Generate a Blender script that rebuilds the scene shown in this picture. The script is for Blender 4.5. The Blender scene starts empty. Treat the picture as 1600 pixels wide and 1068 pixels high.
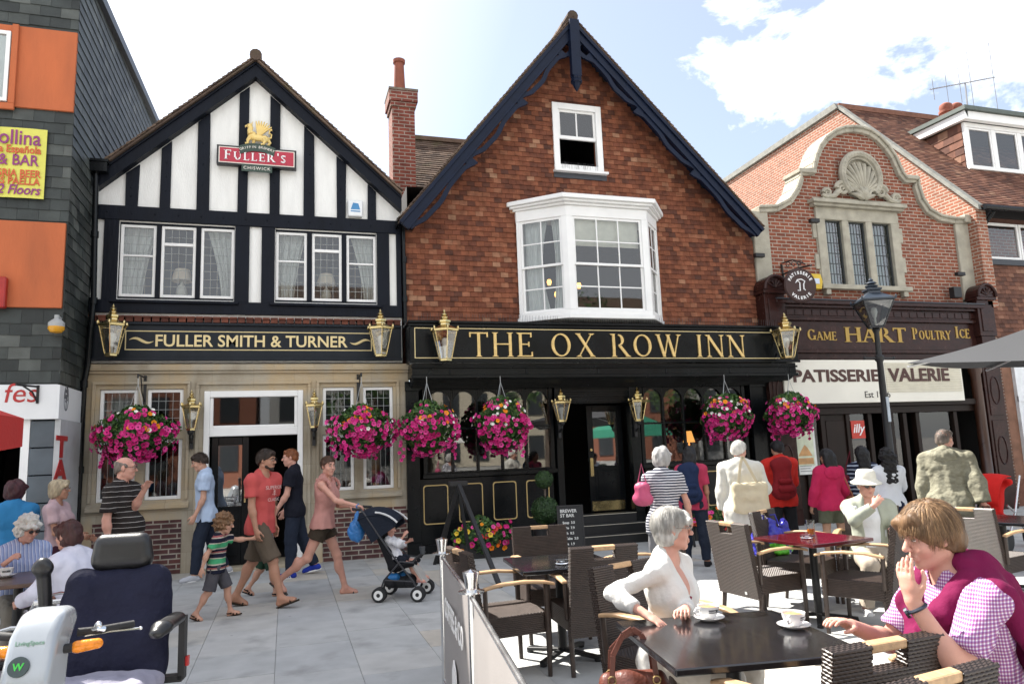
import bpy, bmesh, math, random
import numpy as np
from mathutils import Vector, Matrix, noise
random.seed(7)
C = bpy.context.scene.collection
R = math.radians
# ---------------------------------------------------------------- camera
F_PX, YAW, PITCH, ROLL = 1138.1, R(-17.386), R(8.429), R(-2.1826)
CAM = np.array([0.0, -12.4, 1.65])
def _axes():
    cy, sy = math.cos(YAW), math.sin(YAW)
    fw = np.array([-sy*math.cos(PITCH), cy*math.cos(PITCH), math.sin(PITCH)])
    r = np.array([cy, sy, 0.0]); u = np.cross(r, fw)
    return (math.cos(ROLL)*r+math.sin(ROLL)*u, -math.sin(ROLL)*r+math.cos(ROLL)*u, fw)
AR, AU, AF = _axes()
cam_d = bpy.data.cameras.new('camera'); cam = bpy.data.objects.new('camera', cam_d); C.objects.link(cam)
cam.matrix_world = Matrix(((AR[0], AU[0], -AF[0], CAM[0]), (AR[1], AU[1], -AF[1], CAM[1]), (AR[2], AU[2], -AF[2], CAM[2]), (0, 0, 0, 1)))
cam_d.sensor_fit = 'HORIZONTAL'; cam_d.sensor_width = 36; cam_d.lens = 36*F_PX/1600
cam_d.clip_start = 0.05; cam_d.clip_end = 2000
bpy.context.scene.camera = cam
# ---------------------------------------------------------------- light
SUN_DIR = Vector((-0.60, 0.80, 1.26)).normalized()          # towards the sun
SUN_EL = math.asin(SUN_DIR.z); SUN_AZ = math.atan2(SUN_DIR.x, SUN_DIR.y)
sl = bpy.data.lights.new('sun', 'SUN'); sl.energy = 5.0; sl.angle = R(0.5); sl.color = (1, .95, .87)
so = bpy.data.objects.new('sun', sl); C.objects.link(so); so.location = (0, 0, 30)
so.rotation_euler = SUN_DIR.to_track_quat('Z', 'Y').to_euler()
vs = bpy.context.scene.view_settings
bpy.context.scene.display_settings.display_device = 'sRGB'
vs.view_transform = 'Standard'; vs.look = 'None'; vs.gamma = 1; vs.use_curve_mapping = False; vs.exposure = 1.48
W = bpy.data.worlds.new('World'); bpy.context.scene.world = W; W.use_nodes = True
def world():
    nt = W.node_tree; nt.nodes.clear(); n = nt.nodes.new; l = nt.links.new
    out = n('ShaderNodeOutputWorld'); bg = n('ShaderNodeBackground'); sky = n('ShaderNodeTexSky')
    sky.sky_type = 'NISHITA'; sky.sun_disc = False; sky.sun_elevation = SUN_EL; sky.sun_rotation = SUN_AZ
    sky.air_density = 1.0; sky.dust_density = 1.6; sky.ozone_density = 1.0
    tc = n('ShaderNodeTexCoord')
    mp = n('ShaderNodeMapping'); mp.inputs['Scale'].default_value = (1, 1, 1.7); mp.inputs['Location'].default_value = (.35, .1, .17)
    l(tc.outputs['Generated'], mp.inputs[0])
    no = n('ShaderNodeTexNoise'); no.inputs['Scale'].default_value = 5.5; no.inputs['Detail'].default_value = 10; no.inputs['Roughness'].default_value = .6
    no.inputs['Distortion'].default_value = .25
    l(mp.outputs[0], no.inputs[0])
    # a cumulus bank in the east-north-east and thinner cloud elsewhere
    def bank(d, lo, hi):
        dp = n('ShaderNodeVectorMath'); dp.operation = 'DOT_PRODUCT'; nm = n('ShaderNodeVectorMath'); nm.operation = 'NORMALIZE'
        l(tc.outputs['Generated'], nm.inputs[0]); l(nm.outputs[0], dp.inputs[0]); dp.inputs[1].default_value = Vector(d).normalized()
        m = n('ShaderNodeMapRange'); m.inputs[1].default_value = lo; m.inputs[2].default_value = hi; m.clamp = True
        l(dp.outputs['Value'], m.inputs[0]); return m.outputs[0]
    b1 = bank(BANK1, .95, .992)
    ad = n('ShaderNodeMath'); ad.operation = 'MULTIPLY_ADD'; l(b1, ad.inputs[0]); ad.inputs[1].default_value = .25; l(no.outputs[0], ad.inputs[2])
    rp = n('ShaderNodeMapRange'); rp.interpolation_type = 'SMOOTHSTEP'; rp.inputs[1].default_value = .60; rp.inputs[2].default_value = .76; l(ad.outputs[0], rp.inputs[0])
    # haze round the sun side
    b2 = bank((-.62, .62, .62), .5, 1.0)
    hz = n('ShaderNodeMath'); hz.operation = 'MULTIPLY'; l(b2, hz.inputs[0]); hz.inputs[1].default_value = .7
    mx = n('ShaderNodeMath'); mx.operation = 'MAXIMUM'; l(rp.outputs[0], mx.inputs[0]); l(hz.outputs[0], mx.inputs[1])
    b3 = bank((-.1, -1, .45), .15, .8); m3 = n('ShaderNodeMath'); m3.operation = 'MULTIPLY'; l(b3, m3.inputs[0]); m3.inputs[1].default_value = .75; m4 = n('ShaderNodeMath'); m4.operation = 'MAXIMUM'; l(mx.outputs[0], m4.inputs[0]); l(m3.outputs[0], m4.inputs[1]); mx = n('ShaderNodeMath'); mx.operation = 'MAXIMUM'; l(m4.outputs[0], mx.inputs[0]); mx.inputs[1].default_value = .16  # unseen bright cloud behind the camera, added as fill light on the facades
    mix = n('ShaderNodeMix'); mix.data_type = 'RGBA'; l(mx.outputs[0], mix.inputs[0]); l(sky.outputs[0], mix.inputs[6])
    mix.inputs[7].default_value = (10, 10.1, 10.3, 1)
    l(mix.outputs[2], bg.inputs[0]); bg.inputs[1].default_value = SKY_STRENGTH
    l(bg.outputs[0], out.inputs[0])
SKY_STRENGTH = .075
def ray(px, py): return AF+AR*(px-800)/F_PX-AU*(py-534)/F_PX
BANK1 = ray(1500, 150)
world()
# unprojection of photo measurements on to real planes
def onY(px, py, Y): d = ray(px, py); return Vector(CAM+d*((Y-CAM[1])/d[1]))
def onZ(px, py, Z=0): d = ray(px, py); return Vector(CAM+d*((Z-CAM[2])/d[2]))
def onX(px, py, X): d = ray(px, py); return Vector(CAM+d*((X-CAM[0])/d[0]))
def XZ(px, py, Y): p = onY(px, py, Y); return (p.x, p.z)
# ---------------------------------------------------------------- objects
def tag(o, label=None, cat=None, group=None, kind=None):
    if label: o['label'] = label
    if cat: o['category'] = cat
    if group: o['group'] = group
    if kind: o['kind'] = kind
    return o
def empty(name, loc=(0, 0, 0), rz=0, label=None, cat=None, group=None, kind=None):
    o = bpy.data.objects.new(name, None); C.objects.link(o); o.location = loc; o.rotation_euler = (0, 0, rz); o.empty_display_size = .1
    return tag(o, label, cat, group, kind)
def copy_tree(o, parent=None):
    c = o.copy(); C.objects.link(c)
    if parent: c.parent = parent
    for ch in list(o.children): copy_tree(ch, c)
    return c
def place(o, loc, rz=0, label=None, group=None):
    o.location = loc; o.rotation_euler = (0, 0, rz)
    if label: o['label'] = label
    if group: o['group'] = group
    return o
def mesh_obj(name, v, f, mats, parent=None, smooth=False, mi=None, loc=None):
    me = bpy.data.meshes.new(name)
    if isinstance(f, np.ndarray):
        n, k = f.shape
        me.vertices.add(len(v)); me.vertices.foreach_set('co', np.asarray(v, np.float32).ravel())
        me.loops.add(n*k); me.loops.foreach_set('vertex_index', f.astype(np.int32).ravel())
        me.polygons.add(n); me.polygons.foreach_set('loop_start', np.arange(0, n*k, k, dtype=np.int32))
        me.update(calc_edges=True)
    else:
        me.from_pydata([tuple(p) for p in v], [], f)
    if not isinstance(mats, (list, tuple)): mats = [mats]
    for m in mats: me.materials.append(m)
    if mi is not None and len(mats) > 1: me.polygons.foreach_set('material_index', np.asarray(mi, np.int32))
    if smooth: me.polygons.foreach_set('use_smooth', np.ones(len(me.polygons), bool))
    me.update()
    o = bpy.data.objects.new(name, me); C.objects.link(o)
    if parent is not None: o.parent = parent
    if loc is not None: o.location = loc
    return o
def wpos(o):
    p = Vector(o.location)
    while o.parent: o = o.parent; p = p+Vector(o.location)
    return p
class MB:
    def __init__(s): s.v = []; s.f = []; s.m = []
    def add(s, vs, fs, mi=0, M=None):
        b = len(s.v)
        s.v += [Vector(p) if M is None else M @ Vector(p) for p in vs]
        s.f += [tuple(b+i for i in q) for q in fs]; s.m += [mi]*len(fs); return s
    def bx(s, x0, x1, y0, y1, z0, z1, mi=0, M=None):
        if x1 < x0: x0, x1 = x1, x0
        if y1 < y0: y0, y1 = y1, y0
        if z1 < z0: z0, z1 = z1, z0
        return s.add([(x0, y0, z0), (x1, y0, z0), (x1, y1, z0), (x0, y1, z0), (x0, y0, z1), (x1, y0, z1), (x1, y1, z1), (x0, y1, z1)],
                     [(0, 3, 2, 1), (4, 5, 6, 7), (0, 1, 5, 4), (1, 2, 6, 5), (2, 3, 7, 6), (3, 0, 4, 7)], mi, M)
    def box(s, c, d, mi=0, rot=None):
        M = Matrix.Translation(Vector(c))
        if rot is not None: M = M @ (rot.to_4x4() if hasattr(rot, 'to_4x4') else Matrix.Rotation(rot, 4, 'Z'))
        return s.bx(-d[0]/2, d[0]/2, -d[1]/2, d[1]/2, -d[2]/2, d[2]/2, mi, M)
    def beam(s, a, b, w, d, mi=0, up=(0, -1, 0)):     # box from a to b, width w across, depth d along up
        a, b = Vector(a), Vector(b); z = (b-a); L = z.length; z.normalize(); y = Vector(up); y = (y-z*y.dot(z)).normalized(); x = y.cross(z)
        M = Matrix(((x.x, y.x, z.x, a.x), (x.y, y.y, z.y, a.y), (x.z, y.z, z.z, a.z), (0, 0, 0, 1)))
        return s.bx(-w/2, w/2, -d/2, d/2, 0, L, mi, M)
    def prism(s, poly, y0, y1, mi=0, M=None, axis='y'):
        n = len(poly)
        ar = sum(poly[i][0]*poly[(i+1) % n][1]-poly[(i+1) % n][0]*poly[i][1] for i in range(n))
        if ar < 0: poly = poly[::-1]
        if axis == 'y': vs = [(a, y0, b) for a, b in poly]+[(a, y1, b) for a, b in poly]
        elif axis == 'z': vs = [(a, b, y1) for a, b in poly]+[(a, b, y0) for a, b in poly]
        else: vs = [(y1, a, b) for a, b in poly]+[(y0, a, b) for a, b in poly]
        fs = [tuple(range(n)), tuple(range(2*n-1, n-1, -1))]+[(i, i+n, (i+1) % n+n, (i+1) % n) for i in range(n)]
        return s.add(vs, fs, mi, M)
    def quad(s, a, b, c, d, mi=0): return s.add([a, b, c, d], [(0, 1, 2, 3)], mi)
    def tube(s, pts, r, n=8, mi=0, caps=True, flat=None):
        pts = [Vector(p) for p in pts]; k = len(pts); rs = r if isinstance(r, (list, tuple)) else [r]*k
        b = len(s.v); prev = None
        for i, p in enumerate(pts):
            t = (pts[min(i+1, k-1)]-pts[max(i-1, 0)]).normalized()
            if prev is None: a = t.orthogonal().normalized() if flat is None else (Vector(flat)-t*Vector(flat).dot(t)).normalized()
            else: a = (prev-t*prev.dot(t)).normalized()
            prev = a; c = t.cross(a)
            for j in range(n):
                th = 2*math.pi*j/n; s.v.append(p+(a*math.cos(th)+c*math.sin(th))*rs[i])
        for i in range(k-1):
            for j in range(n):
                s.f.append((b+i*n+j, b+i*n+(j+1) % n, b+(i+1)*n+(j+1) % n, b+(i+1)*n+j)); s.m.append(mi)
        if caps: s.f += [tuple(b+j for j in range(n-1, -1, -1)), tuple(b+(k-1)*n+j for j in range(n))]; s.m += [mi, mi]
        return s
    def lathe(s, prof, c=(0, 0, 0), n=16, mi=0, M=None, caps=True, rot0=0):
        b = len(s.v); k = len(prof); c = Vector(c)
        for r, z in prof:
            for j in range(n):
                th = 2*math.pi*j/n+rot0; p = Vector((r*math.cos(th), r*math.sin(th), z)); s.v.append((M @ p if M is not None else p)+c)
        for i in range(k-1):
            for j in range(n): s.f.append((b+i*n+j, b+i*n+(j+1) % n, b+(i+1)*n+(j+1) % n, b+(i+1)*n+j)); s.m.append(mi)
        if caps:
            if prof[0][0] > 1e-4: s.f.append(tuple(b+j for j in range(n-1, -1, -1))); s.m.append(mi)
            if prof[-1][0] > 1e-4: s.f.append(tuple(b+(k-1)*n+j for j in range(n))); s.m.append(mi)
        return s
    def ell(s, c, r, nu=12, nv=8, mi=0, rot=None):
        M = Matrix.Translation(Vector(c)) @ (rot.to_4x4() if rot is not None else Matrix.Identity(4)) @ Matrix.Diagonal((r[0], r[1], r[2], 1))
        prof = [(max(1e-5, math.sin(math.pi*i/nv)), -math.cos(math.pi*i/nv)) for i in range(nv+1)]
        return s.lathe(prof, (0, 0, 0), nu, mi, None, False).xf_last(len(prof)*nu, M)
    def xf_last(s, n, M):
        for i in range(len(s.v)-n, len(s.v)): s.v[i] = M @ s.v[i]
        return s
    def build(s, name, mats, parent=None, smooth=False, bevel=0, world=False, loc=None, seg=1):
        v = s.v
        if world and parent is not None: w = wpos(parent); v = [p-w for p in v]
        elif loc is not None: v = [p-Vector(loc) for p in v]
        o = mesh_obj(name, v, s.f, mats, parent, smooth, s.m if isinstance(mats, (list, tuple)) else None, loc)
        if smooth: o.data.set_sharp_from_angle(angle=R(38))
        if bevel:
            m = o.modifiers.new('bevel', 'BEVEL'); m.width = bevel; m.segments = seg; m.limit_method = 'ANGLE'; m.angle_limit = R(35)
        return o
# ---------------------------------------------------------------- materials
_mats = {}
def newmat(name):
    m = bpy.data.materials.new(name); m.use_nodes = True; nt = m.node_tree
    b = nt.nodes['Principled BSDF']; return m, nt, nt.nodes.new, nt.links.new, b
def mat(name, col=(.5, .5, .5), rough=.6, metal=0, var=.12, vs=6, bump=.05, bs=60, spec=None, sheen=0, coat=0, sss=0, emit=None, es=0, stretch=None):
    if name in _mats: return _mats[name]
    m, nt, n, l, b = newmat(name); _mats[name] = m
    b.inputs['Base Color'].default_value = (*col, 1); b.inputs['Roughness'].default_value = rough; b.inputs['Metallic'].default_value = metal
    if spec is not None: b.inputs['Specular IOR Level'].default_value = spec
    if sheen: b.inputs['Sheen Weight'].default_value = sheen
    if coat: b.inputs['Coat Weight'].default_value = coat; b.inputs['Coat Roughness'].default_value = .08
    if sss: b.inputs['Subsurface Weight'].default_value = sss; b.inputs['Subsurface Radius'].default_value = (.02, .008, .004); b.inputs['Subsurface Scale'].default_value = .6
    if emit: b.inputs['Emission Color'].default_value = (*emit, 1); b.inputs['Emission Strength'].default_value = es
    tc = n('ShaderNodeTexCoord'); src = tc.outputs['Object']
    if stretch:
        mp = n('ShaderNodeMapping'); mp.inputs['Scale'].default_value = stretch; l(src, mp.inputs[0]); src = mp.outputs[0]
    if var:
        no = n('ShaderNodeTexNoise'); no.inputs['Scale'].default_value = vs; no.inputs['Detail'].default_value = 5; l(src, no.inputs[0])
        mr = n('ShaderNodeMapRange'); mr.inputs[1].default_value = .25; mr.inputs[2].default_value = .75; mr.inputs[3].default_value = 1-var; mr.inputs[4].default_value = 1+var; l(no.outputs[0], mr.inputs[0])
        vm = n('ShaderNodeVectorMath'); vm.operation = 'SCALE'; vm.inputs[0].default_value = col; l(mr.outputs[0], vm.inputs['Scale']); l(vm.outputs[0], b.inputs['Base Color'])
        r2 = n('ShaderNodeMapRange'); r2.inputs[3].default_value = max(0, rough-.08); r2.inputs[4].default_value = min(1, rough+.08); l(no.outputs[0], r2.inputs[0]); l(r2.outputs[0], b.inputs['Roughness'])
    if bump:
        n2 = n('ShaderNodeTexNoise'); n2.inputs['Scale'].default_value = bs; n2.inputs['Detail'].default_value = 4; l(src, n2.inputs[0])
        bp = n('ShaderNodeBump'); bp.inputs['Strength'].default_value = bump; bp.inputs['Distance'].default_value = .6/bs; l(n2.outputs[0], bp.inputs['Height']); l(bp.outputs[0], b.inputs['Normal'])
    return m
def ramp(n, stops, interp='LINEAR'):
    r = n('ShaderNodeValToRGB'); r.color_ramp.interpolation = interp; e = r.color_ramp.elements
    while len(e) < len(stops): e.new(.5)
    for el, (p, c) in zip(e, stops): el.position = p; el.color = (*c, 1)
    return r
def island(name, stops, rough=.85, var=.25, vs=9, bump=.3, bs=50, spec=.3, moss=None, speck=False):
    """colour chosen per separate tile / slate / leaf of one mesh"""
    if name in _mats: return _mats[name]
    m, nt, n, l, b = newmat(name); _mats[name] = m
    g = n('ShaderNodeNewGeometry'); r = ramp(n, stops); l(g.outputs['Random Per Island'], r.inputs[0])
    tc = n('ShaderNodeTexCoord'); no = n('ShaderNodeTexNoise'); no.inputs['Scale'].default_value = vs; no.inputs['Detail'].default_value = 5; l(tc.outputs['Object'], no.inputs[0])
    mr = n('ShaderNodeMapRange'); mr.inputs[1].default_value = .25; mr.inputs[2].default_value = .75; mr.inputs[3].default_value = 1-var; mr.inputs[4].default_value = 1+var; l(no.outputs[0], mr.inputs[0])
    vm = n('ShaderNodeVectorMath'); vm.operation = 'SCALE'; l(r.outputs[0], vm.inputs[0]); l(mr.outputs[0], vm.inputs['Scale'])
    col = vm.outputs[0]
    if moss:
        n3 = n('ShaderNodeTexNoise'); n3.inputs['Scale'].default_value = 2.2; n3.inputs['Detail'].default_value = 8; l(tc.outputs['Object'], n3.inputs[0])
        m3 = n('ShaderNodeMapRange'); m3.inputs[1].default_value = .55; m3.inputs[2].default_value = .72; m3.inputs[4].default_value = .8; l(n3.outputs[0], m3.inputs[0])
        mx = n('ShaderNodeMix'); mx.data_type = 'RGBA'; l(m3.outputs[0], mx.inputs[0]); l(col, mx.inputs[6]); mx.inputs[7].default_value = (*moss, 1); col = mx.outputs[2]
    if speck:
        n4 = n('ShaderNodeTexVoronoi'); n4.inputs['Scale'].default_value = 3.6; l(tc.outputs['Object'], n4.inputs[0]); m4 = n('ShaderNodeMapRange'); m4.inputs[1].default_value = .045; m4.inputs[2].default_value = .06; m4.inputs[3].default_value = .45; m4.inputs[4].default_value = 0; l(n4.outputs[0], m4.inputs[0])
        mx = n('ShaderNodeMix'); mx.data_type = 'RGBA'; l(m4.outputs[0], mx.inputs[0]); l(col, mx.inputs[6]); mx.inputs[7].default_value = (.13, .13, .13, 1); col = mx.outputs[2]
    l(col, b.inputs['Base Color'])
    b.inputs['Roughness'].default_value = rough; b.inputs['Specular IOR Level'].default_value = spec
    if bump:
        n2 = n('ShaderNodeTexNoise'); n2.inputs['Scale'].default_value = bs; n2.inputs['Detail'].default_value = 4; l(tc.outputs['Object'], n2.inputs[0])
        bp = n('ShaderNodeBump'); bp.inputs['Strength'].default_value = bump; bp.inputs['Distance'].default_value = .01; l(n2.outputs[0], bp.inputs['Height']); l(bp.outputs[0], b.inputs['Normal'])
    return m
def brick(name, c1, c2, mortar, bw=.225, rh=.075, ms=.010, rough=.85, var=.35, bump=.6, third=None, plane='xz'):
    if name in _mats: return _mats[name]
    m, nt, n, l, b = newmat(name); _mats[name] = m
    tc = n('ShaderNodeTexCoord'); sp = n('ShaderNodeSeparateXYZ'); l(tc.outputs['Object'], sp.inputs[0])
    ad = n('ShaderNodeMath'); l(sp.outputs[0], ad.inputs[0]); l(sp.outputs[1], ad.inputs[1])
    cb = n('ShaderNodeCombineXYZ'); l(ad.outputs[0], cb.inputs[0]); l(sp.outputs[2], cb.inputs[1])
    bt = n('ShaderNodeTexBrick'); bt.inputs['Scale'].default_value = 1; bt.inputs['Brick Width'].default_value = bw; bt.inputs['Row Height'].default_value = rh
    bt.inputs['Mortar Size'].default_value = ms; bt.inputs['Mortar Smooth'].default_value = .15; bt.inputs['Bias'].default_value = -.1
    bt.inputs['Color1'].default_value = (*c1, 1); bt.inputs['Color2'].default_value = (*c2, 1); bt.inputs['Mortar'].default_value = (*mortar, 1)
    l(cb.outputs[0], bt.inputs[0])
    no = n('ShaderNodeTexNoise'); no.inputs['Scale'].default_value = 5; no.inputs['Detail'].default_value = 7; l(tc.outputs['Object'], no.inputs[0])
    mr = n('ShaderNodeMapRange'); mr.inputs[1].default_value = .25; mr.inputs[2].default_value = .75; mr.inputs[3].default_value = 1-var; mr.inputs[4].default_value = 1+var; l(no.outputs[0], mr.inputs[0])
    vm = n('ShaderNodeVectorMath'); vm.operation = 'SCALE'; l(bt.outputs[0], vm.inputs[0]); l(mr.outputs[0], vm.inputs['Scale']); l(vm.outputs[0], b.inputs['Base Color'])
    b.inputs['Roughness'].default_value = rough; b.inputs['Specular IOR Level'].default_value = .25
    inv = n('ShaderNodeMath'); inv.operation = 'MULTIPLY_ADD'; l(bt.outputs['Fac'], inv.inputs[0]); inv.inputs[1].default_value = -1
    n2 = n('ShaderNodeTexNoise'); n2.inputs['Scale'].default_value = 70; l(tc.outputs['Object'], n2.inputs[0]); l(n2.outputs[0], inv.inputs[2])
    bp = n('ShaderNodeBump'); bp.inputs['Strength'].default_value = bump; bp.inputs['Distance'].default_value = .006; l(inv.outputs[0], bp.inputs['Height']); l(bp.outputs[0], b.inputs['Normal'])
    return m
def glass(name='window_glass', tint=(.9, .95, .95), base=.06, wav=0.0):
    if name in _mats: return _mats[name]
    m, nt, n, l, b = newmat(name); _mats[name] = m
    out = nt.nodes['Material Output']; nt.nodes.remove(b)
    tr = n('ShaderNodeBsdfTransparent'); tr.inputs[0].default_value = (*tint, 1)
    gl = n('ShaderNodeBsdfGlossy'); gl.inputs['Roughness'].default_value = .02
    fr = n('ShaderNodeFresnel'); fr.inputs[0].default_value = 1.5
    mr = n('ShaderNodeMath'); mr.operation = 'MULTIPLY_ADD'; l(fr.outputs[0], mr.inputs[0]); mr.inputs[1].default_value = 1.2; mr.inputs[2].default_value = base; mr.use_clamp = True
    if wav:
        tc = n('ShaderNodeTexCoord'); no = n('ShaderNodeTexNoise'); no.inputs['Scale'].default_value = 5; l(tc.outputs['Object'], no.inputs[0])
        bp = n('ShaderNodeBump'); bp.inputs['Strength'].default_value = wav; bp.inputs['Distance'].default_value = .02; l(no.outputs[0], bp.inputs['Height']); l(bp.outputs[0], gl.inputs['Normal'])
    mx = n('ShaderNodeMixShader'); l(mr.outputs[0], mx.inputs[0]); l(tr.outputs[0], mx.inputs[1]); l(gl.outputs[0], mx.inputs[2]); l(mx.outputs[0], out.inputs[0])
    return m
GLASS = glass()
WHITE = mat('white_paint', (.80, .80, .79), .45, var=.05, vs=3, bump=.04, bs=30)
RENDERW = mat('white_render', (.80, .80, .775), .8, var=.08, vs=3, bump=.3, bs=30, stretch=(2.5, 2.5, .5))
NAVY = mat('blue_black_timber_paint', (.005, .007, .013), .5, spec=.16, var=.3, vs=5, bump=.25, bs=22, stretch=(1, 1, .25))
BLACK = mat('gloss_black_paint', (.005, .006, .007), .25, var=.2, vs=3, bump=.04, bs=25, spec=.25)
BLACKM = mat('matt_black_metal', (.012, .012, .013), .5, var=.2, bump=.1, bs=50)
BRASS = mat('polished_brass', (.60, .48, .24), .26, 1, var=.08, bump=.03)
GOLD = mat('gold_leaf_paint', (.78, .58, .22), .4, .35, var=.1, bump=.05)
STEEL = mat('polished_steel', (.72, .72, .72), .16, 1, var=.05, bump=.02)
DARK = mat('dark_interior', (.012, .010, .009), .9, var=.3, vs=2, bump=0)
# ---------------------------------------------------------------- lettering
def text_obj(name, body, size, mats, parent, M, extrude=.006, xscale=1, align='CENTER', offset=0, shear=0, sp=1):
    cu = bpy.data.curves.new(name, 'FONT'); cu.body = body; cu.size = size; cu.extrude = extrude; cu.align_x = align; cu.offset = offset; cu.shear = shear; cu.space_character = sp; cu.resolution_u = 3
    t = bpy.data.objects.new(name, cu); C.objects.link(t)
    me = bpy.data.meshes.new_from_object(t); bpy.data.objects.remove(t)
    me.transform(M @ Matrix.Diagonal((xscale, 1, 1, 1))); me.name = name
    me.materials.append(mats)
    for p in me.polygons: p.material_index = 0
    o = bpy.data.objects.new(name, me); C.objects.link(o); o.parent = parent
    return o
FRONT = Matrix(((1, 0, 0, 0), (0, 0, -1, 0), (0, 1, 0, 0), (0, 0, 0, 1)))          # text plane -> facing -Y
def fr(x, y, z, rz=0, roll=0): return Matrix.Translation((x, y, z)) @ Matrix.Rotation(rz, 4, 'Z') @ FRONT @ Matrix.Rotation(roll, 4, 'Z')
# a small roman capital alphabet of thick and thin strokes: advance width, strokes (x0,y0,x1,y1,w), arcs (cx,cy,rx,ry,a0,a1), serifs (x,y)
_k, _n = .135, .055
ROMAN = {
 'T': (.78, [(.39, 0, .39, 1, _k), (.03, .97, .75, .97, _n)], [], [(.39, 0), ('v', .03, .9), ('v', .75, .9)]),
 'H': (.92, [(.14, 0, .14, 1, _k), (.78, 0, .78, 1, _k), (.14, .52, .78, .52, _n)], [], [(.14, 0), (.14, 1), (.78, 0), (.78, 1)]),
 'E': (.68, [(.14, 0, .14, 1, _k), (.14, .975, .6, .975, _n), (.14, .025, .63, .025, _n), (.14, .52, .5, .52, _n)], [], [('v', .6, .91), ('v', .63, .1), ('v', .5, .52), (.1, 0), (.1, 1)]),
 'F': (.64, [(.14, 0, .14, 1, _k), (.14, .975, .58, .975, _n), (.14, .52, .48, .52, _n)], [], [('v', .58, .91), ('v', .48, .52), (.14, 0), (.1, 1)]),
 'L': (.64, [(.14, 0, .14, 1, _k), (.14, .025, .58, .025, _n)], [], [('v', .58, .1), (.1, 0), (.14, 1)]),
 'I': (.36, [(.18, 0, .18, 1, _k)], [], [(.18, 0), (.18, 1)]),
 'O': (1.0, [], [(.5, .5, .43, .49, 0, 360)], []),
 'C': (.86, [], [(.5, .5, .43, .49, 48, 312)], [('v', .8, .83), ('v', .8, .16)]),
 'G': (.92, [(.8, .04, .8, .42, _k)], [(.5, .5, .43, .49, 45, 320)], [('v', .78, .83), (.8, .42)]),
 'X': (.88, [(.12, 1, .76, 0, _k), (.74, 1, .14, 0, _n)], [], [(.12, 1), (.76, 0), (.74, 1), (.14, 0)]),
 'R': (.84, [(.14, 0, .14, 1, _k), (.42, .48, .8, 0, _k)], [(.36, .735, .26, .25, -90, 90)], [(.14, 0), (.1, 1), (.8, 0)]),
 'P': (.72, [(.14, 0, .14, 1, _k)], [(.36, .72, .27, .265, -90, 90)], [(.14, 0), (.1, 1)]),
 'W': (1.22, [(.1, 1, .38, 0, _k), (.38, 0, .62, 1, _n), (.58, 1, .86, 0, _k), (.86, 0, 1.12, 1, _n)], [], [(.1, 1), (.6, 1), (1.12, 1)]),
 'N': (.94, [(.14, 0, .14, 1, _n), (.12, 1, .8, 0, _k), (.8, 0, .8, 1, _n)], [], [(.14, 0), (.1, 1), (.8, 1)]),
 'A': (.88, [(.1, 0, .44, 1, _n), (.42, 1, .78, 0, _k), (.24, .34, .64, .34, _n)], [], [(.1, 0), (.78, 0)]),
 'M': (1.1, [(.14, 0, .16, 1, _n), (.16, 1, .54, .1, _k), (.54, .1, .92, 1, _n), (.94, 0, .92, 1, _k)], [], [(.14, 0), (.12, 1), (.94, 0), (.96, 1)]),
 'U': (.88, [(.14, .3, .14, 1, _k), (.74, .3, .74, 1, _n)], [(.44, .32, .3, .33, 180, 360)], [(.14, 1), (.74, 1)]),
 'Y': (.84, [(.42, 0, .42, .48, _k), (.08, 1, .42, .46, _k), (.42, .46, .76, 1, _n)], [], [(.42, 0), (.08, 1), (.76, 1)]),
 'S': (.66, [], [(.33, .745, .24, .245, 30, 270), (.33, .255, .25, .255, -150, 90)], [('v', .54, .86), ('v', .1, .14)]),
 "'": (.26, [(.13, .72, .13, 1, .1)], [], []), ' ': (.42, [], [], []),
}
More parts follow.
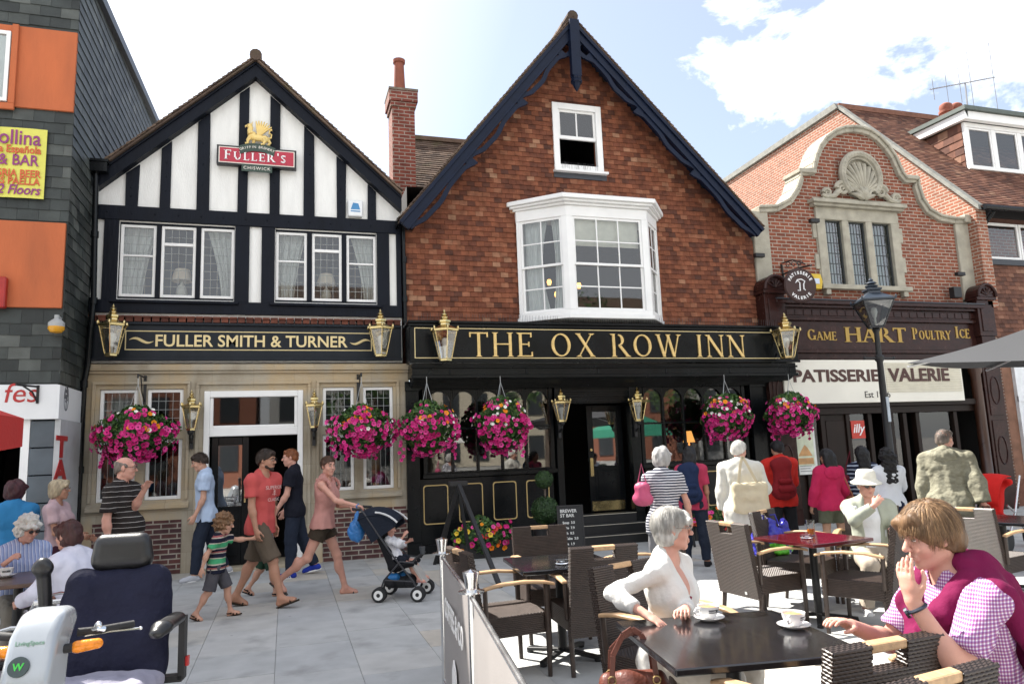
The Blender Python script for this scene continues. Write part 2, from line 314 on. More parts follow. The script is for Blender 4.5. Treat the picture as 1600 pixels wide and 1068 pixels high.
def roman(mb, text, x0, z0, h, y, xs=1.0, d=.012, gap=.07, bold=1.0, small=None, mi=0):
    """capitals as solid letters on the plane y; returns the width.  text chars in lower case become small capitals"""
    x = x0; lay = [0]
    def poly(pts):
        lay[0] = lay[0] % 6+1; mb.prism(pts, y-d-lay[0]*.0004, y-.0003, mi)
    for ch in text:
        k = h if (not ch.islower()) else h*(small or .78)
        adv, st, arcs, ser = ROMAN[ch.upper()]
        X = lambda a: x+a*k*xs
        Z = lambda b: z0+b*k
        for a, b, c, e, w in st:
            w = w*k*bold; dx, dz = (c-a)*k*xs, (e-b)*k; L = math.hypot(dx, dz); nx, nz = -dz/L*w/2, dx/L*w/2
            if abs(dz) > abs(dx)*.3 and abs(dx) > .02*k: nx, nz = (w/2)*L/abs(dz), 0
            poly([(X(a)+nx, Z(b)+nz), (X(a)-nx, Z(b)-nz), (X(c)-nx, Z(e)-nz), (X(c)+nx, Z(e)+nz)])
        for cx, cy, rx, ry, a0, a1 in arcs:
            N = max(8, int(abs(a1-a0)/15)); o_, i_ = [], []
            for q in range(N+1):
                th = R(a0+(a1-a0)*q/N); w = k*bold*(_n+(_k*1.1-_n)*abs(math.cos(th-.15))**1.5)
                if ch.upper() == 'S': w = k*bold*(_n+(_k*1.1-_n)*abs(math.sin(th))**1.5)
                o_.append((X(cx)+rx*k*xs*math.cos(th), Z(cy)+ry*k*math.sin(th))); i_.append((X(cx)+(rx*k*xs-w*(1 if xs > .8 else .8))*math.cos(th), Z(cy)+(ry*k-w)*math.sin(th)))
            for q in range(N): mb.prism([o_[q], o_[q+1], i_[q+1], i_[q]], y-d, y-.0003, mi)
        for sr in ser:
            if sr[0] == 'v': poly([(X(sr[1])-.03*k, Z(sr[2])-.1*k), (X(sr[1])+.03*k, Z(sr[2])-.1*k), (X(sr[1])+.03*k, Z(sr[2])+.1*k), (X(sr[1])-.03*k, Z(sr[2])+.1*k)])
            else:
                up = 1 if sr[1] == 0 else -1; hw = .15*k*bold
                poly([(X(sr[0])-hw, Z(sr[1])), (X(sr[0])+hw, Z(sr[1])), (X(sr[0])+hw*.4, Z(sr[1])+up*.06*k), (X(sr[0])-hw*.4, Z(sr[1])+up*.06*k)])
        x += (adv*xs+gap)*k
    return x-x0
def roman_width(text, h, xs=1.0, gap=.07, small=None):
    return sum((ROMAN[c.upper()][0]*xs+gap)*(h if not c.islower() else h*(small or .78)) for c in text)
# ================================================================ helpers for buildings
def clip(poly, a, b, c):                      # keep a*x+b*z<=c
    out = []
    for i in range(len(poly)):
        p, q = poly[i], poly[(i+1) % len(poly)]; dp, dq = a*p[0]+b*p[1]-c, a*q[0]+b*q[1]-c
        if dp <= 0: out.append(p)
        if (dp < 0 < dq) or (dq < 0 < dp): t = dp/(dp-dq); out.append((p[0]+t*(q[0]-p[0]), p[1]+t*(q[1]-p[1])))
    return out
def holed(mb, poly, holes, y, depth=.12, mi=0, mr=None):
    """a wall face at y with rectangular openings (x0,x1,z0,z1) and their reveals"""
    mr = mi if mr is None else mr
    xs = sorted(set([min(p[0] for p in poly), max(p[0] for p in poly)]+[h[0] for h in holes]+[h[1] for h in holes]))
    zs = sorted(set([min(p[1] for p in poly), max(p[1] for p in poly)]+[h[2] for h in holes]+[h[3] for h in holes]))
    for i in range(len(xs)-1):
        for j in range(len(zs)-1):
            cx, cz = (xs[i]+xs[i+1])/2, (zs[j]+zs[j+1])/2
            if any(h[0] < cx < h[1] and h[2] < cz < h[3] for h in holes): continue
            c = poly
            for e in ((-1, 0, -xs[i]), (1, 0, xs[i+1]), (0, -1, -zs[j]), (0, 1, zs[j+1])):
                if c: c = clip(c, *e)
            if len(c) > 2: mb.add([(a, y, b) for a, b in c], [tuple(range(len(c)))], mi)
    for x0, x1, z0, z1 in holes:
        d = y+depth
        mb.quad((x0, y, z0), (x0, d, z0), (x0, d, z1), (x0, y, z1), mr); mb.quad((x1, y, z0), (x1, y, z1), (x1, d, z1), (x1, d, z0), mr)
        mb.quad((x0, y, z1), (x0, d, z1), (x1, d, z1), (x1, y, z1), mr); mb.quad((x0, y, z0), (x1, y, z0), (x1, d, z0), (x0, d, z0), mr)
def rect(x0, x1, z0, z1): return [(x0, z0), (x1, z0), (x1, z1), (x0, z1)]
def tiles(mb, O, U, V, w, h, inside=None, tw=.165, g=.1, th=.013, lap=.03, jit=.004, mi=0, seed=1):
    """overlapping tiles on the plane O + a*U + b*V, one loose island each"""
    rnd = random.Random(seed); O, U, V = Vector(O), Vector(U).normalized(), Vector(V).normalized(); N = U.cross(V)
    for r in range(int(h/g)+1):
        b = r*g; off = (.5 if r % 2 else 0)*tw
        for c in range(-1, int(w/tw)+2):
            a = c*tw+off; a0, a1 = max(0, a), min(w, a+tw-.003)
            if a1-a0 < .02: continue
            if inside and not inside((a0+a1)/2, b+g/2): continue
            j = rnd.uniform(-jit, jit); k = rnd.uniform(0, jit); t = min(h, b+g+lap)-b
            lo, up = th*1.9+k, th*.55
            P = lambda x, z, n: O+U*x+V*z+N*n
            s = rnd.uniform(-jit, jit)
            v = [P(a0, b+j, lo), P(a1, b+j+s, lo), P(a1, b+t, up), P(a0, b+t, up), P(a0, b+j, lo-th), P(a1, b+j+s, lo-th), P(a1, b+t, up-th), P(a0, b+t, up-th)]
            mb.add(v, [(0, 1, 2, 3), (5, 4, 7, 6), (1, 0, 4, 5), (2, 1, 5, 6), (0, 3, 7, 4)], mi)
LEAD = mat('lead_cames', (.30, .32, .32), .5, .3, bump=0)
LEADD = mat('dark_lead_cames', (.03, .035, .035), .5, bump=0)
CURTAIN = mat('net_curtain', (.62, .62, .60), .9, var=.08, bump=.1, bs=20)
def window(parent, x0, x1, z0, z1, y, fw=.055, fd=.06, nx=4, nz=6, cols=1, split=None, frame=WHITE, came=LEAD, cw=.008, curtain=None, glassm=None, room=True, name='window', rails=(), bars=0.0, toplight=None, dark=None, cdep=.12):
    """casement: frame mesh, with pane (leaded) and net curtain as sub-parts. y is the outer face of the frame"""
    f = MB()
    f.bx(x0, x0+fw, y, y+fd, z0, z1); f.bx(x1-fw, x1, y, y+fd, z0, z1); f.bx(x0+fw, x1-fw, y, y+fd, z1-fw, z1); f.bx(x0+fw, x1-fw, y, y+fd, z0, z0+fw)
    for zr, t in rails: f.bx(x0+fw, x1-fw, y+.004, y+fd, zr-t/2, zr+t/2)
    if bars:
        for i in range(1, cols): xx = x0+fw+(x1-x0-2*fw)*i/cols; f.bx(xx-bars/2, xx+bars/2, y+.012, y+fd-.01, z0+fw, z1-fw)
        if split:
            for zz in split: f.bx(x0+fw, x1-fw, y+.014, y+fd-.012, zz-bars/2, zz+bars/2)
    o = f.build(name, frame, parent, world=True, bevel=.004)
    p = MB(); yy = y+fd*.55
    p.quad((x0+fw*.9, yy, z0+fw*.9), (x1-fw*.9, yy, z0+fw*.9), (x1-fw*.9, yy, z1-fw*.9), (x0+fw*.9, yy, z1-fw*.9), 0)
    for i in range(1, nx): xx = x0+fw+(x1-x0-2*fw)*i/nx; p.bx(xx-cw/2, xx+cw/2, yy-.004, yy-.0005, z0+fw, z1-fw, 1)
    for i in range(1, nz): zz = z0+fw+(z1-z0-2*fw)*i/nz; p.bx(x0+fw, x1-fw, yy-.005, yy-.0007, zz-cw/2, zz+cw/2, 1)
    p.build('pane', [glassm or GLASS, came], o, world=True)
    if curtain:
        c = MB()
        for side, top, bot in curtain:
            n = 26; vs_ = []
            for i in range(n+1):
                t = i/n
                for k in range(9):
                    q = k/8; wdt = (bot+(top-bot)*q**1.6)*(x1-x0); xx = (x0+.02+wdt*t) if side < 0 else (x1-.02-wdt*t)
                    vs_.append((xx, y+fd+cdep+.025*math.sin(t*21+q*1.5+side)+.012*math.sin(t*47), z0+(z1-z0)*q))
            fs = [(i*9+k, (i+1)*9+k, (i+1)*9+k+1, i*9+k+1) for i in range(n) for k in range(8)]
            c.add(vs_, fs)
        c.build('curtain', CURTAIN, o, smooth=True, world=True)
    return o
def room(mb, x0, x1, y0, y1, z0, z1, mi=0):              # open-fronted dark interior box behind the openings
    mb.quad((x0, y1, z0), (x1, y1, z0), (x1, y1, z1), (x0, y1, z1), mi); mb.quad((x0, y0, z0), (x0, y1, z0), (x0, y1, z1), (x0, y0, z1), mi)
    mb.quad((x1, y0, z0), (x1, y1, z0), (x1, y1, z1), (x1, y0, z1), mi); mb.quad((x0, y0, z0), (x1, y0, z0), (x1, y1, z0), (x0, y1, z0), mi); mb.quad((x0, y0, z1), (x1, y0, z1), (x1, y1, z1), (x0, y1, z1), mi)
def pipe(mb, pts, r=.035, collars=(), mi=0):
    mb.tube(pts, r, 10, mi)
    for c in collars: mb.lathe([(r*1.35, -.05), (r*1.35, .05)], c, 12, mi)
# ================================================================ ground
SLAB = island('stone_paving_slab', [(0, (.385, .395, .395)), (.45, (.42, .425, .415)), (.78, (.445, .445, .43)), (.9, (.455, .44, .40)), (1, (.47, .43, .37))], .72, .13, 3.5, .25, 30, .35, moss=(.25, .25, .245), speck=True)
JOINT = mat('paving_joint_sand', (.34, .33, .31), .95, var=.2, vs=3, bump=.3, bs=40)
gb = MB(); gb.quad((-300, -300, -.012), (300, -300, -.012), (300, 300, -.012), (-300, 300, -.012)); tag(gb.build('ground', JOINT), kind='structure')
pv = MB(); rnd = random.Random(3); x = -9.03
while x < 24:
    wd = .64; y = -16+rnd.uniform(0, .6)
    while y < 1.2:
        L = rnd.choice([.45, .6, .6, .75, .9]); dz = rnd.uniform(-.0012, .0012)
        pv.bx(x+.002, x+wd-.002, y+.002, y+L-.002, -.04, dz); y += L
    x += wd
tag(pv.build('pavement', SLAB), kind='structure')
# ================================================================ the half-timbered pub
A = empty('half_timbered_pub', (-.5, 0, 0), 0, 'black and white half timbered pub with leaded windows, dark fascia and stone ground floor', 'pub')
fx0, fx1 = -2.9, 1.90; zBeam = 5.70; zWT, zWB = 5.45, 4.214
apx = XZ(400, 97, -.15); eL = XZ(150, 270, -.15); eR = XZ(627, 306, -.15)
STONE = mat('bath_stone_ashlar', (.40, .345, .25), .85, var=.22, vs=1.7, bump=.25, bs=40)
PBRICK = brick('plum_plinth_brick', (.105, .045, .04), (.06, .035, .04), (.30, .27, .23))
ROOFT = island('weathered_roof_tile', [(0, (.07, .05, .04)), (.5, (.12, .085, .065)), (1, (.17, .12, .09))], .9, .3, 4, .3, 40, .2, moss=(.10, .09, .05))
w = MB()
holes = [(-2.525, -.83, zWB, zWT), (-.188, 1.472, zWB, zWT)]
holed(w, [(fx0, 3.2), (fx1, 3.2), (fx1, eR[1]-.25), (apx[0], apx[1]-.2), (fx0, eL[1]-.3)], holes, 0, .2)
w.bx(fx1-.02, fx1, .002, 6, 3.2, 5.9)
w.build('wall', RENDERW, A, world=True)
t = MB()
def stud(pa, pb, z0, z1, d=.04): t.bx(XZ(pa, 325, 0)[0], XZ(pb, 325, 0)[0], -d, .03, z0, z1)
gz = lambda X: (eL[1]+(apx[1]-eL[1])*(X-eL[0])/(apx[0]-eL[0]) if X < apx[0] else eR[1]+(apx[1]-eR[1])*(X-eR[0])/(apx[0]-eR[0]))
cuts = [(195.9, 215.3), (249.5, 265.9), (307.1, 326.9), (371, 386.2), (421.2, 436.9), (474, 491.7), (526.3, 539.9), (574.1, 587.3)]
for i, (a, b) in enumerate(cuts):
    X0, X1 = XZ(a, 326, 0)[0], XZ(b, 326, 0)[0]; j = .012
    lo = [(X0, zBeam), (X1, zBeam), (X1-j*((i % 3)-1), gz(X1)-.3), (X0+j*((i % 2)-.5), gz(X0)-.3)]
    t.prism(lo, -.04-.002*(i % 2), .03)
t.bx(fx0, fx1, -.055, .03, zWT+.02, zBeam)                        # bressumer
t.bx(fx0, fx1, -.06, .03, 3.98, zWB-.03)
xs = [XZ(p, 412, 0)[0] for p in (148.5, 161, 366.5, 389.5, 408.5, 429.5, 589.5, 608, 619)]
t.bx(xs[1], -2.535, -.045, .03, zWB-.03, zWT+.02); t.bx(-.82, xs[3], -.045, .03, zWB-.03, zWT+.02); t.bx(xs[4], -.198, -.045, .03, zWB-.03, zWT+.02); t.bx(1.482, xs[7], -.045, .03, zWB-.03, zWT+.02)
t.bx(xs[8], fx1, -.045, .03, zWB-.03, zWT+.02)
for a, b in ((-2.62, -.75), (-.27, 1.56)): t.bx(a, b, -.11, .03, zWB-.075, zWB-.032)        # sills

pg = t
for i, (a, b) in enumerate(cuts):
    for q in (.3, .55, .8):
        X = (XZ(a, 326, 0)[0]+XZ(b, 326, 0)[0])/2; z = zBeam+q*(gz(X)-.3-zBeam)*.9
        pg.lathe([(.011, 0), (.011, .016)], (X+.02*((i % 2)-.5), -.04, z), 8, 0, Matrix.Rotation(R(90), 4, 'X'))
for k in range(14): pg.lathe([(.012, 0), (.012, .016)], (fx0+.2+k*.34, -.055, 5.585), 8, 0, Matrix.Rotation(R(90), 4, 'X'))
t.build('timber_frame', NAVY, A, world=True, bevel=.008)
# window mullions and casements
def casements(x0, x1, px, dkx):
    m = MB(); e = [XZ(p, 412, 0)[0] for p in px]
    m.bx(x0, x1, .0, .1, zWT-.03, zWT); m.bx(x0, x1, .0, .1, zWB, zWB+.03)
    for k in (1, 3): m.bx(e[k], e[k+1], -.012, .1, zWB+.03, zWT-.03)
    m.bx(x0, e[0], .0, .1, zWB+.03, zWT-.03); m.bx(e[5], x1, .0, .1, zWB+.03, zWT-.03)
    m.build('mullion', NAVY, A, world=True)
    for k in range(3):
        kw = dict(curtain=[(-1, .95, .55)] if k == 0 else ([(1, .8, .35)] if k == 2 else None))
        rl = [(zWB+.70, .03)] if (k == 0 or (k == 2 and x0 > -1)) else ([(zWT-.33, .05)] if k == 1 else [])
        window(A, e[2*k]+.004, e[2*k+1]-.004, zWB+.034, zWT-.034, .015, .045, .05, 4, 8, rails=rl, cw=.007, **kw)
casements(-2.525, -.83, (186.2, 243.5, 250.5, 306, 312.8, 366), None); casements(-.188, 1.472, (430.3, 480, 487, 534.5, 541, 588), None)
ri = MB(); room(ri, fx0+.05, fx1-.05, .14, 3.0, 3.6, 5.62)
ri.build('interior', mat('blue_grey_room', (.10, .15, .26), .9, bump=0), A, world=True)
for x_, k_ in ((XZ(283, 455, .25)[0], 'left'), (XZ(510, 460, .25)[0], 'right')):
    lm_ = empty('table_lamp', (x_, .32, zWB+.03), 0, 'pale shaded table lamp standing in the %s group of upper leaded windows' % k_, 'lamp')
    q = MB(); q.lathe([(.16, .34), (.15, .42), (.11, .54)], (0, 0, 0), 18, caps=False); q.build('lamp_shade', mat('cream_lamp_shade', (.72, .60, .48), .8), lm_, smooth=True)
    q = MB(); q.lathe([(.08, 0), (.085, .02), (.05, .05), (.09, .14), (.08, .22), (.03, .29), (.02, .4)], (0, 0, 0), 16); q.build('lamp_base', mat('white_pottery', (.66, .62, .56), .3), lm_, smooth=True)
# roof + rakes
rk = MB()
def rake(p, q, wd, y0, y1, mi=0):
    dx, dz = q[0]-p[0], q[1]-p[1]; L = math.hypot(dx, dz); nx, nz = dz/L, -dx/L
    if nz > 0: nx, nz = -nx, -nz
    return [p, q, (q[0], q[1]+wd*nz-abs(wd*nx*dz/dx)), (p[0], p[1]+wd*nz-abs(wd*nx*dz/dx))]
rk.prism(rake(eL, apx, .20, 0, 0), -.17, -.002); rk.prism(rake(apx, eR, .205, 0, 0), -.172, -.002)
rk.prism([(q[0], q[1]+.0) for q in rake((eL[0], eL[1]-.015), (apx[0], apx[1]-.015), .03, 0, 0)], -.20, -.171); rk.prism(rake((apx[0], apx[1]-.015), (eR[0], eR[1]-.015), .03, 0, 0), -.20, -.173)
rk.build('bargeboard', NAVY, A, world=True)
rf = MB()
def slope(mb, p, q, y0, y1, tw=.165, g=.1, seed=5, th=.015, jit=.006):     # p eave, q ridge
    dx, dz = q[0]-p[0], q[1]-p[1]; L = math.hypot(dx, dz); V = (dx/L, 0, dz/L)
    U = (0, -1, 0) if dx > 0 else (0, 1, 0); O = (p[0], y1 if dx > 0 else y0, p[1])
    tiles(mb, O, U, V, y1-y0, L, None, tw, g, th, .05, jit, 0, seed)
    mb.add([(p[0], y0+.02, p[1]-.01), (q[0], y0+.02, q[1]-.01), (q[0], y1, q[1]-.01), (p[0], y1, p[1]-.01), (p[0], y0+.02, p[1]-.05), (q[0], y0+.02, q[1]-.05), (q[0], y1, q[1]-.05), (p[0], y1, p[1]-.05)], [(0, 1, 2, 3), (4, 7, 6, 5), (0, 4, 5, 1), (0, 3, 7, 4), (2, 1, 5, 6)], 0)
up = lambda p, d: (p[0], p[1]+d)
slope(rf, up(eL, .05), up(apx, .05), -.27, 5, seed=5); slope(rf, up(eR, .05), up(apx, .05), -.27, 5, seed=6)
for k in range(16): rf.tube([(apx[0], -.28+k*.33, apx[1]+.07), (apx[0], .05+k*.33, apx[1]+.07+.01)], [.1, .092], 10)
rf.build('roof', ROOFT, A, world=True)
# brick dentil strip, fascia
db = MB()
zf1 = XZ(400, 506, -.1)[1]; zf0 = XZ(400, 562, -.1)[1]
k = 0; x = fx0+.03
while x < fx1-.1:
    db.bx(x, x+.10, -.13-.012*(k % 2), 0, zf1+.01, zf1+.07); db.bx(x-.008, x+.108, -.15, 0, zf1+.072, zf1+.10); x += .125; k += 1
db.build('brick_course', island('dentil_brick', [(0, (.08, .03, .022)), (1, (.16, .055, .035))], .9, .3), A, world=True)
fb = MB(); fb.bx(fx0+.02, fx1-.03, -.12, 0, zf0, zf1); rw_ = MB(); rw_.bx(fx0, fx1, .001, .3, 3.18, 4.0); rw_.build('light_leak_filler', DARK, A, world=True); rw_ = MB(); rw_.bx(fx0, fx1, 4.9, 5.1, 0, 6); rw_.build('rear_wall', RENDERW, A, world=True); fb.bx(fx0+.02, fx1-.03, -.17, -.122, zf0-.02, zf0+.03); fb.bx(fx0+.02, fx1-.03, -.16, -.122, zf1-.04, zf1-.002)  # dark filler box added against sun leaking in; unseen rear wall also blocks it
FASC = mat('blue_grey_fascia_paint', (.014, .018, .024), .42, spec=.2, var=.2, bump=.12, bs=18, stretch=(1, 1, .2))
FB = fb.build('fascia_board', FASC, A, world=True, bevel=.006)
ln = MB(); b0 = XZ(196, 516, -.12); b1 = XZ(581, 548, -.12); GOLDP = mat('pale_gold_sign_paint', (.72, .58, .30), .5, bump=0, var=.06)
def outline(mb, x0, x1, z0, z1, y, w, mi=0):
    mb.bx(x0, x1, y-.004, y-.0005, z1-w, z1, mi); mb.bx(x0, x1, y-.004, y-.0005, z0, z0+w, mi); mb.bx(x0, x0+w, y-.004, y-.0005, z0+w, z1-w, mi); mb.bx(x1-w, x1, y-.004, y-.0005, z0+w, z1-w, mi)
outline(ln, b0[0], b1[0], b1[1], b0[1], -.12, .014)
for sx, cx in ((1, XZ(221, 532, -.12)[0]), (-1, XZ(563, 533, -.12)[0])):
    cz = XZ(400, 533, -.12)[1]
    for s in (-1, 0, 1):
        pts = [(cx+sx*(q/12-.5)*.34, -.126, cz+.035*math.sin((q/12-.5)*5.6)*(-1 if sx > 0 else -1)+s*.014*math.cos((q/12-.5)*3)) for q in range(13)]
        ln.tube(pts, [.002+.007*math.sin(math.pi*q/12) for q in range(13)], 6)
ln.build('sign_border', GOLDP, FB)
for o in FB.children: o.location = -wpos(A)
tx0, tx1 = XZ(243, 533, -.12)[0], XZ(543, 534, -.12)[0]; tz = XZ(400, 541.5, -.12)[1]
lt = text_obj('lettering', 'FULLER SMITH & TURNER', .262, GOLDP, FB, Matrix.Translation(-wpos(A)) @ fr((tx0+tx1)/2, -.124, tz), .004, offset=.004)
wd = lt.dimensions.x
def fit_x(o, x0, x1):
    co = [v.co.x for v in o.data.vertices]; a, b = min(co), max(co); k = (x1-x0)/(b-a)
    for v in o.data.vertices: v.co.x = x0+(v.co.x-a)*k
def fit_z(o, z0, z1):
    co = [v.co.z for v in o.data.vertices]; a, b = min(co), max(co)
    for v in o.data.vertices: v.co.z = z0+(v.co.z-a)*(z1-z0)/(b-a)
fit_x(lt, tx0+.5, tx1+.5)
# stone ground floor
zS = 3.17
st = MB()
gx = lambda p, y: XZ(p, y, -.02)[0]
gz_ = lambda p, y: XZ(p, y, -.02)[1]
L1 = (gx(155.7, 640), gx(215, 640), gx(230, 640), gx(286.6, 640)); R1 = (gx(504, 640), gx(553, 640), gx(566.7, 640), gx(614, 640))
zu1, zu0 = 2.79, gz_(286, 671); zl1, zl0 = gz_(285, 685), 1.105
dx0, dx1, dzt = -1.229, .264, 2.745
holes = [(a, b, z0, z1) for g in (L1, R1) for a, b in ((g[0], g[1]), (g[2], g[3])) for z0, z1 in ((zu0, zu1), (zl0, zl1))]+[(dx0, dx1, 0.02, dzt)]
holed(st, rect(fx0+.02, fx1+.1, -.02, zS), holes, -.05, .16)
st.bx(fx0, fx1+.1, -.12, -.052, zS-.10, zS); st.bx(fx0, fx1+.1, -.09, -.051, zS-.145, zS-.102)            # cornice
for g in (L1, R1):                                                                                       # hood mould and sill
    st.bx(g[0]-.1, g[3]+.1, -.095, -.051, zu1+.07, zu1+.115); st.bx(g[0]-.1, g[0]-.055, -.095, -.051, zl0, zu1+.069); st.bx(g[3]+.055, g[3]+.1, -.095, -.051, zl0, zu1+.069)
    st.prism([(-.14, zl0-.13), (-.051, zl0-.13), (-.051, zl0-.03), (-.14, zl0-.07)], g[0]-.12, g[3]+.12, axis='x')
st.bx(dx0-.12, dx0-.07, -.085, -.051, .02, dzt+.1); st.bx(dx1+.07, dx1+.12, -.085, -.051, .02, dzt+.1); st.bx(dx0-.12, dx1+.12, -.088, -.051, dzt+.1, dzt+.15)
def ashlar(name, col):
    m, nt, n, l, b = newmat(name); _mats[name] = m
    tc = n('ShaderNodeTexCoord'); sp = n('ShaderNodeSeparateXYZ'); l(tc.outputs['Object'], sp.inputs[0]); cb = n('ShaderNodeCombineXYZ'); l(sp.outputs[0], cb.inputs[0]); l(sp.outputs[2], cb.inputs[1])
    bt = n('ShaderNodeTexBrick'); bt.inputs['Scale'].default_value = 1; bt.inputs['Brick Width'].default_value = .62; bt.inputs['Row Height'].default_value = .31; bt.inputs['Mortar Size'].default_value = .004
    bt.inputs['Color1'].default_value = (*col, 1); bt.inputs['Color2'].default_value = (col[0]*.86, col[1]*.85, col[2]*.84, 1); bt.inputs['Mortar'].default_value = (col[0]*.78, col[1]*.76, col[2]*.74, 1); l(cb.outputs[0], bt.inputs[0])
    no = n('ShaderNodeTexNoise'); no.inputs['Scale'].default_value = 1.6; no.inputs['Detail'].default_value = 8; mp = n('ShaderNodeMapping'); mp.inputs['Scale'].default_value = (1, 1, .55); l(tc.outputs['Object'], mp.inputs[0]); l(mp.outputs[0], no.inputs[0])
    r = ramp(n, [(.3, (.62, .57, .50)), (.48, (1, 1, 1)), (.62, (1.12, .98, .78)), (.75, (1.15, 1.12, 1.08))]); l(no.outputs[0], r.inputs[0])
    mx = n('ShaderNodeMix'); mx.data_type = 'RGBA'; mx.blend_type = 'MULTIPLY'; mx.inputs[0].default_value = 1; l(bt.outputs[0], mx.inputs[6]); l(r.outputs[0], mx.inputs[7]); l(mx.outputs[2], b.inputs['Base Color']); b.inputs['Roughness'].default_value = .88
    n2 = n('ShaderNodeTexNoise'); n2.inputs['Scale'].default_value = 35; n2.inputs['Detail'].default_value = 6; l(tc.outputs['Object'], n2.inputs[0])
    ad = n('ShaderNodeMath'); ad.operation = 'MULTIPLY_ADD'; l(bt.outputs['Fac'], ad.inputs[0]); ad.inputs[1].default_value = -1.2; l(n2.outputs[0], ad.inputs[2])
    bp = n('ShaderNodeBump'); bp.inputs['Strength'].default_value = .4; bp.inputs['Distance'].default_value = .008; l(ad.outputs[0], bp.inputs['Height']); l(bp.outputs[0], b.inputs['Normal'])
    return m
ASH = ashlar('stained_ashlar_stone', (.42, .375, .295))
st.build('stone_front', ASH, A, world=True, bevel=.006)
pb = MB(); zp = .80
pb.bx(L1[0]-.02, L1[3]+.02, -.062, -.051, .0, zp); pb.build('brick_plinth', PBRICK, A, world=True)
pb = MB(); pb.bx(R1[0]-.0, fx1+.08, -.062, -.051, .0, zp); pb.build('brick_plinth', PBRICK, A, world=True)
for g in (L1, R1):
    for a, b in ((g[0], g[1]), (g[2], g[3])):
        window(A, a+.003, b-.003, zu0+.003, zu1-.003, -.02, .05, .05, 4, 4, cw=.007, curtain=[(-1, 1.0, 1.0)] if (g is L1 and a == g[0]) else None, cdep=.3)
        window(A, a+.003, b-.003, zl0+.003, zl1-.003, -.02, .05, .05, 5, 1, cw=.007)
# door frame, fanlight, leaf
df = MB(); fwd = .085; zt = XZ(400, 680, -.05)[1]
df.bx(dx0, dx0+fwd, -.075, .05, .02, dzt); df.bx(dx1-fwd, dx1, -.075, .05, .02, dzt); df.bx(dx0+fwd, dx1-fwd, -.073, .05, dzt-.1, dzt); df.bx(dx0+fwd, dx1-fwd, -.073, .05, zt, zt+.13)
df.bx(dx0+fwd, dx0+fwd+.05, -.05, .04, zt+.13, dzt-.1); df.bx(dx1-fwd-.05, dx1-fwd, -.05, .04, zt+.13, dzt-.1); df.bx(dx0+fwd+.05, dx1-fwd-.05, -.048, .04, zt+.13, zt+.17)
DF = df.build('door_frame', WHITE, A, world=True, bevel=.008)
fp = MB(); fp.quad((dx0+.1, -.01, zt+.1), (dx1-.1, -.01, zt+.1), (dx1-.1, -.01, dzt-.05), (dx0+.1, -.01, dzt-.05)); fp.build('pane', GLASS, DF); DF.children[0].location = -wpos(A)
dl = MB(); q0, q1 = XZ(331, 700, .02)[0], XZ(389, 700, .02)[0]
dl.bx(q0, q0+.1, .0, .05, .06, zt-.01); dl.bx(q1-.1, q1, .0, .05, .06, zt-.01); dl.bx(q0+.1, q1-.1, .0, .05, zt-.14, zt-.01); dl.bx(q0+.1, q1-.1, .0, .05, .06, .95); dl.bx(q0+.14, q1-.14, -.012, -.001, .2, .8)
DL = dl.build('door', BLACK, A, world=True, bevel=.006)
fp = MB(); fp.quad((q0+.09, .025, .9), (q1-.09, .025, .9), (q1-.09, .025, zt-.1), (q0+.09, .025, zt-.1)); fp.build('pane', glass('door_glass', base=.35), DL); DL.children[0].location = -wpos(A)
hd = MB(); hd.bx(q1-.06, q1-.035, -.03, -.001, 1.0, 1.3); hd.build('handle', BRASS, DL).location = -wpos(A)
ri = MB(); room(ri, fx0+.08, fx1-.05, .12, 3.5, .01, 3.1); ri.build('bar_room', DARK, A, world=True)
stp = MB(); stp.bx(dx0-.02, dx1+.02, -.30, .6, -.02, .05); stp.build('doorstep', STONE, A, world=True, bevel=.01)
# rainwater goods
dp = MB()
zc = [onY(150, 265, -.22), onY(146, 470, -.22), onY(137, 570, -.22), onY(131, 600, -.22), onY(118, 872, -.22)]
pipe(dp, zc, .042, [zc[1], zc[3], (zc[0]*.5+zc[1]*.5), zc[3]*.5+zc[4]*.5]); dp.box(zc[0]+Vector((.04, 0, .03)), (.26, .2, .16)); dp.box(zc[0]+Vector((.04, 0, .12)), (.3, .24, .04))
dp.build('downpipe', BLACK, A, world=True, smooth=True)
# ================================================================ the tile-hung inn
B = empty('tile_hung_inn', (5.5, 0, 0), 0, 'red tile hung inn with navy scalloped bargeboards, white bay window and black shopfront', 'pub')
TILE = island('red_clay_wall_tile', [(0, (.085, .036, .025)), (.2, (.13, .046, .027)), (.5, (.175, .060, .032)), (.8, (.21, .076, .040)), (.94, (.245, .105, .06)), (1, (.30, .165, .10))], .85, .38, 8, .35, 45, .25)
oa, ol, orr = XZ(893, 34, -.42), XZ(624, 347, -.42), XZ(1191, 360, -.42)
wx0, wx1 = 1.96, 9.14
inz = lambda x, lo=.1: (ol[1]+(oa[1]-ol[1])*(x-ol[0])/(oa[0]-ol[0]) if x < oa[0] else orr[1]+(oa[1]-orr[1])*(x-orr[0])/(oa[0]-orr[0]))-lo
SX0, SX1, SZ0, SZ1 = 4.86, 5.88, 6.90, 8.27
bz0, bz1 = 3.92, 6.0; bx0, bx1, bfx0, bfx1, bfy = 4.03, 6.93, 4.80, 6.42, -.62
iw = MB(); holes = [(SX0+.08, SX1-.08, SZ0+.05, SZ1-.08), (bx0+.1, bx1-.1, bz0+.05, bz1-.1)]
holed(iw, [(wx0, 3.2), (wx1, 3.2), (wx1, inz(wx1)), (oa[0], oa[1]-.15), (wx0, inz(wx0))], holes, 0, .2)
iw.bx(wx0, wx0+.02, .001, 6, 3.2, 5.6); iw.bx(wx1-.02, wx1, .001, 6, 3.2, 5.6)
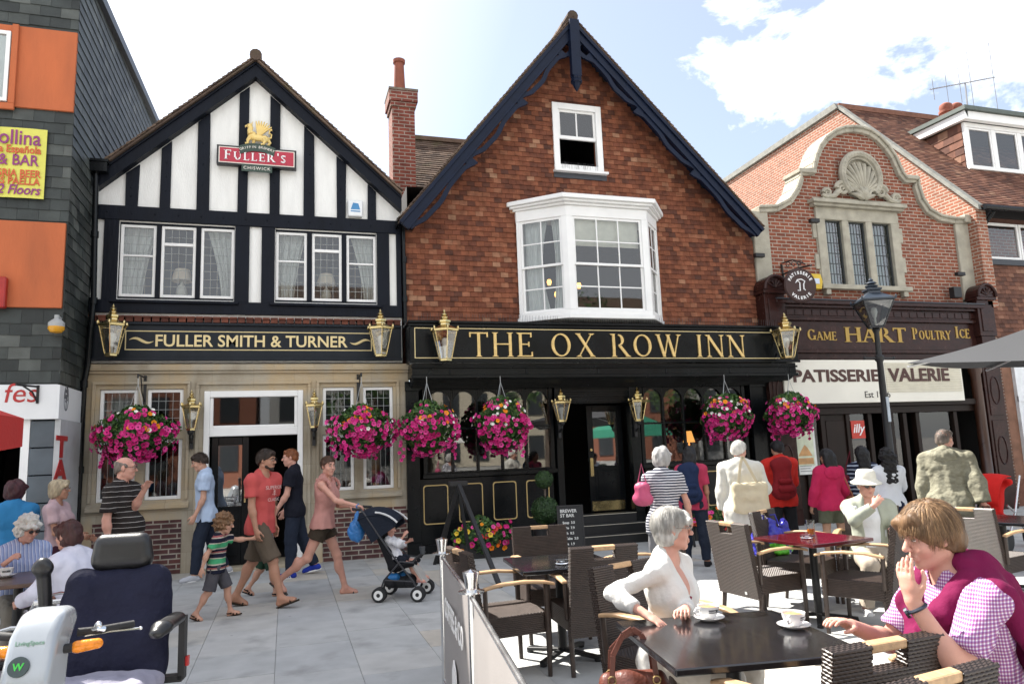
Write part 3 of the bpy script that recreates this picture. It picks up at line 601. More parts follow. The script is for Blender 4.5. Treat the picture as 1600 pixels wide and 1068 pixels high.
def ok(a, b):
    x, z = wx0+a, 3.82+b
    return z < inz(x, .05) and not (SX0-.02 < x < SX1+.02 and SZ0-.14 < z < SZ1+.02) and not (bx0+.02 < x < bx1-.02 and z < bz1-.02)
tiles(iw, (wx0, 0, 3.82), (1, 0, 0), (0, 0, 1), wx1-wx0, 6.1, ok, seed=11, tw=.146, g=.094)
iw.build('tile_hung_wall', TILE, B, world=True)
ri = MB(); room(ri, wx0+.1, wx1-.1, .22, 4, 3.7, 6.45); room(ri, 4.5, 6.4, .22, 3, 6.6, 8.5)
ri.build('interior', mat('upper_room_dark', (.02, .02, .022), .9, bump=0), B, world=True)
# bargeboards: plain board plus a pierced scalloped band
def barge(e, a, sgn):
    m = MB(); ax, az = a; dx, dz = e[0]-ax, e[1]-az; L = math.hypot(dx, dz); u = (dx/L, dz/L); nrm = (-u[1]*sgn, u[0]*sgn)
    if nrm[1] > 0: nrm = (-nrm[0], -nrm[1])
    P = lambda s, o: (ax+u[0]*s+nrm[0]*o, az+u[1]*s+nrm[1]*o)
    y0, y1 = -.46, -.40
    m.prism([P(0, .0), P(L, .0), P(L, .20), P(.0, .20)], y0, y1); m.prism([P(0, -.012), P(L, -.012), P(L, .05), P(0, .05)], y0-.035, y0-.001); m.prism([P(0.1, .165), P(L, .165), P(L, .198), P(.1, .198)], y0-.02, y0-.001)
    ks = [(0, .37), (.15, .285), (.35, .285), (.6, .352), (.8, .335), (1, .235)]
    def off(t):
        for (a_, b_), (c_, d_) in zip(ks, ks[1:]):
            if t <= c_: q = (t-a_)/(c_-a_); q = q*q*(3-2*q); return b_+(d_-b_)*q
    seg = [.03, .121, .371, .666, .993]
    for si, (s0, s1) in enumerate(zip(seg, seg[1:])):
        N = 22
        for i in range(N):
            t0, t1 = i/N, (i+1)/N
            o0, o1 = (off(t0), off(t1)) if si else (.44-.05*t0, .44-.05*t1)
            w0, w1 = .085, .085
            if si and i in (0, 1, N-1, N-2): w0 = w1 = .3
            a0, a1 = s0*L+(s1-s0)*L*t0, s0*L+(s1-s0)*L*t1
            m.prism([P(a0, max(.19, o0-w0)), P(a1, max(.19, o1-w1)), P(a1, o1), P(a0, o0)], y0+.008, y1)
    return m.build('bargeboard', NAVYB, B, world=True)
NAVYB = mat('navy_bargeboard_paint', (.006, .011, .028), .4, spec=.18, var=.2, bump=.1, bs=20)
barge(ol, oa, 1); barge(orr, oa, -1)
fp = MB(); a0 = Vector((oa[0], -.5, oa[1]-.05))
fp.box(a0+Vector((0, 0, -.55)), (.19, .12, 1.15)); fp.lathe([(.10, 0), (.12, .03), (.09, .07), (.11, .11), (.085, .14)], a0+Vector((0, 0, -1.26)), 8); fp.lathe([(.005, -.17), (.06, -.08), (.085, 0)], a0+Vector((0, 0, -1.26)), 8)
fp.build('finial_post', NAVYB, B, world=True, bevel=.008)
sf = MB()                                                   # soffit closing the overhang
for e in (ol, orr): sf.add([(e[0], -.40, e[1]-.03), (oa[0], -.40, oa[1]-.03), (oa[0], .02, oa[1]-.03), (e[0], .02, e[1]-.03)], [(0, 1, 2, 3)])
sf.build('soffit', NAVYB, B, world=True)
rf = MB(); slope(rf, up(ol, .05), up(oa, .06), -.5, 6, seed=15); slope(rf, up(orr, .05), up(oa, .06), -.5, 6, seed=16)
for k in range(19): rf.tube([(oa[0], -.5+k*.33, oa[1]+.08), (oa[0], -.17+k*.33, oa[1]+.09)], [.11, .10], 10)
rf.build('roof', ROOFT, B, world=True)
# attic sash
s_ = window(B, SX0, SX1, SZ0, SZ1, -.045, .12, .1, 1, 1, name='window', bars=0)
x0, x1 = SX0+.12, SX1-.12; zm = (SZ0+SZ1)/2+.0
sm = MB(); sm.bx(x0, x1, .0, .045, zm-.03, zm+.04); sm.bx(x0, x0+.045, 0, .045, zm+.04, SZ1-.12); sm.bx(x1-.045, x1, 0, .045, zm+.04, SZ1-.12); sm.bx(x0+.045, x1-.045, 0, .045, SZ1-.165, SZ1-.12); sm.bx((x0+x1)/2-.014, (x0+x1)/2+.014, .004, .04, zm+.04, SZ1-.165)
sm.bx(SX0-.03, SX1+.06, -.13, .0, SZ0-.045, SZ0-.001)
o = sm.build('sash', WHITE, s_, world=True, bevel=.004)
for ch in list(s_.children):
    if ch.name.startswith('pane'): bpy.data.objects.remove(ch)
pn = MB(); pn.quad((x0, .02, zm), (x1, .02, zm), (x1, .02, SZ1-.12), (x0, .02, SZ1-.12)); pn.build('pane', GLASS, s_, world=True)
sp = MB()
for k in range(26):
    xx = x0+.03+(x1-x0-.06)*k/25; sp.tube([(xx, -.04, SZ0+.005), (xx+random.uniform(-.02, .02), -.05+random.uniform(-.02, .02), SZ0+.16)], .0022, 4)
for k in range(150):
    xx = wx0+.05+(wx1-wx0)*k/150; sp.tube([(xx, -.5, 3.83), (xx+random.uniform(-.02, .02), -.52, 3.97)], .0022, 4)
for k in range(60):
    xx = bfx0-.1+(bfx1-bfx0+.2)*k/59; sp.tube([(xx, -.45, 6.19), (xx+random.uniform(-.02, .02), -.46, 6.32)], .002, 4)
sp.build('bird_spikes', mat('spike_wire', (.10, .10, .11), .4, .6, bump=0), B, world=True)['kind'] = 'stuff'
ap = MB(); ap.bx(SX0-.02, SX1+.05, -.035, -.0, SZ0-.15, SZ0-.05); ap.build('lead_apron', mat('lead_flashing', (.05, .055, .065), .55, .2), B, world=True)
# bay window
bm_ = MB()
def ring(off, z0, z1, mi=0):
    pts = [(bx0-off, .01), (bx0-off, -.06), (bfx0-off*.7, bfy-off), (bfx1+off*.7, bfy-off), (bx1+off, -.06), (bx1+off, .01)]
    bm_.prism(pts, z0, z1, mi, axis='z')
ring(.16, 6.09, 6.17); ring(.11, 6.045, 6.088); ring(.05, 6.0, 6.043); ring(.0, 5.80, 5.998); bcor = bm_; bm_ = MB(); ring(.03, bz0, bz0+.07); ring(.0, bz0+.072, bz0+.16)
corners = [(bx0, -.05), (bfx0, bfy), (bfx1, bfy), (bx1, -.05)]
gz0, gz1 = bz0+.16, 5.80
def facet(a, b, cols, name, leftpost, rightpost, split=True, blind=False):
    ax, ay = a; bx_, by = b; L = math.hypot(bx_-ax, by-ay); ux, uy = (bx_-ax)/L, (by-ay)/L
    M = Matrix(((ux, -uy, 0, ax), (uy, ux, 0, ay), (0, 0, 1, 0), (0, 0, 0, 1)))
    m = MB(); m.bx(0, leftpost, .0, .09, gz0, gz1, 0, M); m.bx(L-rightpost, L, .0, .09, gz0, gz1, 0, M)
    x0, x1 = leftpost, L-rightpost; zm = (gz0+gz1)/2-.02
    for z0, z1, y in ((zm-.02, gz1, .02), (gz0, zm+.025, .05)):
        m.bx(x0, x0+.045, y, y+.028, z0, z1, 0, M); m.bx(x1-.045, x1, y, y+.028, z0, z1, 0, M); m.bx(x0+.045, x1-.045, y, y+.028, z1-.045, z1, 0, M); m.bx(x0+.045, x1-.045, y, y+.028, z0, z0+.045, 0, M)
        for c in range(1, cols): xx = x0+.045+(x1-x0-.09)*c/cols; m.bx(xx-.012, xx+.012, y+.003, y+.025, z0+.045, z1-.045, 0, M)
        m.bx(x0+.045, x1-.045, y+.005, y+.023, (z0+z1)/2-.012, (z0+z1)/2+.012, 0, M)
    o = m.build(name, WHITE, BW, world=True, bevel=.003)
    p = MB()
    for z0, z1, y in ((zm, gz1-.03, .034), (gz0+.03, zm, .064)): p.add([(x0+.02, y, z0), (x1-.02, y, z0), (x1-.02, y, z1), (x0+.02, y, z1)], [(0, 1, 2, 3)], 0, M)
    p.build('pane', GLASS, o, world=True)
    return M, x0, x1, o
BW = bm_.build('bay_window', WHITE, B, world=True, bevel=.006); bcor.build('cornice', WHITE, BW, world=True, bevel=.006)
_pw = wpos
M1 = facet(corners[0], corners[1], 2, 'sash', .07, .10); M2 = facet(corners[1], corners[2], 3, 'sash', .12, .12); M3 = facet(corners[2], corners[3], 2, 'sash', .10, .07)
cu = MB()
for (M, x0, x1, o), side, wd in ((M1, -1, .62), (M1, 1, .3), (M3, 1, .4)):
    vs_, n = [], 30
    for i in range(n+1):
        for k in range(9):
            t, q = i/n, k/8; wdt = (x1-x0)*wd*(1-.25*math.sin(q*3.1)); xx = x0+wdt*t if side < 0 else x1-wdt*t
            vs_.append(M @ Vector((xx, .17+.025*math.sin(t*24+q), gz0+(gz1-gz0)*q)))
    cu.add(vs_, [(i*9+k, (i+1)*9+k, (i+1)*9+k+1, i*9+k+1) for i in range(n) for k in range(8)])
cu.build('curtain', CURTAIN, BW, smooth=True, world=True)
bl = MB(); bl.bx(bfx0+.15, bfx1-.15, bfy+.12, bfy+.125, gz1-.52, gz1); bl.build('roller_blind', mat('cream_blind', (.75, .72, .64), .9), BW, world=True)
bf = MB(); bf.prism([(bx0+.02, 0), (bfx0+.03, bfy+.1), (bfx1-.03, bfy+.1), (bx1-.02, 0), (bx1-.02, 1), (bx0+.02, 1)], bz0+.02, bz0+.05, axis='z'); bf.build('sill_board', WHITE, BW, world=True)
for x_, z_ in ((5.1, 5.0), (5.42, 4.9), (5.75, 4.95), (5.25, 4.75)):
    q = MB(); q.lathe([(.03, -.06), (.05, 0), (.035, .05)], (x_, 1.2, z_), 10); tag(q.build('wall_light', mat('amber_lamp_glow', (.9, .5, .15), .5, emit=(1, .45, .10), es=1.6, bump=0), None, loc=(x_, 1.2, z_)), 'small amber lamp glowing inside the white bay window', 'lamp', 'amber lamps behind the bay window')
q = MB(); p_ = onY(1076, 681, .5); q.lathe([(.12, -.12), (.06, .1)], (0, 0, 0), 14, caps=False); q.lathe([(.015, -.4), (.015, -.1)], (0, 0, 0), 8); tag(q.build('table_lamp', mat('amber_shade_glow', (.8, .45, .15), .6, emit=(1, .42, .10), es=.5, bump=0), None), 'amber shaded lamp glowing behind the right inn window', 'lamp').location = p_
# fascia canopy
ff = MB(); fX0, fX1, fY, fz0, fz1 = 1.95, 9.56, -.55, 3.15, 3.79
ff.bx(fX0, fX1, fY, .0, fz0, fz1); ff.bx(fX0-.04, fX1+.04, fY-.07, 0, fz1+.001, fz1+.045); ff.bx(fX0-.02, fX1+.02, fY-.035, fY-.001, fz0-.02, fz0+.03); ff.bx(fX0-.02, fX1+.02, fY-.035, fY-.001, fz1-.05, fz1)
ff.bx(fX0+.03, fX1-.05, fY+.03, 0, 2.90, fz0-.021); ff.bx(fX0+.01, fX1-.03, fY-.005, fY+.029, 2.87, 2.93); ff.bx(fX0+.01, fX1-.03, fY+.0, fY+.029, 3.04, 3.075)
for k in range(6): xx = 2.6+k*1.35; ff.bx(xx, xx+.03, fY+.012, fY+.029, 2.935, 3.035)
for k in range(9): ff.bx(fX0+.05, fX1-.06, fY+.06+.045*k, fY+.085+.045*k, 2.872-.018*k, 2.899)
BF = ff.build('fascia_board', BLACK, B, world=True, bevel=.008)
off = -wpos(B)
ln = MB(); outline(ln, fX0+.07, fX1-.12, fz0+.055, fz1-.07, fY, .014)
zt = XZ(735, 519, fY)[1]; zb = XZ(735, 557, fY)[1]; xa, xb = XZ(733, 538, fY)[0], XZ(1168, 536, fY)[0]
LO = ln.build('sign_border', GOLDP, BF); LO.location = off
hT = zt-zb; wdt = roman_width('THE OX ROW INN', hT, 1.0, .16)
ro = MB(); roman(ro, 'THE OX ROW INN', xa, zb, hT, fY, 1.0, .025, .16, .9); 
for v in ro.v: v.x = xa+(v.x-xa)*(xb-xa)/wdt
ro.build('lettering', [mat('bevelled_gold_letters', (.74, .53, .22), .32, .5, var=.15, vs=12, bump=.05)], BF).location = off
# shopfront
Yf = -.03
GB = mat('gilt_line', (.55, .40, .17), .5, .3, bump=0, var=.05)
def shop_window(x0, x1, z0, z1, lights, ztr):
    m = MB(); y = Yf; m.bx(x0-.07, x0, y-.03, y+.08, z0-.05, 2.86); m.bx(x1, x1+.07, y-.03, y+.08, z0-.05, 2.86); m.bx(x0-.09, x1+.09, y-.08, y+.08, z0-.1, z0-.03); m.bx(x0, x1, y-.02, y+.08, z0-.03, z0)
    lw = (x1-x0)/lights
    for i in range(1, lights): m.bx(x0+i*lw-.02, x0+i*lw+.02, y-.02, y+.05, z0, z1)
    m.bx(x0, x1, y-.012, y+.05, ztr-.018, ztr+.018)
    for i in range(lights):                                           # four-centred heads
        a, b = x0+i*lw, x0+(i+1)*lw; N = 10
        arc = [(a+.02+(lw-.04)*q/N, z1-.20+.17*math.sin(math.pi*q/N)**.55) for q in range(N+1)]
        for q in range(N): m.prism([arc[q], arc[q+1], (arc[q+1][0], z1+.02), (arc[q][0], z1+.02)], y-.018, y+.04)
    m.bx(x0, x1, y-.02, y+.08, z1+.02, 2.86)
    o = m.build('window', BLACK, B, world=True, bevel=.004)
    p = MB()
    for i in range(lights): p.quad((x0+i*lw, y+.03, z0-.01), (x0+(i+1)*lw, y+.03, z0-.01), (x0+(i+1)*lw, y+.03, z1), (x0+i*lw, y+.03, z1))
    p.build('pane', glass('shop_glass', base=.16), o, world=True)
def stall(x0, x1, z0, z1, n, ph0, ph1):
    m = MB(); m.bx(x0, x1, Yf-.0, .1, z0, z1); m.bx(x0-.02, x1+.02, Yf-.05, Yf-.001, z0, .14)
    o = m.build('stall_riser', BLACK, B, world=True, bevel=.006)
    w_ = (x1-x0)/n
    for i in range(n):
        a, b = x0+i*w_+.09, x0+(i+1)*w_-.09; g = MB(); r_ = .05; y = Yf-.001
        pts = []
        for cx, cz, s in ((a+r_, ph0+r_, 180), (b-r_, ph0+r_, 270), (b-r_, ph1-r_, 0), (a+r_, ph1-r_, 90)):
            pts += [(cx+r_*math.cos(R(s+q*22.5)), cz+r_*math.sin(R(s+q*22.5))) for q in range(5)]
        ins = [((p[0]-(a+b)/2)*(1-.018/((b-a)/2))+(a+b)/2, (p[1]-(ph0+ph1)/2)*(1-.018/((ph1-ph0)/2))+(ph0+ph1)/2) for p in pts]
        for q in range(len(pts)): g.prism([pts[q], pts[(q+1) % len(pts)], ins[(q+1) % len(pts)], ins[q]], y-.006, y)
        g.build('gilt_panel', GB, o).location = off
swx = [XZ(p, 670, 0)[0] for p in (666, 858, 1000, 1150)]
shop_window(swx[0], swx[1], 1.33, 2.72, 5, 2.05); shop_window(swx[2]+.06, 8.55, 1.33, 2.72, 5, 2.05)
stall(2.12, 4.55, .0, 1.22, 4, .47, 1.12); stall(6.36, 8.72, .0, 1.22, 4, .47, 1.12)
for a, b in ((1.93, 2.15), (8.70, 9.15)): pl = MB(); pl.bx(a, b, -.13, .1, 0, 2.86); pl.bx(a-.02, b+.02, -.16, -.131, 0, .2); pl.bx(a-.02, b+.02, -.16, -.131, 2.7, 2.86); pl.build('pilaster', BLACK, B, world=True, bevel=.006)
pl = MB()
for a, b in ((4.62, 4.74), (6.10, 6.28)): pl.bx(a, b, -.10, .1, 0, 2.86); pl.bx(a-.012, b+.012, -.12, -.101, 0, .25)
pl.bx(4.74, 6.10, -.06, .1, 2.44, 2.86)
for k in range(4): pl.bx(4.74, 6.10, -.085, -.061, 2.47+.09*k, 2.52+.09*k)
pl.build('shopfront_frame', BLACK, B, world=True, bevel=.006)
dr = MB(); dx0_, dx1_ = 5.36, 6.08; y = .25
dr.bx(dx0_, dx0_+.12, y, y+.05, .47, 2.42); dr.bx(dx1_-.12, dx1_, y, y+.05, .47, 2.42); dr.bx(dx0_+.12, dx1_-.12, y, y+.05, 2.3, 2.42); dr.bx(dx0_+.12, dx1_-.12, y, y+.05, .47, 1.3); dr.bx(dx0_+.17, dx1_-.17, y-.015, y-.001, .72, 1.22)
D = dr.build('door', BLACK, B, world=True, bevel=.006)
q = MB(); q.bx(dx0_+.03, dx1_-.03, y-.006, y-.001, .49, .66); q.build('kick_plate', BRASS, D, world=True)
q = MB(); q.bx(dx0_+.025, dx0_+.085, y-.02, y-.001, 1.12, 1.45); q.lathe([(.02, 0), (.025, .02)], (dx0_+.055, y-.001, 1.6), 10, 0, Matrix.Rotation(R(90), 4, 'X')); q.build('handle', BRASS, D, world=True)
q = MB(); q.quad((dx0_+.1, y+.025, 1.28), (dx1_-.1, y+.025, 1.28), (dx1_-.1, y+.025, 2.32), (dx0_+.1, y+.025, 2.32)); q.build('pane', glass('door_glass', base=.35), D, world=True)
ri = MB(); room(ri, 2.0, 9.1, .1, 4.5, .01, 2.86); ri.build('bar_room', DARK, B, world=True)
ds = MB(); NOSE = mat('pale_step_nosing', (.45, .42, .35), .6, bump=.1)
for k in range(3): ds.bx(4.70, 6.12+.05*k, -.09-.30*k, .3 if k == 0 else -.0901-.30*(k-1), -.02, .45-.15*k)
DS = ds.build('steps', mat('black_step', (.012, .012, .013), .55, var=.3), B, world=True)
for k in range(3): q = MB(); q.bx(4.70, 6.12+.05*k, -.096-.30*k, -.06-.30*k, .445-.15*k, .453-.15*k); q.build('nosing', NOSE, DS, world=True)
dp = MB(); pipe(dp, [(1.94, -.07, 5.55), (1.95, -.07, 3.85)], .035, [(1.95, -.07, 5.0), (1.95, -.07, 4.3)]); dp.bx(1.80, 2.12, -.3, .0, 5.55, 5.68)
dp.build('downpipe', BLACK, B, world=True, smooth=True)
# chimney and rear wing
CHB = brick('chimney_brick', (.22, .06, .04), (.15, .045, .035), (.30, .24, .2), var=.3)
ch = empty('brick_chimney', (2.22, 1.75, 6.0), 0, 'narrow red brick chimney stack with one tall clay pot between the two pubs', 'chimney')
q = MB(); q.bx(2.0, 2.46, 1.5, 2.05, 5.5, 8.62); q.bx(1.97, 2.49, 1.47, 2.08, 8.62, 8.72); q.bx(1.94, 2.52, 1.44, 2.11, 8.721, 8.95); q.build('stack', CHB, ch, world=True)
q = MB(); q.bx(1.93, 2.53, 1.43, 2.12, 8.951, 9.0); q.lathe([(.2, 9.0), (.13, 9.08)], (2.2, 1.78, 0), 16); q.build('flaunching', mat('mossy_mortar', (.16, .13, .10), .9, var=.4), ch, world=True)
q = MB(); q.lathe([(.13, 9.02), (.125, 9.1), (.10, 9.7), (.125, 9.71), (.13, 9.78), (.1, 9.79)], (2.2, 1.78, 0), 18); q.build('chimney_pot', mat('terracotta_pot', (.24, .075, .045), .8, var=.25), ch, world=True, smooth=True)
rw = empty('rear_wing', (4, 3.5, 0), 0, 'mossy tiled roof of a rear wing behind the brick chimney', 'roof')
q = MB(); tiles(q, (2.3, 1.8, 6.95), (1, 0, 0), (0, 1.7, 1.9), 2.6, 2.55, seed=31, th=.014, g=.1); q.bx(2.3, 4.9, 3.4, 3.6, 8.82, 8.92); q.build('roof', ROOFT, rw, world=True)
q = MB(); q.bx(2.35, 4.85, 1.9, 5.2, 4, 6.9); q.build('wall', CHB, rw, world=True)
# ================================================================ slate-hung building on the left
S = empty('slate_hung_building', (-6, -1.2, 0), 0, 'dark slate hung building with orange panels and a white shop fascia', 'building')
SLT = island('grey_green_slate', [(0, (.018, .022, .021)), (.5, (.034, .041, .039)), (.9, (.055, .062, .057)), (1, (.09, .098, .09))], .55, .3, 5, .25, 30, .4)
sX, sY = -2.93, -1.25
pv0, pv1 = onX(155, 0, sX), onX(243, 193, sX)
vz = lambda y: pv1.z+(pv0.z-pv1.z)*(y-pv1.y)/(pv0.y-pv1.y)
w = MB(); w.prism([(sY, 2.75), (9, 2.75), (9, vz(9)), (sY, vz(sY))], -9, sX, axis='x')
w.prism([(sY, 0), (5, 0), (5, 2.749), (sY, 2.749)], -9, -5.15, axis='x')
tiles(w, (sX, sY-.01, 2.78), (0, 1, 0), (0, 0, 1), 10, 7, lambda a, b: 2.78+b < vz(sY+a)-.05, .26, .16, .009, .04, .004, seed=41)
oz = [onY(0, p, sY-.02).z for p in (0,)]
pan = []
for (pa, pb, pc, pd) in (((0, 42), (125, 52), (121, 174), (0, 170)), ((0, 346), (107, 349), (99, 481), (0, 481))):
    x1 = onY(*pb, sY).x; z1 = (onY(*pa, sY).z+onY(*pb, sY).z)/2; z0 = (onY(*pc, sY).z+onY(*pd, sY).z)/2; pan.append((-5.2, x1-.02, z0, z1))
tiles(w, (-9, sY, 2.78), (1, 0, 0), (0, 0, 1), 6.08, 9.2, lambda a, b: not any(p[0] < -9+a < p[1]-.02 and p[2]-.05 < 2.78+b < p[3]-.02 for p in pan), .26, .16, .009, .04, .004, seed=42)
w.build('slate_wall', SLT, S, world=True)
ORG = mat('orange_render_panel', (.44, .115, .04), .8, var=.16, vs=2, bump=.2, bs=25, stretch=(2, 2, .5))
wnX = onY(14, 100, sY).x
for i, p in enumerate(pan):
    q = MB(); q.bx(p[0], p[1], sY-.045, sY+.02, p[2], p[3])
    if i == 0: q.bx(p[0], wnX+.12, sY-.09, sY-.046, p[2]-.06, p[2]+.03); q.bx(wnX+.04, wnX+.12, sY-.09, sY-.046, p[2]+.031, p[3])
    q.build('orange_panel', ORG, S, world=True, bevel=.006)
p = pan[0]; window(S, wnX-1.2, wnX+.03, p[2]+.05, p[3]-.12, sY-.1, .05, .05, 1, 1)
q = MB(); q.bx(wnX-1.1, wnX-.03, sY-.062, sY-.055, p[2]+.1, p[3]-.18); q.build('roller_blind', mat('white_blind', (.7, .72, .72), .8), S, world=True)
vg = MB(); a_, b_ = pv1+Vector((.05, 0, -.02)), pv0+Vector((.05, 0, -.02)); d_ = (b_-a_)
vg.beam(a_-d_*.0+d_*-.7, b_+d_*.3, .16, .09, 0, (1, 0, 0)); vg.build('verge_board', mat('blue_grey_verge', (.04, .05, .07), .5), S, world=True)
fas = MB(); zA, zB = onY(88, 600, sY-.1).z, onY(88, 654, sY-.1).z; fxr = onY(89, 620, sY-.1).x
fas.bx(-8.9, fxr, sY-.1, sY+.03, zB, zA); fas.bx(fxr-.03, fxr+.03, sY-.098, -.15, zB, zA-.005)
FS = fas.build('shop_fascia', mat('white_fascia_panel', (.72, .73, .74), .35, var=.03, bump=0), S, world=True, bevel=.004)
so_ = -wpos(S)
REDT = mat('red_sign_vinyl', (.42, .02, .02), .4, bump=0, var=.05)
o = text_obj('lettering', 'fes', .36, REDT, FS, Matrix.Translation(so_) @ fr(onY(0, 640, sY-.1).x+.02, sY-.101, onY(30, 628, sY-.1).z), .004, align='LEFT', shear=.15)
q = MB(); tcx, tcz = onX(103, 628, fxr+.03).y, onX(103, 622, fxr+.03).z      # tree roundel on the return
for k in range(40):
    a = random.uniform(0, 6.28); rr = .085*math.sqrt(random.random()); q.ell((fxr+.032, tcy+rr*math.cos(a), tcz+.05+rr*math.sin(a)*1.2), (.004, .018, .018), 6, 4) if False else q.ell((fxr+.032, tcx+rr*math.cos(a), tcz+.05+rr*math.sin(a)*1.2), (.004, .018, .018), 6, 4)
q.tube([(fxr+.032, tcx, tcz-.16), (fxr+.032, tcx, tcz+.05)], .008, 6); q.tube([(fxr+.032, tcx+.10*math.cos(R(20*k)), tcz+.0+.17*math.sin(R(20*k))) for k in range(19)], .005, 5)
q.build('tree_emblem', mat('grey_emblem', (.10, .10, .11), .5, bump=0), FS).location = so_
# pilasters, vertical letters, doorway
tp = MB(); tx0_, tx1_ = onY(46, 700, sY-.02).x, onY(84, 700, sY-.02).x; zz = zB
for k in range(7):
    z1 = zB-.02-.36*k; tp.bx(tx0_, tx1_, sY-.03, sY+.2, max(0, z1-.345), z1)
tp.build('tile_pilaster', mat('grey_blue_pilaster_tile', (.075, .095, .115), .35, var=.25, vs=3, bump=.1), S, world=True, bevel=.004)
tb = MB(); tb.bx(tx1_+.002, tx1_+.07, sY-.035, -.1, .0, zB-.001); tb.build('side_board', mat('grey_side_board', (.42, .43, .44), .5, bump=.05), S, world=True)
for k, chx in enumerate('TAPAS'):
    zc_ = onX(97, 694, tx1_+.07).z-k*.315
    o = text_obj('lettering', chx, .38, REDT, S, Matrix.Translation(so_) @ Matrix.Translation((tx1_+.074, onX(96, 692, tx1_+.07).y, zc_-.16)) @ Matrix.Rotation(R(90), 4, 'Z') @ FRONT, .004, offset=.016, xscale=2.1)
dj = MB(); dj.bx(tx0_-.10, tx0_-.005, sY-.03, sY+.1, 0, zB-.001); dj.build('door_jamb', WHITE, S, world=True)
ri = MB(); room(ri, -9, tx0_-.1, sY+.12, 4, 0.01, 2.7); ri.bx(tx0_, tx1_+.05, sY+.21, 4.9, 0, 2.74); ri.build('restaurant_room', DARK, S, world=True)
# banner
bn = MB(); bx_r, bz_t, bz_b = onY(74, 206, sY-.06).x, onY(70, 203, sY-.06).z, onY(68, 311, sY-.06).z
n = 12; vs_ = [(-5.6+(bx_r+5.6)*i/n, sY-.055-.012*math.sin(i*1.3), z) for i in range(n+1) for z in (bz_b, bz_t)]
bn.add(vs_, [(2*i, 2*i+2, 2*i+3, 2*i+1) for i in range(n)]); bn.add([(a, b+.006, c) for a, b, c in vs_], [(2*i, 2*i+1, 2*i+3, 2*i+2) for i in range(n)])
BN = bn.build('banner', mat('yellow_vinyl_banner', (.62, .60, .10), .4, var=.05, bump=.05), None, loc=(bx_r-.6, sY-.06, bz_b)); tag(BN, 'yellow vinyl banner with purple lettering tied to the slate wall', 'banner')
PUR = mat('purple_print', (.24, .03, .16), .5, bump=0)
PUR2 = mat('orange_red_print', (.55, .10, .03), .5, bump=0)
for body, px, py, h, m_, sh in (('Mollina', 64, 228, .30, PUR, 0), ('na Española', 64, 241, .15, PUR2, 0), ('T & BAR', 60, 260, .22, PUR, 0), ('SANGRIA BEER', 63, 278, .145, PUR2, 0), ('TAPAS PAELLA', 62, 290, .145, PUR2, 0), ('on 2 Floors', 62, 305, .19, PUR, .25)):
    pp = onY(px, py, sY-.07)
    text_obj('lettering', body, h, m_, BN, Matrix.Translation(-Vector(BN.location)) @ fr(pp.x, sY-.073, pp.z), .003, xscale=.8, align='RIGHT', shear=sh, offset=.003)
# small fittings on the slate wall
q = MB(); p_ = onY(60, 604, sY-.1); q.bx(p_.x-.015, p_.x+.015, sY-.12, sY-.101, p_.z-.22, p_.z+.02); q.tube([p_+Vector((0, -.03, 0)), p_+Vector((-.12, -.22, .0)), p_+Vector((-.16, -.32, .0))], .014, 6); q.tube([p_+Vector((0, -.02, -.2)), p_+Vector((-.03, -.12, -.08)), p_+Vector((-.12, -.22, 0))], .012, 6)
tag(q.build('sign_bracket', BLACKM, None, loc=p_), 'black iron wall bracket on the white shop fascia', 'bracket')
p_ = onY(88, 512, sY-.14); q = empty('security_light', p_, 0, 'round yellow wall lamp under the lower orange panel', 'wall lamp')
m = MB(); m.lathe([(.0, -.075), (.07, -.06), (.10, -.02), (.10, .015)], (0, 0, 0), 16); m.build('lens', mat('amber_lens', (.62, .30, .02), .25, bump=0), q, smooth=True)
m = MB(); m.lathe([(.10, .0), (.10, .05), (.06, .09), (.03, .11), (.03, .16)], (0, 0, .016), 16); m.bx(-.03, .03, .02, .14, .1, .16); m.build('body', mat('grey_lamp_body', (.35, .36, .36), .5), q, smooth=True)
p_ = onY(2, 457, sY-.1); q = MB(); q.box((p_.x-.04, sY-.1, p_.z), (.2, .1, .42)); tag(q.build('alarm_box', mat('red_alarm_box', (.35, .02, .015), .35), None, bevel=.012, loc=p_), 'red alarm box on the lower orange panel at the photo edge', 'alarm box')
# alarm box on the white gable
p_ = onY(555, 327, -.05); q = empty('alarm_box', p_, 0, 'white alarm box with a blue triangle badge on the black and white gable', 'alarm box')
m = MB(); m.prism([(-.12, -.14), (.12, -.14), (.13, .15), (-.13, .15)], -.05, .045); m.build('case', mat('white_plastic', (.75, .77, .78), .3, bump=0), q, bevel=.015)
m = MB(); m.prism([(-.08, -.02), (.08, -.02), (.05, .09), (-.04, .10)], -.054, -.0505); m.bx(-.08, .08, -.054, -.0505, -.06, -.04); m.build('badge', mat('blue_badge', (.05, .22, .45), .4, bump=0), q)
# ================================================================ the shaped-gable shop
Pq = empty('shaped_gable_shop', (12, 0, 0), 0, 'red brick shop with curved stone gable, shell carving and cream sign board', 'shop')
BRK = brick('orange_red_facing_brick', (.25, .078, .044), (.17, .057, .037), (.35, .30, .245), .225, .078, .010, var=.28)
BRKL = brick('pale_red_party_brick', (.30, .11, .065), (.24, .09, .055), (.38, .32, .26), .225, .078, .012, var=.2)
CST = mat('carved_grey_stone', (.36, .335, .27), .85, var=.25, vs=4, bump=.3, bs=30)
z4 = lambda x, y: (1120+x/2.427, 60+y/2.427)
crv = [XZ(*z4(*p), 0) for p in [(150, 640), (215, 638), (262, 612), (290, 570), (302, 530), (303, 503), (352, 500), (354, 478), (362, 446), (376, 412), (398, 380), (436, 352), (470, 341), (505, 338), (540, 342), (572, 353), (605, 375), (640, 412), (668, 452), (684, 488), (696, 515), (706, 530), (752, 532), (756, 562), (772, 612), (797, 650), (838, 674), (890, 684), (975, 682)]]
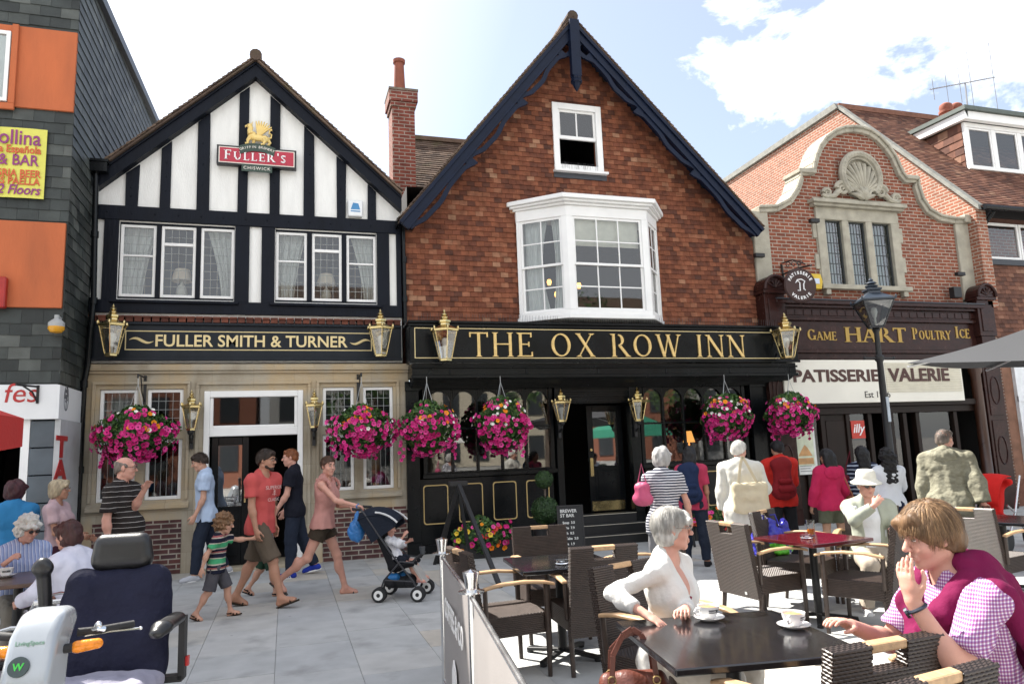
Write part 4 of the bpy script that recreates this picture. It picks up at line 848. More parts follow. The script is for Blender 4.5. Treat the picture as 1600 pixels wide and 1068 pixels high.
px0, px1 = 9.18, 14.98
pwx0, pwx1, pwz0, pwz1 = 10.98, 12.74, 4.84, 6.28
wall = [(px0, 3.9)]+[(max(px0, crv[0][0]), crv[0][1]-.1)]+[(a, b-.1) for a, b in crv[1:]]+[(px1, crv[-1][1]-.1), (px1, 3.9)]
# brick face in vertical strips (the outline is not convex)
w = MB()
def toz(x):
    for (a, b), (c, d) in zip(crv, crv[1:]):
        if a <= x <= c: return b+(d-b)*((x-a)/max(1e-6, c-a))-.08
    return crv[0][1]-.08 if x < crv[0][0] else crv[-1][1]-.08
N = 90; xsx = sorted([px0+(px1-px0)*i/N for i in range(N+1)]+[pwx0, pwx1])
for a, b in zip(xsx, xsx[1:]):
    if b-a < 1e-5: continue
    m_ = (a+b)/2
    if pwx0 < m_ < pwx1: w.quad((a, 0, 3.2), (b, 0, 3.2), (b, 0, pwz0), (a, 0, pwz0)); w.add([(a, 0, pwz1), (b, 0, pwz1), (b, 0, toz(b)), (a, 0, toz(a))], [(0, 1, 2, 3)])
    else: w.add([(a, 0, 3.2), (b, 0, 3.2), (b, 0, toz(b)), (a, 0, toz(a))], [(0, 1, 2, 3)])
    w.add([(a, .34, 3.2), (b, .34, 3.2), (b, .34, toz(b)), (a, .34, toz(a))], [(3, 2, 1, 0)])
w.build('gable_wall', BRK, Pq, world=True)
cp = MB()
def band(mb, pts, wd, y0, y1, mi=0):
    ins = []
    for i, p in enumerate(pts):
        a, b = pts[max(0, i-1)], pts[min(len(pts)-1, i+1)]; dx, dz = b[0]-a[0], b[1]-a[1]; L = math.hypot(dx, dz) or 1; ins.append((p[0]+dz/L*wd, p[1]-dx/L*wd))
    for i in range(len(pts)-1): mb.prism([pts[i], pts[i+1], ins[i+1], ins[i]], y0, y1, mi)
band(cp, crv, .135, -.09, .40); band(cp, [(a, b+.012) for a, b in crv], .06, -.14, -.091); cp.bx(crv[-1][0]-.45, crv[-1][0]+.06, -.16, .42, crv[-1][1]-.16, crv[-1][1]+.02)
for a in (crv[5], crv[22]): cp.bx(a[0]-.04, a[0]+(.40 if a is crv[5] else -.36), -.15, .42, a[1]-.07, a[1]+.02)
for x0, x1, zt in ((px0-.02, px0+.36, crv[0][1]-.1), (14.58, 14.98, crv[-1][1]-.16)): cp.bx(x0, x1, -.06, .3, 3.9, zt)
cp.build('stone_coping', CST, Pq, world=True, bevel=.012)
ws = MB()
ws.bx(pwx0-.22, pwx0, -.05, .12, pwz0, pwz1); ws.bx(pwx1, pwx1+.22, -.05, .12, pwz0, pwz1); ws.bx(pwx0-.22, pwx1+.22, -.05, .12, pwz1, pwz1+.27)
for k in range(4): e = .1 if k % 2 else .02; ws.bx(pwx0-.22-e, pwx0-.2201, -.03, .02, pwz0+.34*k, pwz0+.34*k+.33); ws.bx(pwx1+.2201, pwx1+.22+e, -.03, .02, pwz0+.34*k, pwz0+.34*k+.33)
ws.bx(pwx0-.32, pwx1+.32, -.14, .05, pwz1+.271, pwz1+.33); ws.bx(pwx0-.37, pwx1+.37, -.20, .05, pwz1+.331, pwz1+.41); ws.bx(pwx0-.30, pwx1+.30, -.15, .1, pwz0-.10, pwz0-.001)
for x in (pwx0-.2, pwx1+.08): ws.bx(x, x+.12, -.12, .0, pwz0-.22, pwz0-.101)
m1 = [XZ(*z4(a, 820), 0)[0] for a in (483, 509, 573, 598)]
for a, b in ((m1[0], m1[1]), (m1[2], m1[3])): ws.prism([(a, -.03), (a+.05, -.05), (b-.05, -.05), (b, -.03), (b, .12), (a, .12)], pwz0, pwz1, axis='z')
WS = ws.build('window_surround', CST, Pq, world=True, bevel=.008)
for a, b in ((pwx0, m1[0]), (m1[1], m1[2]), (m1[3], pwx1)):
    window(Pq, a+.003, b-.003, pwz0+.003, pwz1-.003, .03, .03, .05, 5, 6, frame=mat('dark_iron_frame', (.03, .035, .035), .5), came=LEADD, cw=.018, glassm=glass('green_glass', (.42, .6, .56), .16, .3), cdep=.2, curtain=[(-1, 1, 1)])
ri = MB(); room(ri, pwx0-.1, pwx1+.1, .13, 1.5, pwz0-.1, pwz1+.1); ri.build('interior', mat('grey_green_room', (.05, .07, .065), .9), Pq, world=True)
# shell carving
sh = MB(); sc = Vector((12.0, -.06, 7.22)); Rr = .50
ring_ = [(sc.x+Rr*math.cos(R(a)), -.12, sc.z+.08+Rr*math.sin(R(a))) for a in range(-50, 231, 10)]
sh.tube(ring_, .075, 8); sh.tube([(sc.x+(Rr-.09)*math.cos(R(a)), -.10, sc.z+.08+(Rr-.09)*math.sin(R(a))) for a in range(-50, 231, 10)], .03, 6)
for k in range(29):
    a = R(-50+280*k/28); sh.ell((sc.x+Rr*math.cos(a), -.185, sc.z+.08+Rr*math.sin(a)), (.028, .02, .028), 6, 4)
base = Vector((sc.x, -.04, sc.z-.34))
for k in range(13):
    a = R(20+140*k/12); L = .30+.42*math.sin(a)**.8; d = Vector((math.cos(a), 0, math.sin(a)))
    pts = [base+d*(L*q/6)+Vector((0, -.05-.06*math.sin(q/6*2.6)+.05*(q/6)**2, 0)) for q in range(7)]
    sh.tube(pts, [.02+.035*q/6 for q in range(7)], 7)
sh.prism([(sc.x+.44*math.cos(R(a)), sc.z+.08+.44*math.sin(R(a))) for a in range(0, 360, 15)], -.045, .01)
sh.prism([(sc.x+Rr*math.cos(R(a))*1.0, sc.z+.08+Rr*math.sin(R(a))) for a in range(0, 360, 15)], -.02, .011)
for s in (-1, 1):
    sp_ = [(sc.x+s*(.52+.16*(1-q/24)*math.cos(q*.5)), -.10, sc.z-.24+.16*(1-q/24)*math.sin(q*.5)) for q in range(25)]; sh.tube(sp_, [.055-.0015*q for q in range(25)], 7)
    sp_ = [(sc.x+s*(.92+.11*(1-q/20)*math.cos(q*.5)), -.09, sc.z-.36+.10*(1-q/20)*math.sin(q*.5)) for q in range(21)]; sh.tube(sp_, [.045-.0015*q for q in range(21)], 7)
    sh.tube([(sc.x+s*.62, -.08, sc.z-.30), (sc.x+s*.75, -.09, sc.z-.42), (sc.x+s*.95, -.08, sc.z-.46), (sc.x+s*1.05, -.08, sc.z-.40)], [.07, .06, .05, .04], 8)
    for k in range(4):
        a = R(20+28*k); pts = [base+Vector((s*(.02+.34*q/5*math.cos(a)), -.07-.05*math.sin(q*.6), -.10+.30*q/5*math.sin(a))) for q in range(6)]; sh.tube(pts, [.05, .06, .055, .045, .03, .012], 7)
sh.ell(base+Vector((0, -.1, .02)), (.10, .08, .09), 10, 8); sh.bx(sc.x-1.05, sc.x+1.05, -.09, 0, sc.z-.53, sc.z-.46)
sh.build('shell_carving', CST, Pq, smooth=True, world=True)
# faience fascia
FAI = mat('maroon_glazed_faience', (.032, .012, .010), .25, var=.35, vs=5, bump=.1, bs=12, spec=.25)
fa = MB(); f0, f1 = 9.35, 14.78
for y, z0, z1 in ((-.34, 4.36, 4.44), (-.26, 4.30, 4.36), (-.18, 4.10, 4.30), (-.22, 4.04, 4.10), (-.14, 3.44, 4.04), (-.20, 3.37, 3.44), (-.13, 3.25, 3.37), (-.19, 3.22, 3.25)): fa.bx(f0, f1, y, 0, z0+.0005, z1)
for k in range(26): x = f0+.1+k*.21; fa.bx(x, x+.19, -.195, -.18, 4.14, 4.27)
FA = fa.build('faience_fascia', FAI, Pq, world=True, bevel=.008)
ld = MB(); ld.bx(f0, f1, -.36, .0, 4.441, 4.465); ld.build('lead_flashing', mat('lead_flashing', (.05, .055, .065), .55, .2), FA, world=True)
GL2 = mat('old_gold_letter', (.40, .25, .05), .35, .2, var=.15)
for txt, pa, pb, yb, yt in (('T', 1238, 1249, 532, 510), ('Game', 1261, 1308, 531, 514), ('HART', 1321, 1418, 534, 511), ('Poultry', 1426, 1486, 530, 512), ('Ice', 1493, 1516, 528, 510)):
    xa, zb_ = XZ(pa, yb, -.14); xb = XZ(pb, yb, -.14)[0]; h = XZ(pa, yt, -.14)[1]-zb_
    g = MB(); wd_ = roman_width(txt, h, 1, .06); roman(g, txt, xa, zb_, h, -.14, 1, .014, .06, 1.5)
    for v in g.v: v.x = xa+(v.x-xa)*(xb-xa)/wd_
    g.build('lettering', GL2, FA, world=True)
# consoles with arched hoods, columns
for cx in (9.33, 14.86):
    c = MB(); c.bx(cx-.24, cx+.24, -.30, .0, 3.75, 4.55); c.bx(cx-.16, cx+.16, -.32, -.301, 3.85, 4.45); c.bx(cx-.28, cx+.28, -.36, 0, 4.551, 4.62)
    c.prism([(cx+.28*math.cos(R(a)), 4.621+.30*math.sin(R(a))) for a in range(0, 181, 15)], -.36, .0); c.tube([(cx+.26*math.cos(R(a)), -.38, 4.62+.28*math.sin(R(a))) for a in range(0, 181, 15)], .035, 8)
    for k in range(5): a = R(30+30*k); c.tube([(cx, -.37, 4.66), (cx+.18*math.cos(a), -.37, 4.64+.18*math.sin(a))], [.012, .03], 6)
    c.bx(cx-.2, cx+.2, -.28, 0, 3.2, 3.749); c.bx(cx-.26, cx+.26, -.24, 0, 0, 3.199)
    c.bx(cx-.19, cx+.19, -.26, -.241, 2.0, 3.1); c.bx(cx-.19, cx+.19, -.26, -.241, .6, 1.9)
    for zc in (2.55, 1.25): c.tube([(cx+.12*math.cos(R(20*k)), -.265, zc+.3*math.sin(R(20*k))) for k in range(19)], .015, 6)
    c.build('faience_pilaster', FAI, Pq, world=True, bevel=.012)
ctc = mat('terracotta_column', (.05, .02, .012), .3, var=.25, vs=4, bump=.08)
for cx in (14.42,):
    c = MB(); c.lathe([(.15, 0), (.15, .5), (.11, .56), (.105, 2.9), (.14, 2.96), (.14, 3.2)], (cx, -.2, 0), 16); c.build('column', ctc, Pq, smooth=True, world=True)
# cream sign board
sb = MB(); sa, sd = XZ(1222, 562, -.3), XZ(1508, 623, -.3); sx0, sx1, sz0, sz1 = sa[0], sd[0], sd[1]-.03, sa[1]
sb.bx(sx0, sx1, -.3, -.05, sz0, sz1); lx0 = XZ(1383, 580, -.3)[0]
SB = sb.build('sign_board', mat('cream_sign_board', (.76, .735, .65), .5, var=.05, vs=2, bump=.05), Pq, world=True, bevel=.006)
lv = MB(); 
for k in range(13): z = sz1-.06-k*.048; lv.bx(lx0, sx1-.05, -.315, -.3005, z-.034, z)
lv.build('louvre', mat('cream_louvre', (.62, .58, .46), .5), SB, world=True)
so_ = -wpos(Pq)
BRN = mat('brown_sign_letter', (.06, .018, .012), .5, bump=0)
for txt, pa, pb, yb, yt in (('PATISSERIE', 1241, 1376, 597, 577), ('VALERIE', 1389, 1484, 596, 575)):
    xa, zb_ = XZ(pa, yb, -.32); xb = XZ(pb, yb, -.32)[0]; h = XZ(pa, yt, -.32)[1]-zb_
    for dy, m_ in ((0, BRN),):
        if txt == 'VALERIE': 
            t_ = text_obj('lettering', txt, h*1.35, m_, SB, Matrix.Translation(so_) @ fr(xa, -.325, zb_), .005, offset=.010, align='LEFT')
        else: t_ = text_obj('lettering', txt, h*1.35, m_, SB, Matrix.Translation(so_) @ fr(xa, -.306, zb_), .005, offset=.010, align='LEFT')
        fit_x(t_, xa-12, xb-12); fit_z(t_, zb_, zb_+h)
p_ = XZ(1351, 621, -.3); text_obj('lettering', 'Est 1926', .19, mat('black_print', (.02, .018, .016), .5, bump=0), SB, Matrix.Translation(so_) @ fr(p_[0], -.303, p_[1]), .004, align='LEFT')
# shopfront
BRW = mat('dark_brown_joinery', (.016, .009, .007), .4, spec=.2, var=.25, vs=4, bump=.08)
ps = MB(); pz = 2.28
ps.bx(9.6, 14.4, -.22, .0, pz-.02, pz+.10); ps.bx(9.6, 14.4, -.14, .0, pz-.16, pz-.021)
posts = [XZ(p, 720, -.05)[0] for p in (1235, 1262, 1290, 1330, 1365, 1399, 1420, 1440, 1500)]
for i, x in enumerate(posts): ps.bx(x-.05, x+.05, -.08-.003*(i % 2), .05, 0, pz-.161)
ps.bx(posts[2], posts[3], -.04, .0, 0, pz-.161); ps.bx(posts[1], posts[2], -.041, .0, 0, .6); ps.bx(posts[7], posts[8], -.041, .02, 0, .5); ps.bx(posts[0], posts[1], -.03, .0, 0, pz-.161)
for a, b in ((2, 3),):
    for z0, z1 in ((.3, 1.0), (1.1, 2.0)): ps.bx(posts[a]+.09, posts[b]-.09, -.055, -.041, z0, z1)
PS = ps.build('shopfront', BRW, Pq, world=True, bevel=.006)
q = MB()
for a, b in ((1, 2), (3, 4), (5, 6), (7, 8)): q.quad((posts[a], -.01, .5), (posts[b], -.01, .5), (posts[b], -.01, pz-.16), (posts[a], -.01, pz-.16))
q.build('pane', GLASS, PS, world=True)
ri = MB(); room(ri, 9.4, 14.6, .06, 4, .01, 3.1); ri.build('shop_room', DARK, Pq, world=True)
# posters in the window
p0, p1 = onY(1237, 672, -.13), onY(1272, 672, -.13); pzb = onY(1240, 742, -.13).z; pzt = onY(1240, 668, -.13).z
q = MB(); q.bx(p0.x, p1.x, -.13, -.115, pzb, pzt)
q.bx(p0.x+.05, p1.x-.05, -.133, -.1302, pzt-.75, pzt-.06, 1)
q.bx(p0.x+.08, p1.x-.08, -.135, -.1332, pzt-.72, pzt-.60, 2); q.prism([(p0.x+.1, pzt-.56), (p1.x-.1, pzt-.56), (p1.x-.2, pzt-.40), ((p0.x+p1.x)/2, pzt-.34), (p0.x+.2, pzt-.42)], -.136, -.1332, 2)
for k in range(5): q.bx(p0.x+.12, p1.x-.14-.03*(k % 2), -.133, -.1302, pzb+.06+.05*k, pzb+.075+.05*k, 3)
tag(q.build('poster', [mat('poster_paper', (.72, .73, .70), .5, bump=0), mat('poster_pale_green', (.62, .66, .50), .5, bump=0, var=.2), mat('poster_tan', (.55, .30, .12), .5, bump=0, var=.3), mat('poster_grey', (.25, .25, .25), .5, bump=0)], None, loc=(p0.x, -.12, pzb)), 'white poster with a tan picture under the rightmost flower basket', 'poster')
p0, p1 = onY(1329, 657, -.1), onY(1353, 684, -.1); q = MB(); q.bx(p0.x, p1.x, -.10, -.09, p1.z, p0.z)
IL = tag(q.build('window_sign', mat('red_square_sign', (.50, .03, .015), .4, bump=0), None, loc=(p0.x, -.1, p1.z)), 'red square sign with white handwritten word in the shop door glass', 'sign')
t_ = text_obj('lettering', 'illy', .25, mat('white_vinyl', (.8, .8, .8), .4, bump=0), IL, Matrix.Translation(-Vector(IL.location)) @ fr((p0.x+p1.x)/2, -.103, p1.z+.12), .003, shear=.25, offset=.004)
# oval hanging sign on scroll bracket
hs = empty('hanging_sign', onY(1247, 446, -.75), 0, 'dark brown oval hanging sign on a scrolled iron bracket', 'sign')
hp = Vector(hs.location); c0 = onY(1250, 446, -.72)
q = MB(); Mx = Matrix.Translation(c0-hp) @ Matrix.Rotation(R(-12), 4, 'Z')
q.prism([(.31*math.cos(R(a)), .33*math.sin(R(a))) for a in range(0, 360, 10)], -.025, .025, 0, Mx); 
q.build('board', mat('brown_oval_board', (.035, .012, .010), .35, bump=.03), hs, bevel=.005)
WV = mat('white_vinyl', (.8, .8, .8), .4, bump=0)
q = MB(); q.tube([Mx @ Vector((.32*math.cos(R(a)), -.0, .34*math.sin(R(a)))) for a in range(0, 361, 10)], .012, 6, caps=False); q.build('rim', mat('brown_oval_board'), hs)
def arc_text(body, rad, a0, a1, size, flip):
    for i, chx in enumerate(body):
        a = a0+(a1-a0)*i/(len(body)-1); th = R(a); text_obj('lettering', chx, size, WV, hs, Mx @ Matrix.Translation((rad*math.cos(th), -.027, rad*1.05*math.sin(th))) @ FRONT @ Matrix.Rotation(th+(R(90) if flip else R(-90)), 4, 'Z'), .002, offset=.003)
arc_text('PATISSERIE', .215, 152, 28, .085, False); arc_text('VALERIE', .265, 225, 315, .085, True)
q = MB(); q.tube([Mx @ Vector((x_, -.03, z_)) for x_, z_ in ((-.07, -.10), (-.02, -.11), (-.015, .05), (-.05, .09), (-.10, .05), (-.06, .11), (.02, .12), (.09, .08), (.06, .02), (.06, -.08), (.09, -.1))], .012, 6); q.build('monogram', WV, hs)
q = MB(); e0 = onY(1222, 420, -.02)-hp; e1 = onY(1268, 414, -.9)-hp
q.tube([onY(1221, 413, -.02)-hp, onY(1227, 450, -.02)-hp], .022, 6); q.tube([e0+Vector((0, 0, -.12)), e0*.5+e1*.5+Vector((0, 0, -.03)), e1], .018, 6); q.tube([e0+Vector((0, 0, .12)), e0*.6+e1*.4+Vector((0, 0, .16)), e1*.8+e0*.2+Vector((0, 0, .04))], .012, 6)
for f in (.2, .4, .6): c_ = e0*(1-f)+e1*f+Vector((0, 0, .06)); q.tube([c_+Vector((.08*math.cos(k*.6)*(1-k/14), -.02, .08*math.sin(k*.6)*(1-k/14))) for k in range(14)], .009, 5)
q.tube([c0-hp+Vector((0, 0, .33)), c0-hp+Vector((0, 0, .42))], .01, 5)
q.build('bracket', BLACKM, hs)
p_ = onY(1274, 440, -.12); q = MB(); q.prism([(p_.x-.12, p_.z-.16), (p_.x+.12, p_.z-.16), (p_.x+.16, p_.z), (p_.x+.12, p_.z+.16), (p_.x-.12, p_.z+.16), (p_.x-.16, p_.z)], -.16, -.001)
AB = tag(q.build('alarm_box', mat('yellow_alarm_case', (.62, .42, .03), .4, bump=0), None, bevel=.01, loc=(p_.x, 0, p_.z)), 'yellow alarm box on the red brick wall beside the oval sign', 'alarm box')
q = MB(); q.bx(p_.x-.07, p_.x+.07, -.164, -.1605, p_.z-.05, p_.z+.06); q.build('badge', mat('white_blue_badge', (.55, .62, .75), .4, bump=0), AB).location = -Vector(AB.location)
# small cameras / floodlights
for px, py, lab in ((1186, 399, 'small dark camera on the left stone pilaster of the brick gable'), (1500, 428, 'small dark camera on the right stone pilaster of the brick gable'), (1493, 457, 'dark floodlight box above the right end of the maroon fascia'), (1272, 345, 'dark box light beside the stone window surround')):
    p_ = onY(px, py, -.2); q = MB(); q.box((0, 0, 0), (.22, .10, .08) if py < 440 else (.22, .14, .24)); q.tube([(.08, .04, 0), (.08, .19, .03)], .015, 6); tag(q.build('camera' if py in (399, 428) else 'floodlight', BLACKM, None, bevel=.01), lab, 'camera' if py in (399, 428) else 'floodlight').location = p_
# ================================================================ the tiled building behind on the right
T = empty('dormer_building', (19, 0, 0), 0, 'brick building with long orange tiled roof and white dormer window', 'building')
gX = 14.95
RT2 = island('orange_roof_tile', [(0, (.09, .045, .035)), (.5, (.15, .068, .046)), (.85, (.20, .095, .065)), (1, (.26, .15, .10))], .85, .25, 6, .3, 40, .25)
w = MB(); w.prism([(-.30, 4.4), (-.30, 6.65), (3.5, 10.88), (9.2, 10.75), (9.2, 0), (.6, 0), (.6, 4.4)], gX, gX+.3, axis='x'); w.prism([(.6, 0), (.6, 6.9), (9.2, 6.9), (9.2, 0)], gX+.3, 30, axis='x'); w.build('party_wall', BRKL, T, world=True)
q = MB(); q.prism([(3.4, 10.9), (9.3, 10.78), (9.3, 10.95), (3.5, 11.08)], gX-.08, gX+.42, axis='x'); q.prism([(-.42, 6.62), (3.4, 10.86), (3.4, 10.98), (-.42, 6.74)], gX-.05, gX+.1, axis='x'); q.build('parapet_coping', mat('grey_coping', (.20, .20, .18), .85, var=.3), T, world=True)
rf = MB(); tiles(rf, (gX+.02, -.45, 6.66), (1, 0, 0), (0, 3.95, 4.3), 14, 5.8, seed=51); rf.add([(gX+.05, -.4, 6.64), (29, -.4, 6.64), (29, 3.5, 10.9), (gX+.05, 3.5, 10.9)], [(0, 1, 2, 3)]); rf.bx(gX, 29, 3.4, 3.7, 10.9, 11.05); rf.build('roof', RT2, T, world=True)
# dormer
dX0, dY = 16.52, 1.0; zr = lambda y: 6.66+(y+.45)*4.3/3.95
dm = MB(); dz0, dz1 = zr(dY)+.02, 9.52
dm.bx(dX0, 20.2, dY-.03, dY+.05, dz1-.12, dz1); dm.bx(dX0, 20.2, dY-.06, dY+.05, dz0, dz0+.07)
for x in (dX0, 17.42, 18.32, 19.22, 20.1): dm.bx(x, x+.12, dY-.025, dY+.05, dz0+.071, dz1-.121)
dm.prism([(dX0-.02, dz1), (20.4, dz1), (20.4, dz1+.22), (dX0-.12, dz1+.22)], dY-.2, dY-.06); dm.prism([(dY-.2, dz1+.0), (dY-.2, dz1+.22), (4.2, dz1+.32), (4.2, dz1+.1)], dX0-.14, dX0-.02, axis='x')
DMR = dm.build('dormer', WHITE, T, world=True, bevel=.006)
q = MB(); q.prism([(dY+.05, zr(dY+.05)), (dY+.05, dz1), (2.17, dz1)], dX0, dX0+.1, axis='x'); tiles(q, (dX0-.0, 3.4, 7.9), (0, -1, 0), (0, 0, 1), 2.35, 1.6, lambda a, b: 7.9+b > zr(3.4-a)-.1 and 7.9+b < dz1, .3, .2, .012, .03, seed=52); q.build('dormer_cheek', RT2, DMR, world=True)
q = MB(); q.prism([(dY-.28, dz1+.225), (dY-.28, dz1+.33), (4.4, dz1+.45), (4.4, dz1+.34)], dX0-.2, 20.6, axis='x'); q.build('dormer_roof', mat('grey_green_felt', (.10, .12, .11), .8), DMR, world=True)
for a in (16.64, 17.54, 18.44, 19.34): window(T, a, a+.78, dz0+.075, dz1-.125, dY-.01, .05, .05, 1, 1)
q = MB(); room(q, dX0+.11, 20.2, dY+.06, 3, dz0, dz1); q.build('interior', mat('dim_room', (.10, .10, .09), .9), T, world=True)
# lower front: gutter, window, tile hanging, brick pier
fr_ = MB(); fr_.bx(15.5, 30, -.0, .62, 6.62, 6.9); fr_.build('eaves_board', BLACKM, T, world=True)
q = MB(); q.tube([(14.97, -.5, 6.66), (30, -.5, 6.60)], .07, 8); pipe(q, [(15.3, -.45, 6.6), (15.28, -.2, 6.35), (15.18, -.06, 6.2), (15.18, -.06, .1)], .05, [(15.18, -.06, 5.3), (15.18, -.06, 3.4), (15.18, -.06, 1.6)]); q.build('downpipe', BLACK, T, smooth=True, world=True)
q = MB(); q.bx(14.99, 15.45, .0, .6, 0, 6.6); q.build('brick_pier', brick('brown_pier_brick', (.15, .07, .045), (.11, .055, .04), (.3, .27, .23)), T, world=True)
w = MB(); holed(w, rect(15.45, 30, 0, 6.62), [(15.52, 19.5, 5.62, 6.5), (15.8, 19.5, .6, 3.55)], .05, .2); tiles(w, (15.45, .05, 3.6), (1, 0, 0), (0, 0, 1), 6, 1.95, seed=55); w.build('tile_hung_front', RT2, T, world=True)
window(T, 15.52, 16.60, 5.62, 6.5, .02, .06, .06, 1, 1); window(T, 16.62, 17.7, 5.62, 6.5, .02, .06, .06, 1, 1); window(T, 17.72, 19.4, 5.62, 6.5, .02, .06, .06, 1, 1)
q = MB(); q.bx(15.5, 19.6, -.03, .1, 5.48, 5.61); q.build('lead_sill', mat('lead_flashing'), T, world=True)
q = MB(); q.bx(15.8, 19.5, .0, .12, .6, 3.55); q.bx(15.8, 19.5, -.04, -.001, 2.3, 2.42); q.bx(15.8, 15.95, -.03, -.001, .6, 3.55); q.bx(17.2, 17.3, -.03, -.001, .6, 3.55); q.build('shop_shutter', mat('white_shutter', (.72, .74, .76), .4), T, world=True)
q = MB(); room(q, 15.5, 19.6, .26, 2.5, 5.5, 6.6); q.build('interior', mat('dim_room'), T, world=True)
# aerial and pots on the ridge
for px, lab in ((1479, 'left round topped clay chimney pot behind the dormer'), (1495, 'right round topped clay chimney pot behind the dormer')):
    p_ = onY(px, 178, 3.6); q = MB(); q.lathe([(.17, -.6), (.17, .0), (.21, .02), (.21, .09), (.16, .11), (.19, .2), (.17, .28), (.10, .33), (.0, .35)], (0, 0, 0), 14); tag(q.build('chimney_pot', mat('terracotta_pot'), None, smooth=True), lab, 'chimney pot').location = p_
p_ = onY(1510, 172, 3.3); q = MB(); b0, b1 = onY(1453, 140, 3.3)-p_, onY(1554, 121, 3.3)-p_; bm0 = onY(1508, 130, 3.3)-p_
q.tube([(0, 0, -1.2), (bm0.x, 0, bm0.z)], .025, 6); q.tube([b0, b1], .018, 6)
for f, l_ in ((.05, .35), (.25, .5), (.45, .6), (.62, 1.1), (.98, 1.3)): c_ = b0*(1-f)+b1*f; q.tube([c_+Vector((0, 0, -l_)), c_+Vector((0, 0, l_*.9))], .010, 5)
tag(q.build('roof_aerial', mat('aluminium_rod', (.25, .25, .26), .4, .7, bump=0), None), 'thin metal television aerial above the dormer roof', 'aerial').location = p_
# ================================================================ street lamp
lp = onZ(1404, 826); lp = Vector((lp.x, lp.y, 0)); L_ = empty('street_lamp', lp, 0, 'black cast iron street lamp with four sided lantern before the cream sign', 'street lamp')
top = onY(1352, 425, lp.y).z; h_ = top
q = MB(); q.lathe([(.20, 0), (.20, .12), (.16, .16), (.15, .85), (.17, .9), (.12, .98), (.10, 1.05), (.105, 1.1), (.075, 1.2), (.065, 2.0), (.055, 3.0), (.085, 3.04), (.085, 3.10), (.05, 3.14), (.045, 3.55), (.07, 3.6), (.03, 3.66)], (0, 0, 0), 14)
q.tube([(-.32, 0, 3.07), (.32, 0, 3.07)], .018, 8); q.ell((-.33, 0, 3.07), (.03, .03, .03)); q.ell((.33, 0, 3.07), (.03, .03, .03)); q.build('post', BLACKM, L_, smooth=True)
LZ = 3.66; LT = h_-.5
def lantern(root, z0, z1, r0, r1, n, frame, gl, roof, rot0=0, fin=.3, dome=.2, tw=.014):
    f = MB(); H = z1-z0
    P = lambda r, z, k: (r*math.cos(rot0+2*math.pi*k/n), r*math.sin(rot0+2*math.pi*k/n), z)
    for k in range(n): f.tube([P(r0, z0, k), P(r1, z1, k)], tw, 4)
    for r, z in ((r0, z0), (r1, z1)): f.tube([P(r, z, k) for k in range(n+1)], tw*.9, 4)
    f.lathe([(r0*1.02, -.03), (r0*1.02, .005)], (0, 0, z0), n, 0, None, True, rot0)
    o = f.build('frame', frame, root)
    g = MB(); [g.add([P(r0, z0+.01, k), P(r0, z0+.01, k+1), P(r1, z1-.01, k+1), P(r1, z1-.01, k)], [(0, 1, 2, 3)]) for k in range(n)]; g.build('pane', gl, root)
    c = MB(); c.lathe([(r1*1.12, 0), (r1*1.14, .03), (r1*1.0, .045), (r1*.62, dome*.62), (r1*.42, dome*.8), (r1*.40, dome), (r1*.5, dome+.02), (r1*.5, dome+.05), (r1*.2, dome+.08)], (0, 0, z1), n, 0, None, True, rot0)
    for k in range(n): c.lathe([(.012, .0), (.02, .02), (.016, .05), (.0, .07)], Vector(P(r1*1.1, z1+.02, k)), 6)
    c.build('canopy', roof, root)
    t = MB(); zt = z1+dome+.07; t.lathe([(r1*.22, 0), (r1*.30, fin*.15), (r1*.30, fin*.22), (r1*.12, fin*.3), (r1*.26, fin*.42), (r1*.2, fin*.55), (r1*.08, fin*.65), (r1*.12, fin*.75), (r1*.03, fin*.95), (0, fin)], (0, 0, zt), 12); t.build('finial', roof, root, smooth=True)
    b = MB(); b.lathe([(.02, z0), (.02, z0+H*.35), (.035, z0+H*.4), (.06, z0+H*.6), (.045, z0+H*.75), (0, z0+H*.8)], (0, 0, 0), 10); b.build('bulb', mat('frosted_bulb', (.75, .75, .72), .2, bump=0), root, smooth=True)
lantern(L_, LZ, LZ+.46, .15, .38, 4, mat('dark_lamp_frame', (.02, .022, .026), .4), glass('lamp_glass', (.75, .78, .78), .12), mat('blue_black_lamp_roof', (.03, .04, .055), .35), R(22), .20, .20, .016)
ST = MB(); ST.bx(-.03, .03, -.085, -.07, 1.9, 2.35); ST.build('sticker', mat('pale_sticker', (.4, .45, .5), .5), L_)
# ================================================================ brass lanterns
LG = glass('lantern_glass', (.92, .93, .90), .14); 
def brass(px, py_t, py_b, Y, wpx, label, group, arm):
    a, b = onY(px, py_t, Y), onY(px, py_b, Y); H = a.z-b.z
    r1 = (onY(px+wpx/2, py_t+(py_b-py_t)*.4, Y).x-onY(px-wpx/2, py_t+(py_b-py_t)*.4, Y).x)/2
    e = empty('brass_lantern', (b.x, Y, b.z), 0, label, 'lantern', group)
    lantern(e, .0, H*.58, r1*.45, r1*.9, 6, BRASS, LG, BRASS, R(30), H*.22, H*.17, .009)
    q = MB()
    if arm == 'wall': q.tube([(0, 0, -.03), (0, .02, -.14), (0, -Y*.0+.12, -.2)], .022, 8); q.box((0, .15, -.14), (.05, .05, .34)); q.ell((0, 0, -.05), (.05, .05, .05))
    else: q.tube([(0, 0, -.01), (0, .18, -.02), (0, -Y+(-.13 if Y > -.5 else -.56), .1)], .016, 8)
    q.build('bracket', BLACKM, e)
